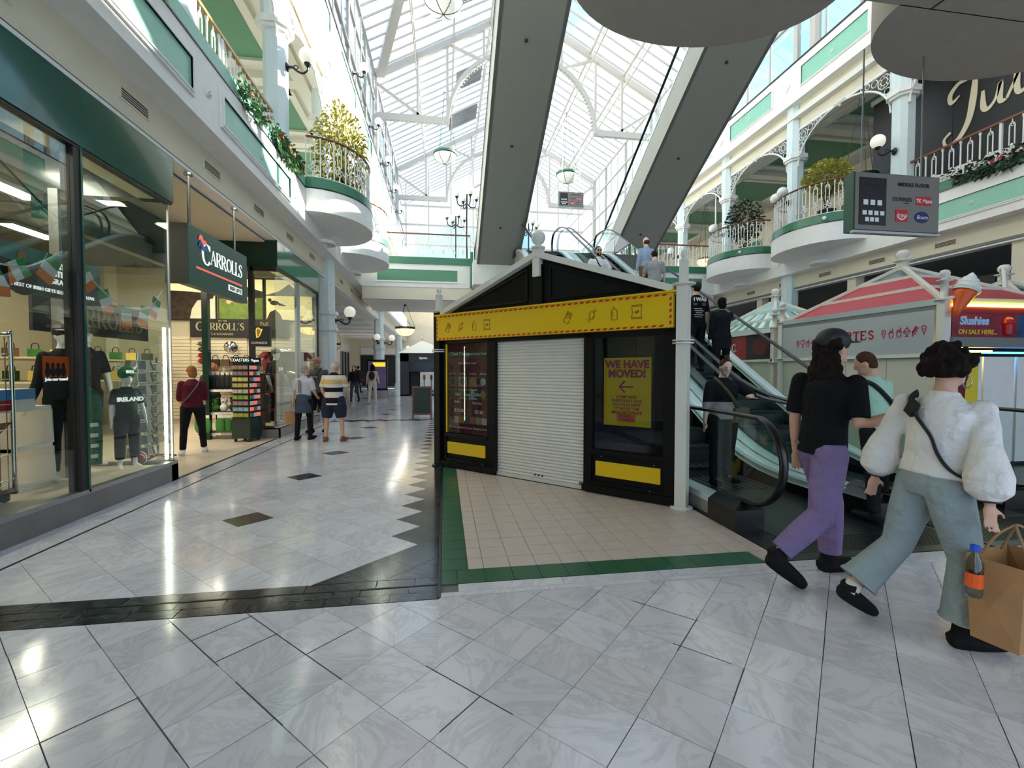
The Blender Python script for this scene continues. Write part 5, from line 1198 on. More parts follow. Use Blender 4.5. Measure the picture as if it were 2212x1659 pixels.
    for k, sx in ((0, 1), (1, -1)):
        S, E, W_, df = A_[k]; b.ball(tuple(S), .05 * s * bw, 10)
        b.tube([S, S.lerp(E, .4), E, E.lerp(W_, .3), W_], [.052 * s * bw, .048 * s * bw, .038 * s, .04 * s, .027 * s], 10)
        if hands:
            d = df if not hcurl or not hcurl[k] else V(*hcurl[k]).normalized()
            side = d.cross(V(0, 0, 1)); side = side.normalized() if side.length > .2 else V(0, 1, 0); nrm = side.cross(d)
            if abs(d.z) > .75: side = V(0, 1, 0); side = (side - d * side.dot(d)).normalized(); nrm = side.cross(d)
            pc = W_ + d * .045 * s; m = Matrix((side, d, nrm)).transposed().to_4x4(); m.translation = pc; b.ball((0, 0, 0), 1, 10, (.04 * s, .052 * s, .017 * s), m)
            for q in range(4):
                o0 = W_ + d * .085 * s + side * (.028 - .0187 * q) * s; ln = (.07, .078, .072, .055)[q] * s; cu = -nrm * sx * .25
                dd = (d + side * (.22 - .15 * q) * .6).normalized(); p1 = o0 + dd * ln * .5; p2 = p1 + (dd + cu * .8).normalized() * ln * .5
                b.tube([o0 - d * .02 * s, o0, p1, p2], [.0095 * s, .0095 * s, .0088 * s, .007 * s], 6)
            o0 = W_ + d * .03 * s + side * .03 * s; p1 = o0 + (d * .6 + side).normalized() * .035 * s; b.tube([o0, p1, p1 + (d + side * .35).normalized() * .032 * s], [.013 * s, .011 * s, .008 * s], 6)
        hip, kn, an, toe, heel = J['leg', k]
        b.tube([hip + V(0, 0, .04 * s), hip, hip.lerp(kn, .5), kn, kn.lerp(an, .3), an, an + V(0, 0, -.03 * s)], [.075 * s * bw, .086 * s * bw, .07 * s * bw, .05 * s, .052 * s, .034 * s, .036 * s], 12)
        b.tube([heel + V(0, 0, .02 * s), an + (toe - heel) * .1 - V(0, 0, .02 * s), heel.lerp(toe, .7) + V(0, 0, .012 * s), toe], [.03 * s, .036 * s, .034 * s, .018 * s], 8)
    body = fuse(b, 'body', skin, T, vox)
    # ---- trousers
    if bottom:
        c = MB(); L_ = loose
        c.tube([tp(0, 0, -.1), tp(0, 0, -.03), tp(0, 0, .03), tp(0, 0, .1), tp(0, 0, .13)], [(.12 * s * bw, .1 * s * bw), (.168 * s * bw, .125 * s * bw), (.165 * s * bw, .123 * s * bw), (.152 * s * bw, .112 * s * bw), (.146 * s * bw, .108 * s * bw)], 16)
        for k in (0, 1):
            hip, kn, an, toe, heel = J['leg', k]
            if bottom == 'long':
                e = an + (kn - an).normalized() * hem * s
                c.tube([hip + V(0, 0, .05 * s), hip, hip.lerp(kn, .5), kn, kn.lerp(an, .4), kn.lerp(an, .75), e], [.085 * s * bw, .103 * s * bw, .088 * s * (bw + L_) / 2, .068 * s * L_, .066 * s * L_ * (1 + flare * .3), .06 * s * L_ * (1 + flare * .8), .058 * s * L_ * (1 + flare * 1.3)], 14)
            else:
                q = hip.lerp(kn, .95); c.tube([hip + V(0, 0, .05 * s), hip, hip.lerp(kn, .5), q], [.085 * s * bw, .104 * s * bw, .1 * s * bw * L_, .09 * s * L_], 14)
        fuse(c, 'trousers' if bottom == 'long' else 'shorts', botm, T, vox)
    if skirt:
        c = MB(); c.tube([tp(0, 0, -.33), tp(0, 0, -.15), tp(0, 0, .02), tp(0, 0, .14)], [(.185 * s * bw, .15 * s * bw), (.182 * s * bw, .146 * s * bw), (.175 * s * bw, .135 * s * bw), (.155 * s * bw, .12 * s * bw)], 16); fuse(c, 'tied_jacket', skirt, T, vox)
    # ---- top
    if topm:
        c = MB(); z0 = top if top is not None else -.03
        prof = [(z0, .172 * bw, .13 * bw), (max(z0 + .05, .03), .168 * bw, .126 * bw), (.15, .158 * bw, .12 * bw), (.25, .16 * bw, .122 * bw), (.34, .176 * bw, .13 * bw), (.42, .182 * bw, .122 * bw), (.48, .15, .1), (.525, .085, .075), (.55, .07, .068)]
        c.tube([tp(0, 0, z) for z, _, _ in prof], [(a * s, q * s) for _, a, q in prof], 18)
        if bust:
            for sx in (1, -1): c.ball(tuple(tp(sx * .07, .08 * bw, .31)), .075 * s * bust, 10)
        for k in (0, 1):
            S, E, W_, df = A_[k]; c.ball(tuple(S), .06 * s * bw, 10)
            if sleeve == 'short': c.tube([S, S.lerp(E, .45), S.lerp(E, .82)], [.06 * s * bw, .063 * s * bw, .064 * s * bw], 12)
            elif sleeve == 'long': c.tube([S, S.lerp(E, .5), E, E.lerp(W_, .5), W_], [.06 * s * bw, .058 * s * bw, .054 * s, .05 * s, .042 * s], 12)
            elif sleeve == 'elbow': c.tube([S, S.lerp(E, .5), E, E.lerp(W_, .25)], [.06 * s * bw, .06 * s * bw, .058 * s, .054 * s], 12)
            elif sleeve == 'puff': c.tube([S, S.lerp(E, .35), S.lerp(E, .75), E, E.lerp(W_, .4), E.lerp(W_, .75), E.lerp(W_, .95)], [.06 * s, .07 * s, .068 * s, .084 * s, .108 * s, .1 * s, .045 * s], 14)
        fuse(c, 'top', topm, T, vox)
    # ---- shoes
    if shoe:
        for k in (0, 1):
            hip, kn, an, toe, heel = J['leg', k]; c = MB(); d = (toe - heel).normalized(); up_ = V(0, 0, 1) - d * d.z; up_.normalize()
            c.tube([heel - d * .015 * s + up_ * .012 * s, heel + d * .03 * s + up_ * .018 * s, heel.lerp(toe, .55) + up_ * .012 * s, toe + up_ * .006 * s, toe + d * .035 * s * shs], [(.036 * s * shs, .036 * s * shs), (.043 * s * shs, .045 * s * shs), (.05 * s * shs, .042 * s * shs), (.047 * s * shs, .033 * s * shs), (.032 * s * shs, .024 * s * shs)], 12)
            c.tube([heel + d * .05 * s + up_ * .03 * s, an + V(0, 0, .03 * s * (shs - 1) * 5)], [.046 * s * shs, .042 * s * shs], 10)
            fuse(c, 'shoe', shoe, T, max(vox * .7, .007), 2)
    # ---- hair, cap, face
    if not headless:
        c = MB()
        if hair in ('short', 'cropped'):
            k = 1.0 if hair == 'short' else .985
            c.ball((0, -.016 * s, .03 * s), 1, 16, (.083 * s * k, .095 * s * k, .105 * s * k), hm); c.ball((0, -.045 * s, -.015 * s), 1, 12, (.074 * s, .062 * s, .08 * s), hm)
        elif hair == 'bob':
            c.ball((0, -.014 * s, .028 * s), 1, 16, (.09 * s, .1 * s, .11 * s), hm); c.ball((0, -.045 * s, -.04 * s), 1, 12, (.085 * s, .065 * s, .1 * s), hm)
        elif hair == 'bun':
            c.ball((0, -.02 * s, .03 * s), 1, 16, (.082 * s, .092 * s, .102 * s), hm); c.ball((0, -.03 * s, .145 * s), 1, 10, (.042 * s, .042 * s, .036 * s), hm)
        elif hair == 'fringe':   # balding: low back only
            c.ball((0, -.034 * s, -.02 * s), 1, 14, (.082 * s, .074 * s, .075 * s), hm)
        elif hair in ('curly', 'curlylong', 'long'):
            rr = random.Random(5); n = {'curly': 120, 'curlylong': 170, 'long': 120}[hair]
            c.ball((0, -.018 * s, .03 * s), 1, 14, (.088 * s, .098 * s, .108 * s), hm)
            for i in range(n):
                th = rr.uniform(-PI * .86, -PI * .14) if hair != 'curly' else rr.uniform(-PI * 1.1, PI * .1)
                if hair == 'curly': ph = rr.uniform(-.6, 1.5); r0 = rr.uniform(.088, .125); p = (r0 * 1.02 * math.cos(th) * math.cos(ph), -.015 + r0 * math.sin(th) * math.cos(ph), .022 + (r0 + .005) * math.sin(ph))
                else:
                    z = rr.uniform(-.27 if hair == 'curlylong' else -.2, .05); r0 = rr.uniform(.085, .115) + max(0, -z) * (.12 if hair == 'curlylong' else .02); p = (r0 * math.cos(th), r0 * math.sin(th) * .9 - .005, z)
                q = rr.uniform(.016, .03); c.ball(tuple(v * s for v in p), q * s, 6, (1, 1, 1.3), hm)
        if hair != 'none': fuse(c, 'hair', hairm, T, max(vox * .8, .008), 2 if 'curly' not in hair else 1)
        if beard: c = MB(); c.ball((0, .03 * s, -.075 * s), 1, 12, (.062 * s, .066 * s, .052 * s), hm); fuse(c, 'beard', beard, T, .009, 2)
        if cap:
            c = MB(); c.ball((0, -.012 * s, .05 * s), 1, 16, (.101 * s, .115 * s, .094 * s), hm); c.add([(.09 * s * math.sin(R(a)) * k, (.06 + (.14 if k > .99 else .03) * math.cos(R(a))) * s, (.045 - .0 * k) * s + dz) for k in (.98, 1.0) for dz in (0, .006) for a in range(-80, 81, 20)], [(i, i + 1, 19 + i, 18 + i) for i in range(8)] + [(9 + i, 27 + i, 28 + i, 10 + i) for i in range(8)] + [(18 + i, 19 + i, 28 + i, 27 + i) for i in range(8)] + [(i, 9 + i, 10 + i, i + 1) for i in range(8)], hm)
            fuse(c, 'cap', cap, T, .008, 2)
        if faced:
            for sx in (1, -1):
                e = MB(); e.ball((sx * .03 * s, .083 * s, .012 * s), 1, 8, (.013 * s, .009 * s, .007 * s), hm); e.build('eye', 'eye', T, smooth=True)
                e = MB(); e.ball((sx * .031 * s, .084 * s, .034 * s), 1, 8, (.019 * s, .009 * s, .005 * s), hm); e.build('brow', hairm, T, smooth=True)
            e = MB(); e.ball((0, .084 * s, -.058 * s), 1, 8, (.023 * s, .012 * s, .006 * s), hm); e.build('mouth', 'lip', T, smooth=True)
    return T, dict(tp=tp, hp=hp_, A=A_, legs=[J['leg', 0], J['leg', 1]], s=s, hm=None if headless else hm)
def ribbon(T, name, m, pts, w=.03, th=.006, vox=None):
    mb = MB(); mb.tube(spl([tuple(p) for p in pts], 6), [(th, w)] * (6 * (len(pts) - 1) + 1), 8); o = mb.build(name, m, T, smooth=True); return o
def strap(T, d, m, a, bs, off=.13, w=.02):
    """cross-body strap round the back and front through torso-space points"""
    return ribbon(T, 'strap', m, [d['tp'](*p) for p in bs], w)
# =================================================================== GREEN GIFT SHOP (left)
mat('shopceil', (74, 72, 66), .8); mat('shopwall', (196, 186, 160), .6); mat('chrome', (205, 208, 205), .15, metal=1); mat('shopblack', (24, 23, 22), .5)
SW = struct('wall_shop')
def sb(name, m, *v, parent=None): mb = MB(); mb.box(*v); return mb.build(name, m, parent or SW)
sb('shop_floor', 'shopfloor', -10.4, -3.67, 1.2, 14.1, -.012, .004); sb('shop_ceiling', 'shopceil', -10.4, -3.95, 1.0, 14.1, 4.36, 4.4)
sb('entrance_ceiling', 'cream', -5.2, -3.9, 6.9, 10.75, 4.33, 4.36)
sb('shop_back', 'shopwall', -10.4, -3.7, 14.05, 14.2, 0, 4.4); sb('shop_side', 'shopwall', -10.5, -10.35, 1, 14.2, 0, 4.4); sb('shop_front_return', 'shopwall', -10.4, -3.7, 1.0, 1.15, 0, 4.4)
sb('wall_behind_camera', 'shopwall', -3.9, -3.66, -3, 2.0, 0, 4.46)
# green fascias
sb('fascia', 'shopgreen', -4.0, -3.645, 1.5, 6.87, 3.78, 4.385); sb('fascia', 'shopgreen', -4.0, -3.645, 10.77, 14.1, 3.80, 4.40)
sb('entrance_header', 'darkgreen', -5.35, -5.2, 6.87, 10.77, 3.5, 4.36); sb('fascia_return', 'darkgreen', -5.3, -3.66, 10.76, 10.9, 3.78, 4.36); sb('fascia_return', 'darkgreen', -5.3, -3.66, 6.72, 6.86, 3.78, 4.36)
# stone plinths
sb('plinth', 'plinth', -4.0, -3.655, 1.5, 6.87, 0, .235); sb('plinth', 'plinth', -5.0, -3.655, 6.72, 6.87, 0, .235); sb('plinth', 'plinth', -4.0, -3.655, 10.72, 14.1, 0, .2); sb('plinth', 'plinth', -4.3, -3.655, 10.7, 10.85, 0, .2)
# display platforms
sb('display_platform', 'shopfloor', -5.2, -3.7, 1.6, 6.7, 0, .24); sb('display_platform', 'shopfloor', -5.0, -3.7, 10.85, 14.0, 0, .2)
# glazing
for (y0, y1) in ((1.5, 3.28), (3.32, 5.19), (5.29, 6.84)): sb('window_pane', 'glass', -3.70, -3.692, y0, y1, .27, 3.78)
for (y0, y1) in ((10.74, 12.32), (12.38, 14.08)): sb('window_pane', 'glass', -3.70, -3.692, y0, y1, .22, 3.80)
sb('window_pane', 'glass', -5.0, -3.7, 6.80, 6.808, .27, 3.78); sb('window_pane', 'glass', -4.16, -3.7, 10.76, 10.768, .22, 3.78)
for (y, w, m) in ((5.24, .1, 'shopblack'), (3.3, .08, 'shopblack'), (12.35, .05, 'alu'), (14.09, .05, 'shopblack')): sb('mullion', m, -3.78, -3.66, y - w / 2, y + w / 2, .22, 3.8)
sb('mullion_edge', 'shopgreen', -3.68, -3.652, 5.275, 5.30, .24, 3.8)
for (a, b) in ((1.5, 6.85), (10.72, 14.1)): sb('bottom_rail', 'alu', -3.74, -3.652, a, b, .225, .27); sb('top_rail', 'shopblack', -3.74, -3.655, a, b, 3.75, 3.80)
sb('return_rail', 'alu', -5.0, -3.66, 6.78, 6.86, .235, .27); sb('corner_bead', 'alu', -3.70, -3.68, 6.80, 6.82, .27, 3.78); sb('inner_frame', 'alu', -4.5, -4.4, 6.0, 6.08, .24, 3.6); sb('inner_frame', 'alu', -4.6, -4.5, 4.6, 4.68, .24, 3.6)
sb('frame_post', 'shopblack', -4.25, -4.15, 10.74, 10.84, 0, 3.78); sb('frame_post', 'darkgreen', -5.16, -5.04, 10.66, 10.78, 0, 3.6); sb('frame_head', 'shopblack', -4.2, -3.66, 10.74, 10.82, 3.7, 3.78)
sb('threshold_strip', 'darksteel', -3.70, -3.655, 6.87, 10.7, -.01, .006)
# LED corner strip
t = thing('led_strip', 'glowing white LED strip at the corner of the shop window', 'light', (-3.74, 6.76, .3)); mb = MB(); mb.box(-.012, .012, -.012, .012, 0, 1.78); mb.build('light_tube', 'led', t); mb = MB(); mb.box(-.02, .02, .012, .022, -.02, 1.8); mb.build('channel', 'alu', t)
# ceiling lights (real lamps of the shop)
def spot(label, x, y, z, w, d, e, lamp=True):
    t = thing('ceiling_light', label, 'light', (x, y, z), 0, 'shop ceiling lights'); mb = MB(); mb.box(-w / 2, w / 2, -d / 2, d / 2, 0, .06); mb.build('housing', 'alu', t); mb = MB(); mb.box(-w / 2 + .02, w / 2 - .02, -d / 2 + .02, d / 2 - .02, -.012, 0); mb.build('diffuser', 'tube_light', t)
    if lamp:
        L = bpy.data.lights.new('shop_lamp', 'AREA'); L.energy = e; L.color = (1, .92, .76); L.size = w; L.size_y = d; L.shape = 'RECTANGLE'; o = bpy.data.objects.new('shop_lamp', L); COL.objects.link(o); o.parent = t; o.location = (0, 0, -.03)
    return t
k = 0
for (x, y) in ((-5.2, 3.6), (-5.4, 5.6), (-6.6, 8.0), (-5.6, 9.6), (-7.8, 5.4), (-8.2, 10.5), (-6.0, 12.4)):
    spot('%s ceiling light panel inside the green shop' % ('first', 'second', 'third', 'fourth', 'fifth', 'sixth', 'seventh')[k], x, y, 4.28, .3, 1.1, 16); k += 1
spot('slim warm light above the right display window', -4.3, 12.4, 4.26, .1, 1.5, 10)
# hanging shop sign
t = thing('hanging_sign', 'dark green hanging shop sign with white serif lettering', 'sign', (-3.6, 7.12, 2.74))
mb = MB(); mb.box(-.14, 0, 0, 1.94, 0, .86); mb.build('sign_box', 'signgreen', t); mb = MB(); mb.box(-.3, 0, -.012, 0, 0, .86); mb.build('end_plate', 'shopblack', t)
for y in (.18, 1.62): mb = MB(); mb.tube([(-.07, y, .86), (-.07, y, 1.63)], .02, 8); mb.lathe([(.06, 1.6), (.06, 1.63)], (-.07, y, 0), 10); mb.build('hanger_rod', 'chrome', t)
def serif():
    def vw(cx_, cz, rx, rz, a0, a1, n, mn=.025, mx=.08): return [(cx_ + rx * math.cos(R(a)), cz + rz * math.sin(R(a)), mn + (mx - mn) * abs(math.cos(R(a)))) for a in [a0 + (a1 - a0) * i / n for i in range(n + 1)]]
    return {'C': [vw(.42, .5, .34, .46, 40, 320, 16), [(.7, .95, .02), (.7, .7, .04)]], 'O': [vw(.42, .5, .34, .46, 0, 360, 20)],
            'A': [[(.05, 0, .02), (.36, 1, .02)], [(.36, 1, .05), (.68, 0, .075)], [(.16, .35, .02), (.52, .35, .02)], [(-.05, .015, .018), (.16, .015, .018)], [(.52, .015, .018), (.82, .015, .018)]],
            'R': [[(.12, 0, .075), (.12, 1, .075)], [(.0, .98, .02), (.36, .98, .02)], [(.12, .5, .02), (.36, .5, .02)], vw(.36, .74, .2, .24, 90, -90, 10), [(.3, .5, .05), (.66, .0, .075)], [(0, .015, .018), (.26, .015, .018)], [(.56, .015, .018), (.8, .015, .018)]],
            'L': [[(.12, 0, .075), (.12, 1, .075)], [(0, .98, .02), (.26, .98, .02)], [(0, .018, .022), (.56, .018, .022)], [(.55, 0, .02), (.58, .28, .02)]],
            'S': [[(x, z, w) for x, z, w in spl([(.52, .74, .02), (.48, .92, .03), (.28, .97, .04), (.1, .78, .065), (.24, .58, .085), (.44, .42, .085), (.5, .2, .06), (.3, .03, .04), (.1, .08, .03), (.05, .28, .02)], 4)]], "'": [[(.1, 1, .05), (.06, .8, .02)]]}
SE = serif()
def serif_text(s, par, o, ux, h, m, name='lettering', first=1, sp_=1.0):
    mb = MB(); o = Vector(o); u = Vector(ux).normalized(); x = 0
    for i, ch in enumerate(s):
        q = h * (first if i == 0 else 1)
        if ch != ' ': strokes(mb, SE[ch], o + u * x - Vector((0, 0, (q - h) * .45)), ux, (0, 0, 1), q, .006, .002)
        x += q * {'C': .8, 'A': .8, 'R': .78, 'O': .86, 'L': .62, 'S': .62, "'": .25, ' ': .4}[ch] * sp_
    return mb.build(name, m, par)
mat('signwhite', (232, 236, 232), .5, emis=.25); mat('salmon', (236, 110, 92), .5, emis=.2); mat('skyblue', (64, 140, 206), .5)
serif_text('CARROLLS', t, (0, .36, .42), (0, 1, 0), .225, 'signwhite', first=1.5, sp_=.97)
mb = MB(); mb.box(0, .006, .2, 1.72, .27, .30); mb.build('underline', 'salmon', t); mb = MB(); mb.box(0, .004, 1.2, 1.72, .12, .22); mb.build('strap_panel', 'signwhite', t)
text('IRISH GIFTS', .085, 'signgreen', t, (.008, 1.46, .14), (0, 1, 0), (0, 0, 1), .002, bold=.002)
for (m, z) in (('salmon', .66), ('skyblue', .57)):
    mb = MB(); strokes(mb, [spl([(0, .5, .02), (.25, .75, .14), (.5, .45, .15), (.8, .55, .1), (1, .35, .02)], 5)], (.009, .27, z - .08), (0, 1, 0), (0, 0, 1), .24, .003, 0); mb.build('swoosh', m, t)
# small black projecting stout sign
t = thing('projecting_sign', 'small black projecting sign with gold harp', 'sign', (-4.1, 10.35, 2.02)); mb = MB(); mb.box(0, .42, 0, .1, 0, .42); mb.build('box', 'shopblack', t); mb = MB(); mb.box(.2, .24, .05, .35, .4, .43); mb.build('bracket', 'shopblack', t)
mat('gold', (226, 190, 84), .4, emis=.2); mb = MB(); strokes(mb, [spl([(.3, .2, .04), (.28, .8, .04), (.42, .95, .05), (.62, .82, .04), (.72, .88, .03)], 5), spl([(.3, .2, .03), (.5, .35, .04), (.7, .85, .04)], 4)] + [[(.36 + i * .07, .3 + i * .07, .008), (.36 + i * .07, .88 - i * .01, .008)] for i in range(5)], (.08, -.002, .13), (1, 0, 0), (0, 0, 1), .27, .003, 0); mb.build('harp', 'gold', t)
text('GUINNESS', .07, 'whiteprint', t, (.21, -.003, .05), (1, 0, 0), (0, 0, 1), .002)
# dark header board with shop name inside
t = thing('inner_board', 'dark grey board with shop name seen through window glass', 'sign', (-5.0, 6.4, 2.0)); mb = MB(); mb.box(-.04, 0, .0, 2.2, 0, .5); mb.build('board', 'charcoal', t); mat('goldletter', (176, 166, 130), .5); serif_text("CARROLL'S", t, (.002, .35, .12), (0, 1, 0), .27, 'goldletter', first=1.2)
t = thing('wall_board', 'black board with shop name under the landscape pictures', 'sign', (-7.05, 13.95, 2.45)); mb = MB(); mb.box(0, 2.6, 0, .05, 0, .52); mb.build('board', 'shopblack', t); serif_text("CARROLL'S", t, (.15, -.002, .2), (1, 0, 0), .2, 'goldletter', first=1.3); text('EST 1982', .06, 'goldletter', t, (.85, -.004, .44), (1, 0, 0)); text('GIFTS & SOUVENIRS', .085, 'goldletter', t, (.75, -.004, .06), (1, 0, 0)); text('Full', .16, 'goldletter', t, (1.95, -.004, .34), (1, 0, 0)); text('of all', .16, 'goldletter', t, (1.95, -.004, .18), (1, 0, 0)); text('the', .15, 'goldletter', t, (2.0, -.004, .03), (1, 0, 0))
# landscape pictures
def picture(label, x, w, kind):
    t = thing('landscape_picture', label, 'picture', (x, 13.98, 2.95), 0, 'backlit landscape pictures'); mb = MB(); mb.box(-.03, w + .03, .0, .06, -.03, 1.2); mb.build('frame', 'shopblack', t)
    def pl(name, m, pts, d): mb = MB(); mb.prism([(a * w, b * 1.15 + .01) for a, b in pts], -d, -d + .002); return mb.build(name, m, t)
    if kind == 0: pl('sky', 'psky1', ((0, .6), (1, .6), (1, 1), (0, 1)), .004); pl('sea', 'psea', ((0, 0), (1, 0), (1, .6), (0, .6)), .004); pl('cliff', 'pcliff', ((0, 0), (.45, 0), (.5, .25), (.62, .45), (.95, .5), (1, .62), (.5, .66), (0, .68)), .008)
    elif kind == 1:
        pl('sky', 'psky1', ((0, .7), (1, .7), (1, 1), (0, 1)), .004); pl('field', 'pfield', ((0, 0), (1, 0), (1, .55), (0, .5)), .004); pl('hill', 'pcliff', ((0, .5), (1, .55), (1, .7), (.6, .82), (0, .72)), .006)
        for i in range(8): mb = MB(); mb.ball((w * (.22 + i * .085), -.012, .5 + .05 * (i % 3)), .07, 8, (1.1, .12, .8)); mb.build('sheep', 'psheep', t, smooth=True)
    else:
        pl('sky', 'psky2', ((0, 0), (1, 0), (1, 1), (0, 1)), .004); pl('mountain', 'pmount', ((.0, .62), (.28, .72), (.5, .9), (.62, .78), (.78, .92), (1, .74), (1, .6), (0, .6)), .006); pl('rock', 'pcliff', ((.0, 0), (.35, 0), (.3, .15), (.2, .26), (.08, .2)), .008)
        mb = MB(); mb.ball((w * .18, -.014, .5), .12, 10, (1, .12, .55)); mb.tube([(w * .28, -.014, .47), (w * .42, -.014, .42)], [.04, .01], 6); mb.ball((w * .08, -.014, .58), .05, 8, (1, .3, 1)); mb.build('gull', 'pcliff', t, smooth=True)
mat('psky1', (236, 206, 150), .5, emis=.35); mat('psea', (190, 180, 150), .5, noise=.1, emis=.2); mat('pcliff', (56, 44, 32), .7, noise=.5, nscale=9); mat('pfield', (96, 116, 40), .6, noise=.3, nscale=8, emis=.1); mat('psheep', (226, 176, 140), .7); mat('psky2', (206, 190, 130), .5, noise=.1, emis=.3); mat('pmount', (112, 110, 104), .6)
picture('backlit sea cliff picture high on the shop wall', -7.6, 1.2, 0); picture('backlit picture of sheep in green field', -6.3, 1.15, 1); picture('backlit picture of gull and grey mountain', -5.05, 1.25, 2)
# slatwall
for (x0, x1) in ((-7.9, -7.1), (-7.05, -5.6), (-5.5, -3.8)):
    so = None
    for i in range(24):
        if so is None: mb = MB(); mb.box(x0, x1, 14.02, 14.05, 0, .085); so = mb.build('slat', 'slat', SW, (0, 0, .15))
        else: o = so.copy(); COL.objects.link(o); o.location = (0, 0, .15 + i * .097)
# caps, bags and mirror on the wall
def merch(name, label, cat, loc, m, kind, grp):
    t = thing(name, label, cat, loc, 0, grp); mb = MB()
    if kind == 'cap': mb.ball((0, 0, .05), 1, 12, (.1, .1, .075)); mb.build('crown', m, t, smooth=True); mb = MB(); mb.ball((0, -.12, .02), 1, 10, (.09, .09, .012)); mb.build('brim', m, t, smooth=True)
    elif kind == 'bag': mb.box(-.11, .11, -.05, .05, 0, .2); mb.build('body', m, t); mb = MB(); mb.tube(spl([(-.07, 0, .2), (-.05, 0, .3), (.05, 0, .3), (.07, 0, .2)], 4), .01, 6); mb.build('strap', 'shopblack', t)
    elif kind == 'tee': mb.prism([(-.16, 0), (.16, 0), (.16, .38), (.26, .3), (.3, .38), (.16, .52), (-.16, .52), (-.3, .38), (-.26, .3), (-.16, .38)], -.03, .03); mb.build('cloth', m, t); mb = MB(); mb.tube([(-.16, 0, .53), (0, 0, .58), (.16, 0, .53)], .008, 5); mb.build('hanger', 'chrome', t)
    elif kind == 'pack': mb.ball((0, 0, .16), 1, 10, (.07, .03, .17)); mb.build('pack', m, t, smooth=True); mb = MB(); mb.box(-.03, .03, -.005, .005, .3, .38); mb.build('header_card', 'whiteprint', t)
    elif kind == 'plush': mb.ball((0, 0, .1), .09, 10); mb.ball((0, 0, .24), .07, 10); mb.ball((-.05, 0, .3), .03, 8); mb.ball((.05, 0, .3), .03, 8); mb.build('plush_body', m, t, smooth=True); mb = MB(); mb.ball((0, -.06, .23), .02, 6); mb.build('nose', 'shopblack', t)
    return t
mat('olive', (84, 84, 64), .7); mat('crimson', (150, 20, 50), .7); mat('kelly', (58, 122, 48), .6, noise=.2); mat('brownbag', (96, 66, 44), .6); mat('merchblack', (28, 28, 30), .6)
for i, (m, c) in enumerate((('olive', 'olive'), ('olive', 'dull olive'), ('crimson', 'crimson'), ('crimson', 'second crimson'))):
    merch('cap', '%s cap on the slat wall beside the green door post, row %s' % (c, ('top', 'second', 'third', 'fourth')[i]), 'cap', (-6.65, 13.75, 2.2 - i * .16), m, 'cap', 'caps on the shop wall')
names = ('first', 'second', 'third', 'fourth', 'fifth', 'sixth', 'seventh', 'eighth')
for i in range(8): merch('handbag', '%s dark bag in the row below the shop name board' % names[i], 'bag', (-6.35 + i * .27, 13.82, 1.62), ('merchblack', 'brownbag', 'maroon', 'merchblack')[i % 4], 'bag', 'bags on the shop wall')
for i in range(8): merch('tee_shirt', '%s shirt hanging in the lower wall row of the shop' % names[i], 'shirt', (-6.2 + i * .3, 13.8, .9), ('merchblack', 'maroon', 'olive', 'kelly')[i % 4], 'tee', 'shirts on the shop wall')
for i in range(6): merch('scarf_pack', '%s coloured scarf hanging in the right display window' % names[i], 'scarf', (-4.7 + i * .16, 13.2, 1.5), ('crimson', 'magprint', 'maroon', 'crimson', 'olive', 'maroon')[i], 'tee', 'scarves in the right display')
for i in range(6): merch('display_bag', '%s bag on the right display shelf' % names[i], 'bag', (-4.6 + i * .14, 12.4 + .1 * (i % 2), .95), ('brownbag', 'olive', 'merchblack')[i % 3], 'bag', 'bags in the right display')
t = thing('display_shelf', 'low grey display plinth in the right window', 'shelf', (-4.4, 12.4, .2)); mb = MB(); mb.box(-.5, .6, -.3, .3, .7, .75); mb.build('top', 'alu', t); mb = MB(); mb.box(-.48, .58, -.28, .28, 0, .7); mb.build('body', 'charcoal', t)
t = thing('convex_mirror', 'round convex security mirror above the bags', 'mirror', (-5.85, 13.6, 2.15)); mb = MB(); mb.lathe([(0, .08), (.1, .06), (.17, 0)], n=18, m=Matrix.Rotation(PI / 2, 4, 'X') @ Matrix.Rotation(.4, 4, 'Y')); mb.build('mirror_face', 'chrome', t, smooth=True); mb = MB(); mb.tube([(0, 0, 0), (.0, .35, .1)], .015, 6); mb.build('arm', 'shopblack', t)
# shop interior wall merchandise along the deep side (seen through window)
for i in range(10):
    for j in range(2): merch('folded_gift', '%s gift in the %s row on the deep shop wall' % (('first', 'second', 'third', 'fourth', 'fifth', 'sixth', 'seventh', 'eighth', 'ninth', 'tenth')[i], ('upper', 'lower')[j]), 'gift', (-8.6 + i * .1, 9.4 + i * .42, 1.75 - j * .45), ('gold', 'olive', 'brownbag', 'kelly')[(i + j) % 4], 'bag', 'gifts on the deep shop wall')
for i in range(2):
    sb('gift_shelf', 'slat', -9.0, -7.2, 9.2, 13.6, 1.27 + i * .45, 1.30 + i * .45)
# coaster stand
t = thing('coaster_stand', 'dark green revolving stand of coasters in the doorway', 'stand', (-4.18, 10.4, 0), R(-12)); mb = MB(); mb.box(-.2, .2, -.2, .2, .08, .5); mb.build('base', 'darkgreen', t); mb = MB(); mb.box(-.17, .17, -.17, .17, .5, 1.66); mb.build('core', 'shopblack', t)
for i in range(4): mb = MB(); mb.lathe([(0, 0), (.03, .01), (.03, .06), (0, .07)], ((-.15, .15)[i % 2], (-.15, .15)[i // 2], 0), 8); mb.build('castor', 'dark', t)
mb = MB(); mb.box(-.2, .2, -.2, .2, 1.66, 1.78); mb.build('header', 'darkgreen', t); text('COASTERS', .085, 'signwhite', t, (0, -.203, 1.695), (1, 0, 0), (0, 0, 1), .002); mat('coasters_teal', (40, 120, 100), .5); text('Magnets', .08, 'signwhite', t, (.203, 0, 1.695), (0, 1, 0), (0, 0, 1), .002)
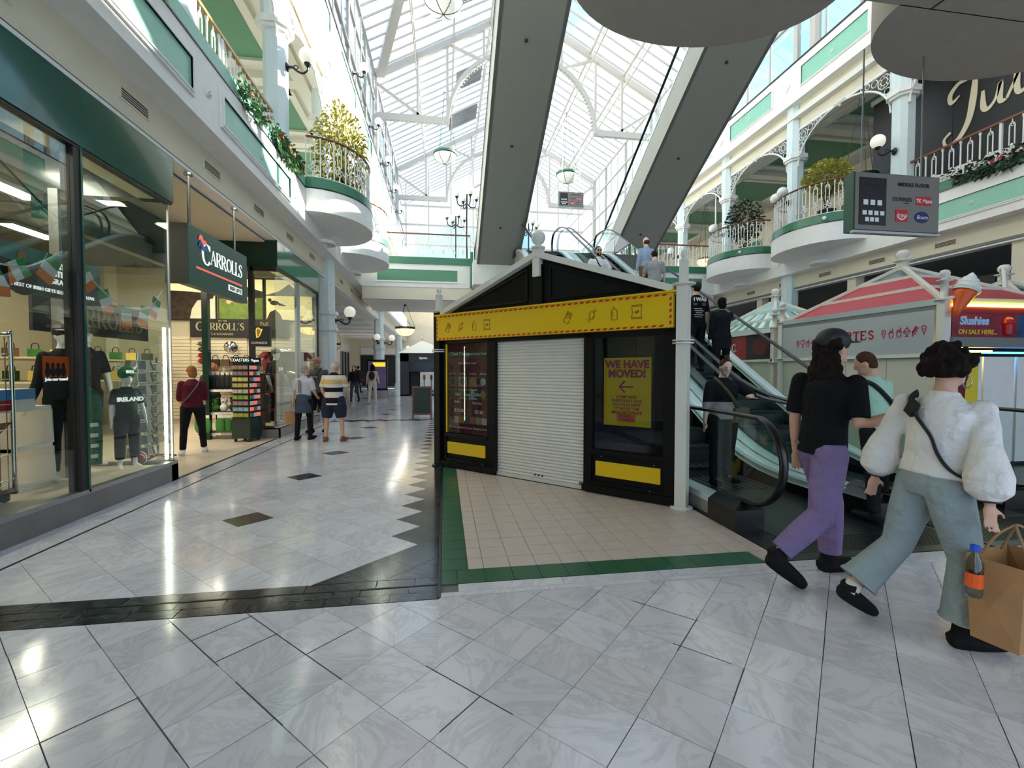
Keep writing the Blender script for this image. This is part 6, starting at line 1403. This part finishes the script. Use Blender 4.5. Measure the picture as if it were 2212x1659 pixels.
cc_ = [(150, 130, 120), (140, 120, 124), (196, 190, 110), (170, 160, 90), (176, 168, 150), (120, 150, 60), (150, 120, 130), (120, 160, 180), (150, 160, 60)]
for i, c in enumerate(cc_):
    mat('coaster%d' % i, c, .4, noise=.3, nscale=25)
    mb = MB(); mb.box(-.2, .2, -.21, -.16, 1.51 - i * .125, 1.525 - i * .125); mb.build('ledge', 'shopblack', t)
    for j in range(3): mb = MB(); mb.box(-.17 + j * .115, -.065 + j * .115, -.2, -.185, 1.53 - i * .125, 1.61 - i * .125); mb.build('coaster', 'coaster%d' % i, t)
    for j in range(3): mb = MB(); mb.box(.185, .2, -.17 + j * .115, -.065 + j * .115, 1.53 - i * .125, 1.61 - i * .125); mb.build('magnet_card', ('whiteprint', 'salmon', 'grey')[(i + j) % 3], t)
# postcard spinners
def postcards(label, x, y, z, h, rz, n, base=True):
    t = thing('postcard_stand', label, 'stand', (x, y, z), rz, 'postcard spinners'); mb = MB(); mb.tube([(0, 0, .05), (0, 0, h)], .02, 8); mb.build('pole', 'chrome', t)
    mb = MB()
    for q in range(5): a = 2 * PI * q / 5; mb.tube([(0, 0, .1), (.26 * math.cos(a), .26 * math.sin(a), .05)], .015, 6)
    mb.build('spider_base', 'dark', t)
    rows = n; g = 0
    for i in range(rows):
        zz = .28 + (h - .35) * i / rows
        for q in range(6):
            a = 2 * PI * q / 6; m = Matrix.Translation((0, 0, zz)) @ Matrix.Rotation(a, 4, 'Z') @ Matrix.Translation((.17, 0, 0)) @ Matrix.Rotation(R(-14), 4, 'Y'); mb = MB(); mb.box(-.004, .004, -.055, .055, 0, .15, m); c = mb.build('postcard', 'whiteprint', t); mb = MB(); mb.box(.004, .006, -.046, .046, .012, .138, m); mb.build('picture', 'card%d' % ((i * 5 + q) % 5), c); g += 1
    return t
for i, c in enumerate(((96, 110, 130), (90, 96, 90), (130, 140, 150), (70, 74, 70), (120, 130, 100))): mat('card%d' % i, c, .4, noise=.5, nscale=30)
postcards('white postcard spinner inside the window corner', -4.3, 7.15, .0, 1.75, .3, 8); postcards('tall postcard spinner beside the woman in maroon', -4.75, 8.35, .0, 1.72, .8, 8)
# merchandise rack in the doorway
t = thing('merchandise_rack', 'black tiered gift rack hung with green packs', 'rack', (-4.9, 11.0, 0))
for z in (.1, .55, 1.05): mb = MB(); mb.box(-.42, .35, -.25, .25, z, z + .03); mb.build('tier', 'shopblack', t); mb = MB(); mb.box(-.38, .3, -.262, -.25, z - .01, z + .04); mb.build('price_strip', 'whiteprint', t)
for (x, y) in ((-.4, .22), (.33, .22)): mb = MB(); mb.tube([(x, y, .05), (x, y, 1.35)], .014, 6); mb.build('upright', 'shopblack', t)
for i in range(8): merch('green_pack', '%s green novelty pack hanging low on the black rack' % names[i], 'pack', (-5.27 + (i % 4) * .07 + (i // 4) * .42, 10.66 - .03 * (i % 2), .16), 'kelly', 'pack', 'green packs on the rack')
for i in range(4): merch('sheep_plush', '%s small sheep toy on the middle rack tier' % names[i], 'toy', (-5.2 + i * .19, 10.85, .59), ('globe_off', 'kelly', 'globe_off', 'merchblack')[i], 'plush', 'toys on the rack')
for i in range(7): merch('key_wallet', '%s black leather item on the top rack tier' % names[i], 'wallet', (-5.25 + i * .1, 10.85, 1.09), 'merchblack', 'pack', 'black goods on the rack')
t = thing('wooden_shelf', 'narrow wooden shelf unit behind the coaster stand', 'shelf', (-3.95, 11.05, .2))
for i in range(4): mb = MB(); mb.box(-.16, .16, -.14, .14, i * .4, i * .4 + .03); mb.build('shelf', 'wood', t)
for x in (-.16, .16): mb = MB(); mb.box(x - .012, x + .012, -.14, .14, 0, 1.24); mb.build('side', 'wood', t)
# window banner
mat('bannerteal', (86, 130, 126), .5, noise=.1); mat('bannergrey', (66, 76, 74), .5, noise=.15)
t = thing('window_banner', 'teal gift banner with lettering behind the left window', 'banner', (-3.92, 4.62, 2.24)); mb = MB(); mb.box(-.01, 0, 0, 1.28, 0, .44); mb.build('sheet', 'bannerteal', t); mb = MB(); mb.prism([(0, 0), (1.28, 0), (1.28, .2), (1.05, .26), (.75, .34), (.5, .3), (.25, .27), (0, .3)], -.003, 0, Matrix.Rotation(PI / 2, 4, 'Z')); mb.build('hill_print', 'bannergrey', t)
mb = MB(); mb.ball((.004, .3, .33), 1, 10, (.004, .05, .065)); mb.build('face_print', 'skin_tan', t, smooth=True); mb = MB(); mb.ball((.002, .3, .13), 1, 12, (.004, .19, .16)); mb.build('coat_print', 'charcoal', t, smooth=True)
text('GIFTS', .085, 'signwhite', t, (.006, .68, .3), (0, 1, 0), bold=.003); text('WITH', .085, 'signwhite', t, (.006, .68, .22), (0, 1, 0), bold=.003); text('GRA', .08, 'signwhite', t, (.006, .68, .14), (0, 1, 0)); text('THE BEST OF IRISH GIFTS SELECTED WITH LOVE', .05, 'signwhite', t, (.006, .64, .05), (0, 1, 0))
t = thing('recruitment_poster', 'black and orange team poster taped inside the window', 'poster', (-3.72, 4.85, 1.22)); mb = MB(); mb.box(-.004, 0, 0, .3, 0, .42); mb.build('sheet', 'shopblack', t); mb = MB(); mb.box(0, .002, 0, .3, .22, .42); mb.build('photo', 'orange', t); text('Join our team!', .045, 'signwhite', t, (.004, .15, .185), (0, 1, 0))
for i in range(4): mb = MB(); mb.ball((.004, .05 + i * .06, .33), 1, 8, (.002, .022, .03)); mb.ball((.004, .05 + i * .06, .27), 1, 8, (.002, .032, .05)); mb.build('figure_print', 'merchblack', t)
# bunting of tricolour flags
mat('flag_green', (40, 150, 70), .7); mat('flag_white', (226, 226, 222), .7); mat('flag_orange', (230, 120, 40), .7)
cord = spl([(-3.78, 3.6, 2.75), (-3.78, 4.2, 2.45), (-3.78, 4.55, 2.42), (-3.78, 4.85, 2.48), (-3.78, 5.26, 2.74)], 6); cord2 = spl([(-3.78, 5.26, 2.74), (-3.78, 5.62, 2.46), (-3.78, 5.95, 2.3), (-3.78, 6.3, 2.27), (-3.78, 6.6, 2.36), (-3.78, 6.84, 2.6)], 6)
t = thing('bunting_cord', 'white cord of flag bunting looped across the shop window', 'cord', (0, 0, 0)); mb = MB(); mb.tube(cord, .008, 5); mb.build('cord_length', 'flag_white', t); mb = MB(); mb.tube(cord2, .008, 5); mb.build('cord_length', 'flag_white', t)
for i, (y, z, a) in enumerate(((4.52, 2.41, 5), (4.8, 2.46, -60), (5.1, 2.6, -30), (5.42, 2.6, 35), (5.72, 2.4, 22), (6.1, 2.28, 2), (6.45, 2.31, -12), (6.7, 2.45, -25))):
    t = thing('tricolour_flag', 'green white orange flag, %s along the bunting' % names[i], 'flag', (-3.78, y, z), 0, 'flags of the bunting')
    m = Matrix.Rotation(R(a), 4, 'X')
    for q, c in enumerate(('flag_green', 'flag_white', 'flag_orange')): mb = MB(); mb.box(-.003, .003, -.085, .085, -.09 * (q + 1), -.09 * q, m); mb.build('band', c, t)
# roll cage with cartons in the window
t = thing('roll_cage', 'wire roll cage trolley standing in the shop window', 'trolley', (-4.45, 4.55, .24))
for x in (-.35, .35):
    mb = MB(); mb.tube(spl([(x, -.45, .1), (x, -.45, 1.5), (x, -.38, 1.6), (x, .38, 1.6), (x, .45, 1.5), (x, .45, .1)], 5), .018, 8); mb.build('hoop', 'chrome', t, smooth=True)
    for i in range(6): mb = MB(); mb.tube([(x, -.45, .22 + i * .24), (x, .45, .22 + i * .24)], .006, 5); mb.build('wire', 'chrome', t)
    for i in range(8): mb = MB(); mb.tube([(x, -.38 + i * .11, .12), (x, -.38 + i * .11, 1.58)], .005, 5); mb.build('wire', 'chrome', t)
mb = MB(); mb.box(-.36, .36, -.46, .46, .1, .14); mb.build('deck', 'chrome', t)
for i in range(4): mb = MB(); mb.lathe([(0, 0), (.04, .02), (.04, .08), (0, .1)], ((-.3, .3)[i % 2], (-.4, .4)[i // 2], 0), 8); mb.build('castor', 'dark', t)
for i, (x, y, z, a, b, c) in enumerate(((-4.5, 4.5, .39, .22, .28, .75), (-4.35, 4.82, .39, .16, .16, .5), (-4.5, 4.35, 1.15, .2, .22, .3))):
    t = thing('carton', '%s cardboard carton in the wire roll cage' % ('tall', 'small', 'upper')[i], 'box', (x, y, z), .1 * i, 'cartons in the roll cage'); mb = MB(); mb.box(-a / 1, a / 1, -b, b, 0, c); mb.build('carton_body', 'cardboard', t)
    for sg in (-1, 1): mb = MB(); mb.add([(sg * a, -b, c), (sg * a, b, c), (sg * (a + .1), b, c + .12), (sg * (a + .1), -b, c + .12)], [(0, 1, 2, 3)]); mb.build('flap', 'cardboard', t)
t = thing('white_box', 'white and blue product box above the cartons', 'box', (-4.25, 5.05, 1.1)); mb = MB(); mb.box(-.15, .15, -.2, .2, 0, .22); mb.build('carton_body', 'white', t); mb = MB(); mb.box(.15, .154, -.2, .2, .12, .22); mb.build('blue_print', 'skyblue', t); mb = MB(); mb.box(.15, .154, -.18, -.06, .02, .12); mb.build('red_print', 'cocared', t)
t = thing('cube_shelf', 'white cube shelf with folded items beside the mullion', 'shelf', (-4.6, 5.55, .24))
for z in (0, .42, .84): mb = MB(); mb.box(-.2, .25, -.25, .25, z, z + .04); mb.build('shelf', 'white', t)
for y in (-.25, .22): mb = MB(); mb.box(-.2, .25, y, y + .04, 0, .88); mb.build('side', 'white', t)
t = thing('rugby_ball', 'small dark ball lying on the display floor', 'ball', (-4.05, 6.72, .33)); mb = MB(); mb.ball((0, 0, 0), .09, 14); mb.build('ball', 'maroon', t, smooth=True); mb = MB(); mb.tube([(.092 * math.cos(R(a)), .0, .092 * math.sin(R(a))) for a in range(0, 360, 30)], .006, 5, close=True); mb.build('seam', 'whiteprint', t)
# mannequins
cloth('jersey', (26, 46, 40)); cloth('tracknavy', (26, 30, 34)); cloth('darkpants', (30, 32, 36)); cloth('wool_green', (20, 112, 66), .5, 40); cloth('jerseyblack', (28, 30, 32))
MK = dict(skin='mannequin', hair='none', shoe=None, cat='mannequin', name='mannequin', grp='shop window mannequins', vox=.013)
T, d = person('child mannequin in green shirt with horned wool hat', (-4.02, 6.45, .24), -125, 1.22, hs=1.28, topm='jersey', botm='darkpants', legs=((2, 0, 2), (-2, -2, 2)), arms=(((5, 12), (15, 8)), ((5, 14), (12, 6))), lean=0, loose=1.25, bottom='long', hem=.12, **MK)
mb = MB(); s = d['s']; mb.ball((0, 0, .045 * s), 1, 16, (.1 * s, .112 * s, .105 * s), d['hm']); fuse(mb, 'wool_hat', 'wool_green', T, .009, 2)
for sx in (1, -1): mb = MB(); mb.tube([d['hm'] @ Vector(p) for p in spl([(sx * .08 * s, 0, .11 * s), (sx * .12 * s, 0, .14 * s), (sx * .13 * s, 0, .2 * s)], 4)], [.026 * s - .0022 * i for i in range(9)], 8); mb.build('horn', 'globe_off', T, smooth=True)
text('IRELAND', .07, 'signwhite', T, tuple(d['tp'](0, .145, .28)), (-1, 0, 0), (0, 0, 1), .004, bold=.003); text('IREL', .05, 'signwhite', T, tuple(d['hp'](.0, .115, .05)), (-1, 0, 0), (0, 0, 1), .006, bold=.002)
T, d = person('adult mannequin in dark jersey and peaked cap', (-4.6, 6.6, .24), -120, 1.8, topm='jerseyblack', botm='tracknavy', legs=((2, 0, 2), (-2, -2, 2)), arms=(((20, 20), (38, -6)), ((5, 12), (12, 6))), lean=2, cap='olive', sleeve='short', **MK)
T, d = person('mannequin in black top with striped bobble hat behind the mullion', (-4.35, 5.95, .24), -120, 1.74, topm='jerseyblack', botm='tracknavy', legs=((2, 0, 2), (-2, -2, 2)), lean=0, cap='merchblack', sleeve='long', **MK)
s = d['s']; mb = MB(); mb.ball((0, 0, .06 * s), 1, 16, (.096 * s, .108 * s, .02 * s), d['hm']); mb.build('hat_stripe', 'flag_white', T, smooth=True)
# green scarf draped over the child mannequin's neighbour
t = thing('green_scarf', 'green and white team scarf hanging in the window', 'scarf', (-3.98, 5.75, .3)); mb = MB(); mb.tube(spl([(-.25, -.1, 1.0), (-.05, .02, .98), (0, .1, .85), (0, .12, .5), (0, .1, .12)], 6), [(.012, .06)] * 25, 8); mb.build('scarf_cloth', 'wool_green', t, smooth=True)
for i in range(4): mb = MB(); mb.box(-.02, .02, .06, .17, .2 + i * .12, .24 + i * .12); mb.build('white_band', 'flag_white', t)
T, d = person('mannequin in black number shirt and grey cap in right display', (-3.98, 11.55, .2), -120, 1.78, topm='jerseyblack', botm='tracknavy', legs=((2, 0, 2), (-2, -2, 2)), arms=(((10, 18), (30, 8)), ((5, 16), (18, 8))), lean=0, cap='grey', **MK)
text('59', .12, 'signwhite', T, tuple(d['tp'](.0, .15, .3)), (-1, 0, 0), (0, 0, 1), .004)
# =================================================================== PEOPLE
def banded(name, bands, bump=.3):
    """cloth woven in horizontal bands: (world height where the band starts, colour)"""
    m = cloth(name, bands[0][1], bump); t = m.node_tree; p = t.nodes['Principled BSDF']
    g = t.nodes.new('ShaderNodeNewGeometry'); sx = t.nodes.new('ShaderNodeSeparateXYZ'); mp = t.nodes.new('ShaderNodeMapRange'); r = t.nodes.new('ShaderNodeValToRGB'); r.color_ramp.interpolation = 'CONSTANT'
    mp.inputs[2].default_value = 6; t.links.new(g.outputs['Position'], sx.inputs[0]); t.links.new(sx.outputs['Z'], mp.inputs[0]); t.links.new(mp.outputs[0], r.inputs['Fac'])
    e = r.color_ramp.elements
    while len(e) < len(bands): e.new(.5)
    for i, (z, c) in enumerate(bands): e[i].position = max(0, z / 6); e[i].color = rgb(*c)
    for l in list(p.inputs['Base Color'].links): t.links.remove(l)
    t.links.new(r.outputs['Color'], p.inputs['Base Color']); return m
cloth('tee_black', (15, 15, 18), .25); cloth('purple_trousers', (128, 110, 148), .6, 7); cloth('white_blouse', (226, 222, 216), .55, 8); cloth('pale_jeans', (146, 158, 158), .5, 9)
cloth('mint_tee', (168, 206, 182), .35); cloth('dark_trousers', (26, 30, 30), .3); cloth('blue_shirt', (150, 166, 186), .4); cloth('brown_trousers', (110, 90, 66), .4); cloth('grey_tee', (150, 150, 148), .4); cloth('white_tee', (216, 214, 208), .4)
cloth('navy_shorts', (40, 46, 62), .4); cloth('maroon_top', (84, 22, 40), .35); cloth('black_trousers', (22, 22, 25), .3); cloth('denim', (62, 74, 90), .4); cloth('charcoal_tee', (84, 82, 82), .35); cloth('pale_grey_top', (186, 190, 196), .35); cloth('hoodie', (34, 30, 36), .4); cloth('cream_top', (206, 186, 176), .4); cloth('white_trousers', (212, 206, 198), .4); cloth('suit', (48, 48, 54), .3); cloth('plum_top', (50, 30, 52), .3); cloth('black_coat', (24, 26, 30), .4)
mat('strap_black', (20, 20, 22), .6); mat('strap_olive', (96, 92, 70), .7); mat('strap_grey', (120, 120, 128), .7); mat('kraft', (170, 128, 84), .8, noise=.06, nscale=10, bump=.15, bscale=12)
banded('polo_bands', [(0, (226, 220, 206)), (.82, (24, 24, 28)), (.93, (212, 208, 200)), (1.04, (24, 24, 28)), (1.14, (206, 204, 200)), (1.2, (204, 176, 120)), (1.29, (214, 206, 190)), (1.40, (30, 30, 34)), (1.46, (214, 208, 196))])
banded('two_tone', [(0, (150, 146, 142)), (1.09, (24, 23, 26))])
GP = 'shoppers in the hall'
# man in black t-shirt and purple trousers, walking past
T, d = person('person in black cap, black t-shirt and purple trousers striding past', (2.68, 2.88, 0), -104, 1.76, twist=36, shs=1.35, legs=((-8, -46, -38), (17, 2, 3)), arms=(((-4, 14), (.2, 1, .42)), ((-4, 8), (6, 6))), hcurl=((.15, 1, .5), None), lean=4, head=(14, -2), build=1.08, hair='curlylong', hairm='hair_dark', topm='tee_black', top=-.06, botm='purple_trousers', loose=1.3, hem=.05, cap='merchblack', vox=.0095, grp=GP)
mb = MB(); mb.box(-.03, .03, -.003, .003, -.012, .012, Matrix.Translation(d['tp'](-.08, -.128, -.0))); mb.build('pocket_label', 'grey', T)
# woman in white blouse and pale jeans with paper bag
T, d = person('person in white puff sleeve blouse and pale flared jeans with crossbody strap', (2.74, 2.18, 0), -104, 1.60, twist=34, shs=1.25, legs=((13, -2, 2), (-14, -42, -34)), arms=(((-14, 24), (-4, 10)), ((-10, 22), (-6, 10))), lean=6, head=(16, 2), build=1.14, skin='skin', hair='curly', hairm='hair_dark', topm='white_blouse', top=.03, sleeve='puff', botm='pale_jeans', loose=1.25, flare=.55, hem=.07, vox=.0095, grp=GP)
tp = d['tp']; ribbon(T, 'shoulder_strap', 'strap_black', [tp(-.14, .02, .525), tp(-.13, -.1, .47), tp(-.07, -.148, .38), tp(.02, -.152, .27), tp(.1, -.145, .17), tp(.17, -.09, .09), tp(.2, .02, .04)], .026, .008)
mb = MB(); mb.box(-.03, .03, -.012, .008, -.045, .045, Matrix.Translation(tp(-.10, -.137, .43)) @ Matrix.Rotation(R(35), 4, 'Y')); mb.build('strap_buckle', 'strap_black', T)
wr = d['A'][0][2]
for k in (0, 1):
    mb = MB(); w_ = d['A'][k][2]; q = d['A'][k][1].lerp(w_, .94); mb.tube([q, q.lerp(w_, .5)], .046, 12); mb.build('cuff', 'strap_black', T, smooth=True)
    hip, kn, an, toe, heel = d['legs'][k]; mb = MB(); mb.tube([an + V(0, 0, -.02), an.lerp(kn, .14)], .044, 12); mb.build('sock', 'sock', T, smooth=True)
for sx in (1,): mb = MB(); mb.tube([d['hm'] @ V(sx * .085, .0 + .03 * math.cos(R(a)), -.075 + .035 * math.sin(R(a))) for a in range(0, 360, 24)], .003, 5, close=True); mb.build('hoop_earring', 'alu', T)
def paper_bag(label, loc, rz, w, dp, h, m='kraft', grp='brown paper bags'):
    t = thing('paper_bag', label, 'bag', loc, rz, grp); e = .02
    vs = [(-w / 2, -dp / 2, 0), (w / 2, -dp / 2, 0), (w / 2, dp / 2, 0), (-w / 2, dp / 2, 0), (-w / 2 - e, -dp / 2 - e, h), (w / 2 + e, -dp / 2 - e, h), (w / 2 + e, dp / 2 + e, h), (-w / 2 - e, dp / 2 + e, h), (-w / 2 - .03, 0, h * .5), (w / 2 - .03, 0, h * .5)]
    mb = MB(); mb.add(vs, [(0, 3, 2, 1), (0, 1, 5, 4), (2, 3, 7, 6), (3, 0, 8), (0, 4, 8), (4, 7, 8), (7, 3, 8), (1, 2, 9), (2, 6, 9), (6, 5, 9), (5, 1, 9)]); mb.build('bag_body', m, t)
    for s_ in (-1, 1): mb = MB(); mb.tube(spl([(-w * .25, s_ * dp * .5, h * .98), (-w * .2, s_ * dp * .25, h + .1), (0, 0, h + .16), (w * .2, s_ * dp * .25, h + .1), (w * .25, s_ * dp * .5, h * .98)], 4), .006, 6); mb.build('handle', m, t)
    return t
hw = Matrix.Translation(Vector((2.74, 2.18, 0))) @ Matrix.Rotation(R(-104), 4, 'Z')
hand = hw @ (wr + d['A'][0][3] * .08)
paper_bag('brown paper bag hanging from the hand at the right edge', (hand.x + .13, hand.y - .02, hand.z - .60), .2, .34, .18, .42)
t = thing('water_bottle', 'clear bottle with blue cap held beside the paper bag', 'bottle', (hand.x - .13, hand.y - .03, hand.z - .36), .0); glass('bottle_plastic', (190, 205, 205), 1.5); mb = MB(); mb.lathe([(0, 0), (.03, 0), (.034, .02), (.034, .17), (.015, .21), (.013, .23)], n=12); mb.build('bottle_body', 'bottle_plastic', t, smooth=True); mat('capblue', (30, 84, 196), .4); mb = MB(); mb.lathe([(.017, .225), (.019, .23), (.019, .255), (0, .26)], n=12); mb.build('cap', 'capblue', t); mb = MB(); mb.lathe([(.0345, .05), (.0345, .12)], n=12); mb.build('label_wrap', 'orange', t)
# young man in mint t-shirt
T, d = person('person in mint green t-shirt with black crossbody strap, head lowered', (4.3, 3.95, 0), 4, 1.66, arms=(((10, 10), (30, -10)), ((14, 14), (62, -20))), lean=8, head=(34, -20), topm='mint_tee', botm='dark_trousers', hair='short', hairm='hair_brown', grp=GP)
tp = d['tp']; ribbon(T, 'shoulder_strap', 'strap_black', [tp(-.15, .02, .52), tp(-.13, -.11, .45), tp(-.04, -.145, .34), tp(.06, -.145, .22), tp(.16, -.08, .12)], .022, .007)
# woman riding down
T, d = person('person riding down in black and grey top holding the handrail', (3.58, 5.42, .02), 180, 1.6, arms=(((4, 14), (8, 10)), ((34, 46), (.75, .55, -.0))), hcurl=(None, (-.75, .6, -.1)), lean=0, head=(-6, -22), build=1.2, bust=1.1, topm='two_tone', top=-.04, sleeve='elbow', botm='dark_trousers', hair='bun', hairm='hair_brown', skin='skin_pale', faced=True, loose=1.2, grp=GP)
tp = d['tp']; ribbon(T, 'shoulder_strap', 'strap_olive', [tp(.14, .0, .54), tp(.11, .12, .45), tp(.03, .19, .32), tp(-.08, .185, .17), tp(-.17, .1, .06)], .026, .007)
mb = MB(); mb.box(-.13, .13, -.04, .04, -.09, .09, Matrix.Translation(tp(-.2, .1, .02)) @ Matrix.Rotation(.3, 4, 'Z')); mb.build('crossbody_bag', 'strap_olive', T)
# people riding up
T, d = person('person in black printed t-shirt and cap riding up', (5.0, 8.5, 1.48), 0, 1.76, topm='tee_black', botm='black_trousers', cap='merchblack', hairm='hair_dark', build=1.1, skin='skin_pale', lean=0, head=(10, 0), arms=(((2, 10), (6, 6)), ((2, 10), (6, 6))), grp=GP)
tp = d['tp']; text('I WAS', .1, 'whiteprint', T, tuple(tp(0, -.142, .41)), (1, 0, 0), (0, 0, 1), .006, bold=.003); mb = MB(); mb.box(-.13, .13, -.135, -.12, .33, .38, Matrix.Translation(tp(0, 0, 0))); mb.build('print_band', 'maroon', T)
for i in range(5): mb = MB(); mb.box(-.12 + .02 * (i % 3), .05 + .03 * (i % 2), -.137, -.125, .26 - i * .04, .268 - i * .04, Matrix.Translation(tp(0, 0, 0))); mb.build('print_line', 'whiteprint', T)
person('person in dark hooded coat riding up, reaching for the handrail', (5.42, 8.28, 1.30), -6, 1.6, topm='black_coat', top=-.3, sleeve='long', botm='black_trousers', hair='bob', hairm='hair_dark', build=1.12, lean=0, arms=(((60, 30), (70, 10)), ((4, 8), (8, 6))), skin='skin_tan', grp=GP)
T, d = person('balding person in light blue shirt and brown trousers riding up', (5.55, 12.0, 3.36), 0, 1.8, topm='blue_shirt', top=.02, sleeve='long', botm='brown_trousers', hair='fringe', hairm='hair_brown', skin='skin_pale', lean=0, head=(12, 0), arms=(((0, 10), (8, 6)), ((0, 10), (8, 6))), grp=GP)
mb = MB(); mb.tube([d['tp'](.155 * math.cos(R(a)), .118 * math.sin(R(a)), .06) for a in range(0, 360, 20)], [(.008, .02)] * 18, 6, close=True); mb.build('belt', 'strap_black', T)
person('person in grey t-shirt with head bent, riding up', (5.3, 10.95, 2.8), -18, 1.74, topm='grey_tee', botm='dark_trousers', hair='cropped', hairm='hair_dark', skin='skin_pale', lean=6, head=(0, -24), build=1.08, arms=(((8, 14), (30, 0)), ((16, 16), (70, 10))), grp=GP)
T, d = person('bearded person in white top and sunglasses riding down', (3.82, 11.0, 2.8), 180, 1.76, topm='white_tee', botm='dark_trousers', hair='short', hairm='hair_dark', beard='hair_dark', skin='skin', faced=True, lean=0, build=1.1, arms=(((4, 16), (10, 10)), ((14, 30), (50, 30))), grp=GP)
for sx in (1, -1): mb = MB(); mb.ball((sx * .034, .094, .014), 1, 10, (.027, .012, .02), d['hm']); mb.build('sunglass_lens', 'blackgloss', T, smooth=True)
tp = d['tp']; ribbon(T, 'shoulder_strap', 'strap_black', [tp(.1, -.02, .55), tp(.08, .1, .48), tp(.04, .15, .36), tp(-.08, .14, .2)], .022, .007)
# group in front of the shop
T, d = person('person in pale grey top with blue jacket tied round the waist', (-3.02, 10.39, 0), -12, 1.58, topm='pale_grey_top', botm='black_trousers', skirt='denim', hair='short', hairm='hair_grey', skin='skin', build=1.08, lean=3, head=(-40, -6), arms=(((6, 12), (60, -20)), ((-2, 14), (4, 8))), grp=GP)
tp = d['tp']; mb = MB(); mb.box(-.03, .03, -.135, -.125, .14, .42, Matrix.Translation(tp(-.03, 0, 0))); mb.build('back_panel', 'strap_grey', T)
h2 = Matrix.Translation(Vector((-3.02, 10.39, 0))) @ Matrix.Rotation(R(-12), 4, 'Z'); hl = h2 @ (d['A'][1][2] + d['A'][1][3] * .08); paper_bag('small brown paper bag held by the person in pale grey', (hl.x - .02, hl.y, hl.z - .40), .3, .24, .12, .26)
T, d = person('person in striped polo shirt and navy shorts, seen from behind', (-2.32, 10.05, 0), -8, 1.68, topm='polo_bands', top=-.17, botm='navy_shorts', bottom='short', hair='fringe', hairm='hair_white', skin='skin', build=1.22, lean=3, head=(-28, -14), shoe='wood', legs=((2, 0, 3), (0, -2, 3)), arms=(((8, 16), (40, -6)), ((4, 16), (30, -10))), spread=(3, 0), loose=1.2, grp=GP)
T, d = person('balding person in charcoal t-shirt facing the camera', (-3.02, 11.5, 0), 172, 1.8, topm='charcoal_tee', botm='black_trousers', bottom='short', hair='none', hairm='hair_brown', beard='hair_grey', skin='skin_tan', faced=True, build=1.1, lean=0, head=(0, -8), arms=(((6, 12), (40, -20)), ((6, 12), (20, 0))), grp=GP)
tp = d['tp']; ribbon(T, 'shoulder_strap', 'strap_black', [tp(-.1, -.02, .55), tp(-.08, .1, .47), tp(0, .15, .34), tp(.1, .13, .18)], .016, .006); text('GRAND', .05, 'whiteprint', T, tuple(tp(.04, .155, .32)), (-1, 0, 0), (0, 0, 1), .004)
T, d = person('red haired person in maroon top and black trousers at the postcards', (-4.5, 8.94, 0), 28, 1.56, topm='maroon_top', sleeve='elbow', botm='black_trousers', hair='bob', hairm='hair_red', skin='skin_pale', shoe='shoe_white', build=1.1, lean=3, head=(20, -10), legs=((12, 2, 2), (-12, -12, 0)), arms=(((10, 8), (60, -10)), ((10, 8), (50, -10))), spread=(4, 0), grp=GP)
tp = d['tp']; ribbon(T, 'shoulder_strap', 'strap_grey', [tp(.12, .0, .53), tp(.1, -.11, .46), tp(.02, -.142, .32), tp(-.08, -.142, .18), tp(-.16, -.06, .08)], .016, .007)
person('curly haired person in plum top browsing inside the shop', (-5.75, 12.35, 0), 20, 1.62, topm='plum_top', sleeve='short', botm='black_trousers', hair='curly', hairm='hair_red', skin='skin_pale', vox=.016, arms=(((10, 10), (70, 10)), ((4, 10), (10, 6))), grp=GP)
# far walkers
T, d = person('person in dark hoodie and jeans walking towards the camera', (-4.3, 22.8, 0), 175, 1.7, topm='hoodie', sleeve='long', botm='denim', hair='long', hairm='hair_dark', skin='skin_pale', faced=True, legs=((12, 4, 4), (-8, -24, -20)), build=1.1, vox=.018, grp=GP)
T, d = person('person in white trousers with black backpack walking away', (-3.25, 21.4, 0), 0, 1.74, topm='cream_top', sleeve='long', botm='white_trousers', hair='long', hairm='hair_dark', skin='skin_pale', shoe='shoe_white', legs=((10, 2, 4), (-6, -24, -20)), vox=.018, arms=(((6, 14), (50, 0)), ((0, 14), (20, 6))), grp=GP)
mb = MB(); mb.ball(tuple(d['tp'](0, -.19, .28)), 1, 12, (.14, .09, .2)); mb.build('backpack', 'strap_black', T, smooth=True)
person('distant person in dark suit beside the bright entrance', (-5.8, 32.0, 0), -10, 1.78, topm='suit', top=-.12, sleeve='long', botm='suit', hair='cropped', hairm='hair_dark', vox=.02, legs=((10, 2, 4), (-8, -20, -16)), grp=GP)
bpy.data.scenes.remove(TS)
